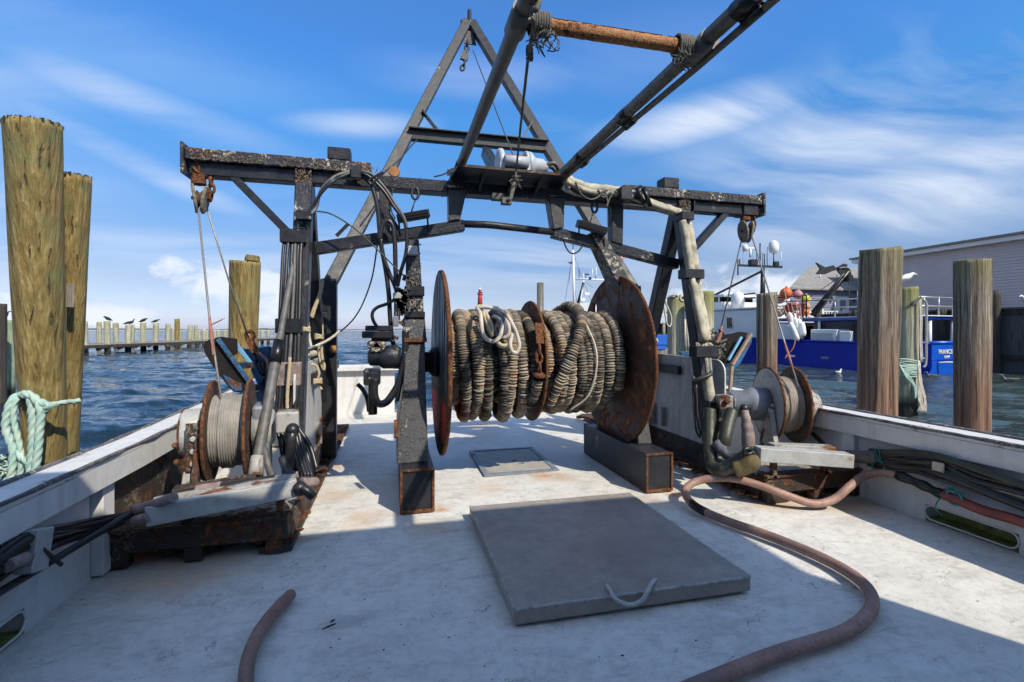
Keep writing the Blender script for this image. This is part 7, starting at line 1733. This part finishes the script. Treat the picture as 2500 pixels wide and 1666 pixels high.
MB().bar(mp(-.95, 1.02), mp(-.45, 1.02), .12, .10).build('radar_scanner', M_BOATWHITE, ms); MB().rod(mp(-.7, .5), mp(-.7, 1.0), .06, 8).build('radar_post', M_BOATWHITE, ms); MB().lathe([(.14, 0), (.16, .3), (.1, .36)], mp(-1.0, .85), n=14).build('radome', M_BOATWHITE, ms)
MB().box(mp(-.55, .22), (.42, .3, .3)).build('floodlight', M_DARK, ms); MB().box(mp(.75, .14), (.26, .2, .24)).build('floodlight', M_DARK, ms)
MB().rod(mp(-1.4, -.5), mp(-1.4, .4), .04, 6).build('aerial', M_DARK, ms)
MB().rod(bp(*MT, 5.1), bp(.7, 14.0, 3.0), 0.07, 8).build('forestay_strut', M_DARK, bb)
MB().bar(bp(.9, 8.5, 3.8), bp(1.5, 11.0, 3.8), .08, .08).build('ladder_rail', M_DARK, bb); MB().bar(bp(.9, 8.5, 3.55), bp(1.5, 11.4, 3.6), .08, .08).build('ladder_rail', M_DARK, bb)
MB().tube([bp(.9, 12.5, 4.55) + RGT * (.26 * math.cos(q)) + UP * (.30 * math.sin(q)) for q in [j * .449 for j in range(15)]], .018, 6).build('loop_aerial', M_BOATWHITE, bb); MB().rod(bp(.9, 12.5, 2.98), bp(.9, 12.5, 4.25), .025, 6).build('loop_post', M_BOATWHITE, bb)
# shelter deck over the working deck, with railings
bx(.62, 4.2, 0.6, 7.1, 2.20, 2.31, 'shelter_roof', M_STERNBLUE, bb, 0.01)
bx(.58, 4.25, 0.5, 7.1, 2.321, 2.36, 'shelter_top', M_BOATWHITE, bb)
for x in (.35, 2.05, 3.7): MB().rod(bp(x, .75, .66), bp(x, .75, 2.16), .08, 12).build('shelter_post', M_BOATWHITE, bb)
for yy in (2.6, 4.6): MB().rod(bp(.7, yy, .66), bp(.7, yy, 2.19), .055, 10).build('shelter_post', M_BOATWHITE, bb)
for z in (2.75, 3.12):
    MB().tube([bp(.66, .7, z), bp(.66, 7.0, z + .1)], .03, 6).build('railing', M_ALU, bb); MB().tube([bp(.66, .7, z), bp(4.1, .7, z)], .03, 6).build('railing', M_ALU, bb)
for yy in (.7, 2.2, 3.8, 5.4, 7.0): MB().rod(bp(.66, yy, 2.36), bp(.66, yy, 3.16), .03, 6).build('rail_post', M_ALU, bb)
for x in (.8, 1.6, 2.6, 3.6): MB().rod(bp(x, .7, 2.36), bp(x, .7, 3.16), .03, 6).build('rail_post', M_ALU, bb)
# working deck gear
bx(.15, 1.2, 3.45, 4.65, .70, 1.78, 'deck_box', M_BOATWHITE, bb, 0.04); bx(.15, .35, 2.75, 3.25, .70, 1.70, 'deck_panel', M_BOATWHITE, bb, 0.03)
bx(.12, .149, 3.55, 4.55, .78, 1.60, 'box_front', M_WINCHGREY, bb)
bx(1.9, 4.0, 6.95, 7.09, .7, 2.15, 'aft_bulkhead', M_BOATWHITE, bb)
bx(2.6, 3.4, 6.90, 6.949, .75, 1.95, 'bulkhead_door', M_GLASS, bb); bx(1.5, 2.0, 6.0, 6.5, .66, 1.45, 'blue_bin', M_HULLBLUE, bb, .03); bx(2.5, 3.3, 5.6, 6.2, .66, 1.35, 'blue_bin', M_HULLBLUE, bb, .03)
_d = (bp(1.0, 4.6, 2.4) - EYEP).dot(FWD)
MB().rod(PT(1984, 772, _d), PT(2072, 662, _d - .8), .15, 10, .10).build('crane_boom', M_DARK, bb); MB().rod(PT(1982, 762, _d), PT(2060, 668, _d - .9), .05, 8).build('crane_ram', M_DARK, bb)
c = PT(2072, 662, _d - .8)
MB().rod(c, c + Vector((.05, 0, -2.4)), .02, 6).build('crane_wire', M_WIREDARK, bb); MB().box(c + Vector((.0, 0, -.35)), (.25, .25, .3)).build('crane_hook', M_DARK, bb); MB().rod(c, bp(1.2, 6.5, 2.8), .018, 6).build('crane_wire', M_WIREDARK, bb)
mb = MB(); q = c + UP * .05 - RGT * .55
mb.prism([q + RGT * a + UP * b for a, b in ((-.95, .35), (-.55, .12), (-.15, .22), (0.05, .0), (-.2, -.05), (-.55, -.2), (-.95, -.2), (-.75, .05))], FWD * .12); mb.prism([q + RGT * a + UP * b for a, b in ((0, .1), (.35, .3), (.5, .25), (.35, -.35), (.1, -.1))], FWD * .12)
mb.build('crane_grab', M_DARK, bb)
MB().tube(catmull([c - RGT * .5 + UP * .1, c - RGT * .2 + UP * .15, c + UP * .05, c + Vector((.1, 0, -.3))], 5), .06, 8).build('crane_hose', M_DARK, bb)
# orange, yellow and pink floats heaped on the shelter top in a pen
def flt(u, v, r, mat, label, yloc):
    # floats lie along the near side of the shelter top
    c = EYEP + ray(u, v) * ((bp(1.0, yloc, 2.6) - EYEP).dot(FWD)); r_ = r / F * (c - EYEP).dot(FWD)
    o = MB().ball(c, r_, 18, (1, 1, 1.02)); o.lathe([(r_ * .28, r_ * .92), (r_ * .2, r_ * 1.1), (r_ * .2, r_ * 1.25)], c, (0.1, 0, 1), 10)
    return tag(o.build('float', mat), label, 'float', 'floats heaped on the blue boat')
flt(1919, 717, 14, M_ORANGE, 'biggest orange ball float on top of the float heap', 6.6); flt(1948, 720, 11, M_PINK, 'pink and dark ball float beside the biggest orange one', 6.3); flt(1967, 732, 11.5, M_YELLOW, 'yellow ball float in the float heap', 5.9)
flt(1967, 748, 10, M_SALMON, 'salmon ball float just below the yellow one', 5.7); flt(1904, 731, 11, M_SALMON, 'pale salmon float half hidden behind the brown piling', 6.8); flt(1940, 746, 10, M_PINK, 'red pink float low in the middle of the heap', 6.0); flt(1966, 763, 9, M_ORANGE, 'orange float at the bottom right of the heap', 5.5); flt(1903, 766, 8, M_ORANGE, 'orange float at the bottom left of the heap', 6.8); flt(1926, 752, 10, M_RED, 'dark red float behind the slanting poles', 6.1)
for (z, m_) in ((3.0, M_RUST), (3.45, M_RUST)): MB().tube([bp(.62, 5.2, z), bp(.62, 7.0, z)], .03, 6).build('pen_rail', m_, bb)
for yy in (5.2, 5.4, 7.0): MB().rod(bp(.62, yy, 2.36), bp(.62, yy, 3.5), .03, 6).build('pen_post', M_RUST, bb)
mb = MB()
for k in range(46):
    c = EYEP + ray(1915 + g.uniform(-12, 55), 765 + g.uniform(-18, 10)) * ((bp(.9, 6.2, 2.6) - EYEP).dot(FWD)); mb.tube([c, c + Vector((g.uniform(-.3, .3), g.uniform(-.2, .2), g.uniform(-.2, .3))), c + Vector((g.uniform(-.4, .4), g.uniform(-.2, .2), g.uniform(-.3, .2)))], .035, 5)
tag(mb.build('rope_heap', M_ROPEWHITE), 'heap of pale rope and netting under the coloured floats', 'rope')
# high-flyer poles with white pot buoys leaning at the house corner
for i, (u0, v0, u1, v1) in enumerate(((1914, 707, 1938, 815), (1930, 735, 1949, 812), (1942, 733, 1957, 820), (1913, 750, 1944, 822), (1952, 745, 1963, 825))):
    dpt = (bp(-.02, 5.25, 2) - EYEP).dot(FWD); t_ = thing('buoy_pole', ['longest slanting buoy pole with a white float at the deckhouse corner', 'second slanting buoy pole with a white float', 'middle slanting buoy pole with two white floats', 'lowest slanting buoy pole beside the white deckhouse', 'rightmost slanting buoy pole by the deck boxes'][i], 'buoy pole', PT(u1, v1, dpt), 'buoy poles leaning on the blue boat')
    a, b = PT(u0, v0, dpt), PT(u1, v1, dpt - .1 * i); MB().rod(a, b, .03, 6).build('pole', M_ROPEPINK, t_); d = (b - a).normalized()
    MB().lathe([(.04, 0), (.11, .08), (.13, .25), (.13, .55), (.09, .68), (.03, .72)], a.lerp(b, .52), d, 12).build('float', M_BOATWHITE, t_)
    if i != 4: MB().lathe([(.04, 0), (.11, .08), (.13, .25), (.12, .45), (.03, .58)], a.lerp(b, .78), d, 12).build('float', M_BOATWHITE, t_)
# stern water discharge
mb = MB(); a = tp(1.05, .45, .02); mb.tube(catmull([a, a - BOWD * .35 + STB * .25 + UP * .02, a - BOWD * .7 + STB * .55 - UP * .18, a - BOWD * 1.0 + STB * .85 - UP * .5], 6), [.03 + .0022 * k for k in range(19)], 8)
M_JET = mat_plain('falling_water', (0.62, 0.66, 0.70), 0.25, 0.2, 20, 0.3)
tag(mb.build('water_jet', M_JET), 'white jet of water arching from the blue boat transom', 'water jet')

# ------------------------------------------------------------------ bulkhead, yard and the grey building behind
BX = 25.5
yd = MB().span(BX + .3, 90, -10, 80, -1.5, 1.65).build('yard', M_GROUND); tag(yd, kind='structure')
bk = thing('bulkhead', 'dark timber bulkhead wall behind the blue boat at the water edge', 'bulkhead', (BX, 16, WATER))
pl0 = MB().box(bk.location, (0.06, 0.29, 2.9)); f0 = None; k = 0
yy = 8.0
while yy < 30:
    if f0 is None: f0 = pl0.build('plank', M_BULKHEAD, bk); o = f0
    else: o = f0.copy(); sc.collection.objects.link(o); o.parent = bk
    o.location = Vector((BX + g.uniform(-.015, .015), yy, .55 + g.uniform(-.02, .02))) - bk.location; yy += .30; k += 1
for z in (1.98, 0.05): MB().span(BX - .14, BX - .035, 8, 30, z, z + .2).build('waler', M_WOODDARK, bk)
MB().span(BX - .25, BX + .35, 8, 30, 2.19, 2.26).build('cap_plank', M_BULKHEAD, bk)
for i, (yy, h) in enumerate(((13.4, 2.25), (15.5, 3.0), (17.6, 2.3), (19.8, 2.4), (22, 2.4), (24.5, 2.4))):
    piling('bulkhead_piling', (BX - .36, yy, -1.4), (BX - .36, yy, h), .2, .2, M_WOODDARK, ['dark fender piling against the bulkhead at the right picture edge', 'dark fender piling rising above the bulkhead top', 'dark fender piling against the bulkhead behind the weathered brown piling', 'dark fender piling behind the blue boat stern', 'dark fender piling behind the middle of the blue boat', 'dark fender piling behind the blue boat deckhouse'][i], 3, .02, .01, 24, 16, seed=120 + i)
gbld = thing('grey_building', 'long grey clapboard building with a low pale eave on the far right', 'building', (30, 17, 1.65))
mb = MB(); EZ = 5.72; z = 1.66; nb = 0
while z < EZ:
    mb.prism([(30.0, -8, z), (29.955, -8, z), (29.985, -8, z + .16), (30.0, -8, z + .16)], (0, 34.0, 0)); z += .155
mb.build('clapboard', M_SIDING, gbld)['kind'] = 'stuff'
MB().span(30.001, 45, -8, 26.0, 1.66, EZ).build('wall', M_SIDING, gbld)
MB().span(29.6, 30.2, -8.3, 26.2, EZ + .001, EZ + .22).build('eave_board', M_TRIM, gbld)
MB().prism([(29.5, -8.4, EZ + .23), (29.5, 26.3, EZ + .23), (38, 26.3, 6.4), (38, -8.4, 6.4)], (0, 0, .12)).build('roof', M_SHINGLE, gbld)
MB().span(29.93, 30.02, 25.9, 26.04, 1.66, EZ).build('corner_board', M_TRIM, gbld)
gh = thing('shingled_house', 'blue-grey house with a brown shingled hip roof behind the crane boom', 'house', (27.2, 27, 1.65))
MB().prism([(24.6, 26.06, 1.66), (29.9, 26.06, 1.66), (29.9, 31.0, 1.66)], (0, 0, 2.29)).build('wall', M_SIDINGBLUE, gh)
mb = MB(); z = 1.68
while z < 3.9:
    mb.prism([(24.6, 26.055, z), (24.6, 26.02, z), (24.6, 26.045, z + .15), (24.6, 26.055, z + .15)], (5.28, 0, 0)); z += .15
mb.build('clapboard', M_SIDINGBLUE, gh)['kind'] = 'stuff'
rf = MB().add([(24.2, 25.7, 3.96), (30.1, 25.7, 3.96), (35, 26.1, 3.96), (35, 29.2, 5.9), (29.2, 29.2, 5.9), (30.2, 31.6, 3.96)], [(0, 1, 2, 3, 4), (0, 4, 5)])
rf.add([(24.2, 25.7, 3.86), (30.1, 25.7, 3.86), (30.1, 25.7, 3.955), (24.2, 25.7, 3.955)], [(0, 1, 2, 3)]); rf.build('roof', M_SHINGLE, gh)
for x in (28.2, 29.6): MB().rod((x, 27.3, 4.75), (x, 27.3, 5.1), .05, 8).build('vent_pipe', M_TRIM, gh)
dr = MB().span(28.15, 29.15, 25.99, 26.018, 1.66, 3.5).build('door', M_TRIM, gh); MB().span(28.42, 28.88, 25.98, 25.989, 2.45, 3.3).build('pane', M_GREYBLUE, dr)
for x in (27.75, 29.5): MB().lathe([(.06, 0), (.09, .1), (.05, .25)], (x, 25.93, 3.2), n=10).build('wall_lamp', M_DARK, gh)
rl = thing('white_railing', 'white picket railing in front of the blue-grey house', 'railing', (28, 25.4, 1.66))
for z in (1.75, 2.45): MB().span(26.4, 29.8, 25.38, 25.44, z, z + .07).build('rail', M_TRIM, rl)
pk = None
for i in range(16):
    if pk is None: pk = MB().box(rl.location, (.06, .04, .62)).build('picket', M_TRIM, rl); o = pk
    else: o = pk.copy(); sc.collection.objects.link(o); o.parent = rl
    o.location = Vector((26.5 + i * .215, 25.41, 2.135)) - rl.location
for x in (26.4, 28.1, 29.8): MB().span(x - .06, x + .06, 25.35, 25.47, 1.66, 2.65).build('post', M_TRIM, rl)
# things on the neighbouring dock seen past the gantry leg
tub = thing('blue_tub', 'blue plastic fish tub with white lettering on the next dock', 'tub', PT(1613, 856, 13))
def tpz(u, v, d=13): return PT(u, v, d)
MB().prism([tpz(1590, 822), tpz(1630, 822), tpz(1627, 855), tpz(1592, 855)], FWD * 1.0).build('body', M_TUBBLUE, tub, .02)
MB().prism([tpz(1588, 818), tpz(1632, 818), tpz(1632, 824), tpz(1588, 824)], FWD * 1.05).build('rim', M_TUBBLUE, tub, .01); MB().prism([tpz(1590, 838, 12.98), tpz(1629, 838, 12.98), tpz(1629, 842, 12.98), tpz(1590, 842, 12.98)], FWD * .05).build('rib', M_TUBBLUE, tub)
text('AA', PT(1588, 835, 12.97), RGT, UP, 0.16, M_WHITE, tub)
nd_ = thing('next_dock', 'low dock with dark supports behind the rear gantry leg', 'dock', PT(1620, 862, 13))
MB().prism([tpz(1540, 856, 12.9), tpz(1705, 858, 12.9), tpz(1705, 868, 12.9), tpz(1540, 866, 12.9)], FWD * 2.5).build('deck_edge', M_DOCKWOOD, nd_)
for u in (1560, 1600, 1645, 1690): MB().rod(PT(u, 868, 13.1), PT(u, 975, 13.1), .12, 10).build('support', M_WOODDARK, nd_)
sh = thing('white_shed', 'low white roofed shed with dark open front beyond the blue tub', 'shed', PT(1615, 800, 26))
MB().prism([PT(1560, 800, 26), PT(1560, 782, 26), PT(1650, 782, 26), PT(1650, 860, 26), PT(1560, 860, 26)], FWD * 3).build('dark_front', M_DARK, sh)
MB().prism([PT(1556, 790, 25.6), PT(1652, 790, 25.6), PT(1652, 770, 27), PT(1556, 770, 27)], UP * .1).build('roof', M_WINCHGREY, sh); MB().prism([PT(1570, 772, 27), PT(1628, 772, 27), PT(1618, 758, 27), PT(1580, 758, 27)], FWD * 2).build('upper_roof', M_GREY, sh)
for u in (1574, 1620, 1636): MB().rod(PT(u, 790, 25.7), PT(u, 830, 25.7), .09, 8).build('post', M_DOCKWOOD, sh)
stk = thing('timber_stakes', 'pale upright stakes behind the canvas wrapped gantry leg', 'stakes', PT(1675, 860, 12.2))
for u in (1669, 1674, 1680): MB().rod(PT(u, 858, 12.2), PT(u - 2, 780, 12.2), .025, 8).build('stake', M_ROPEWHITE, stk)
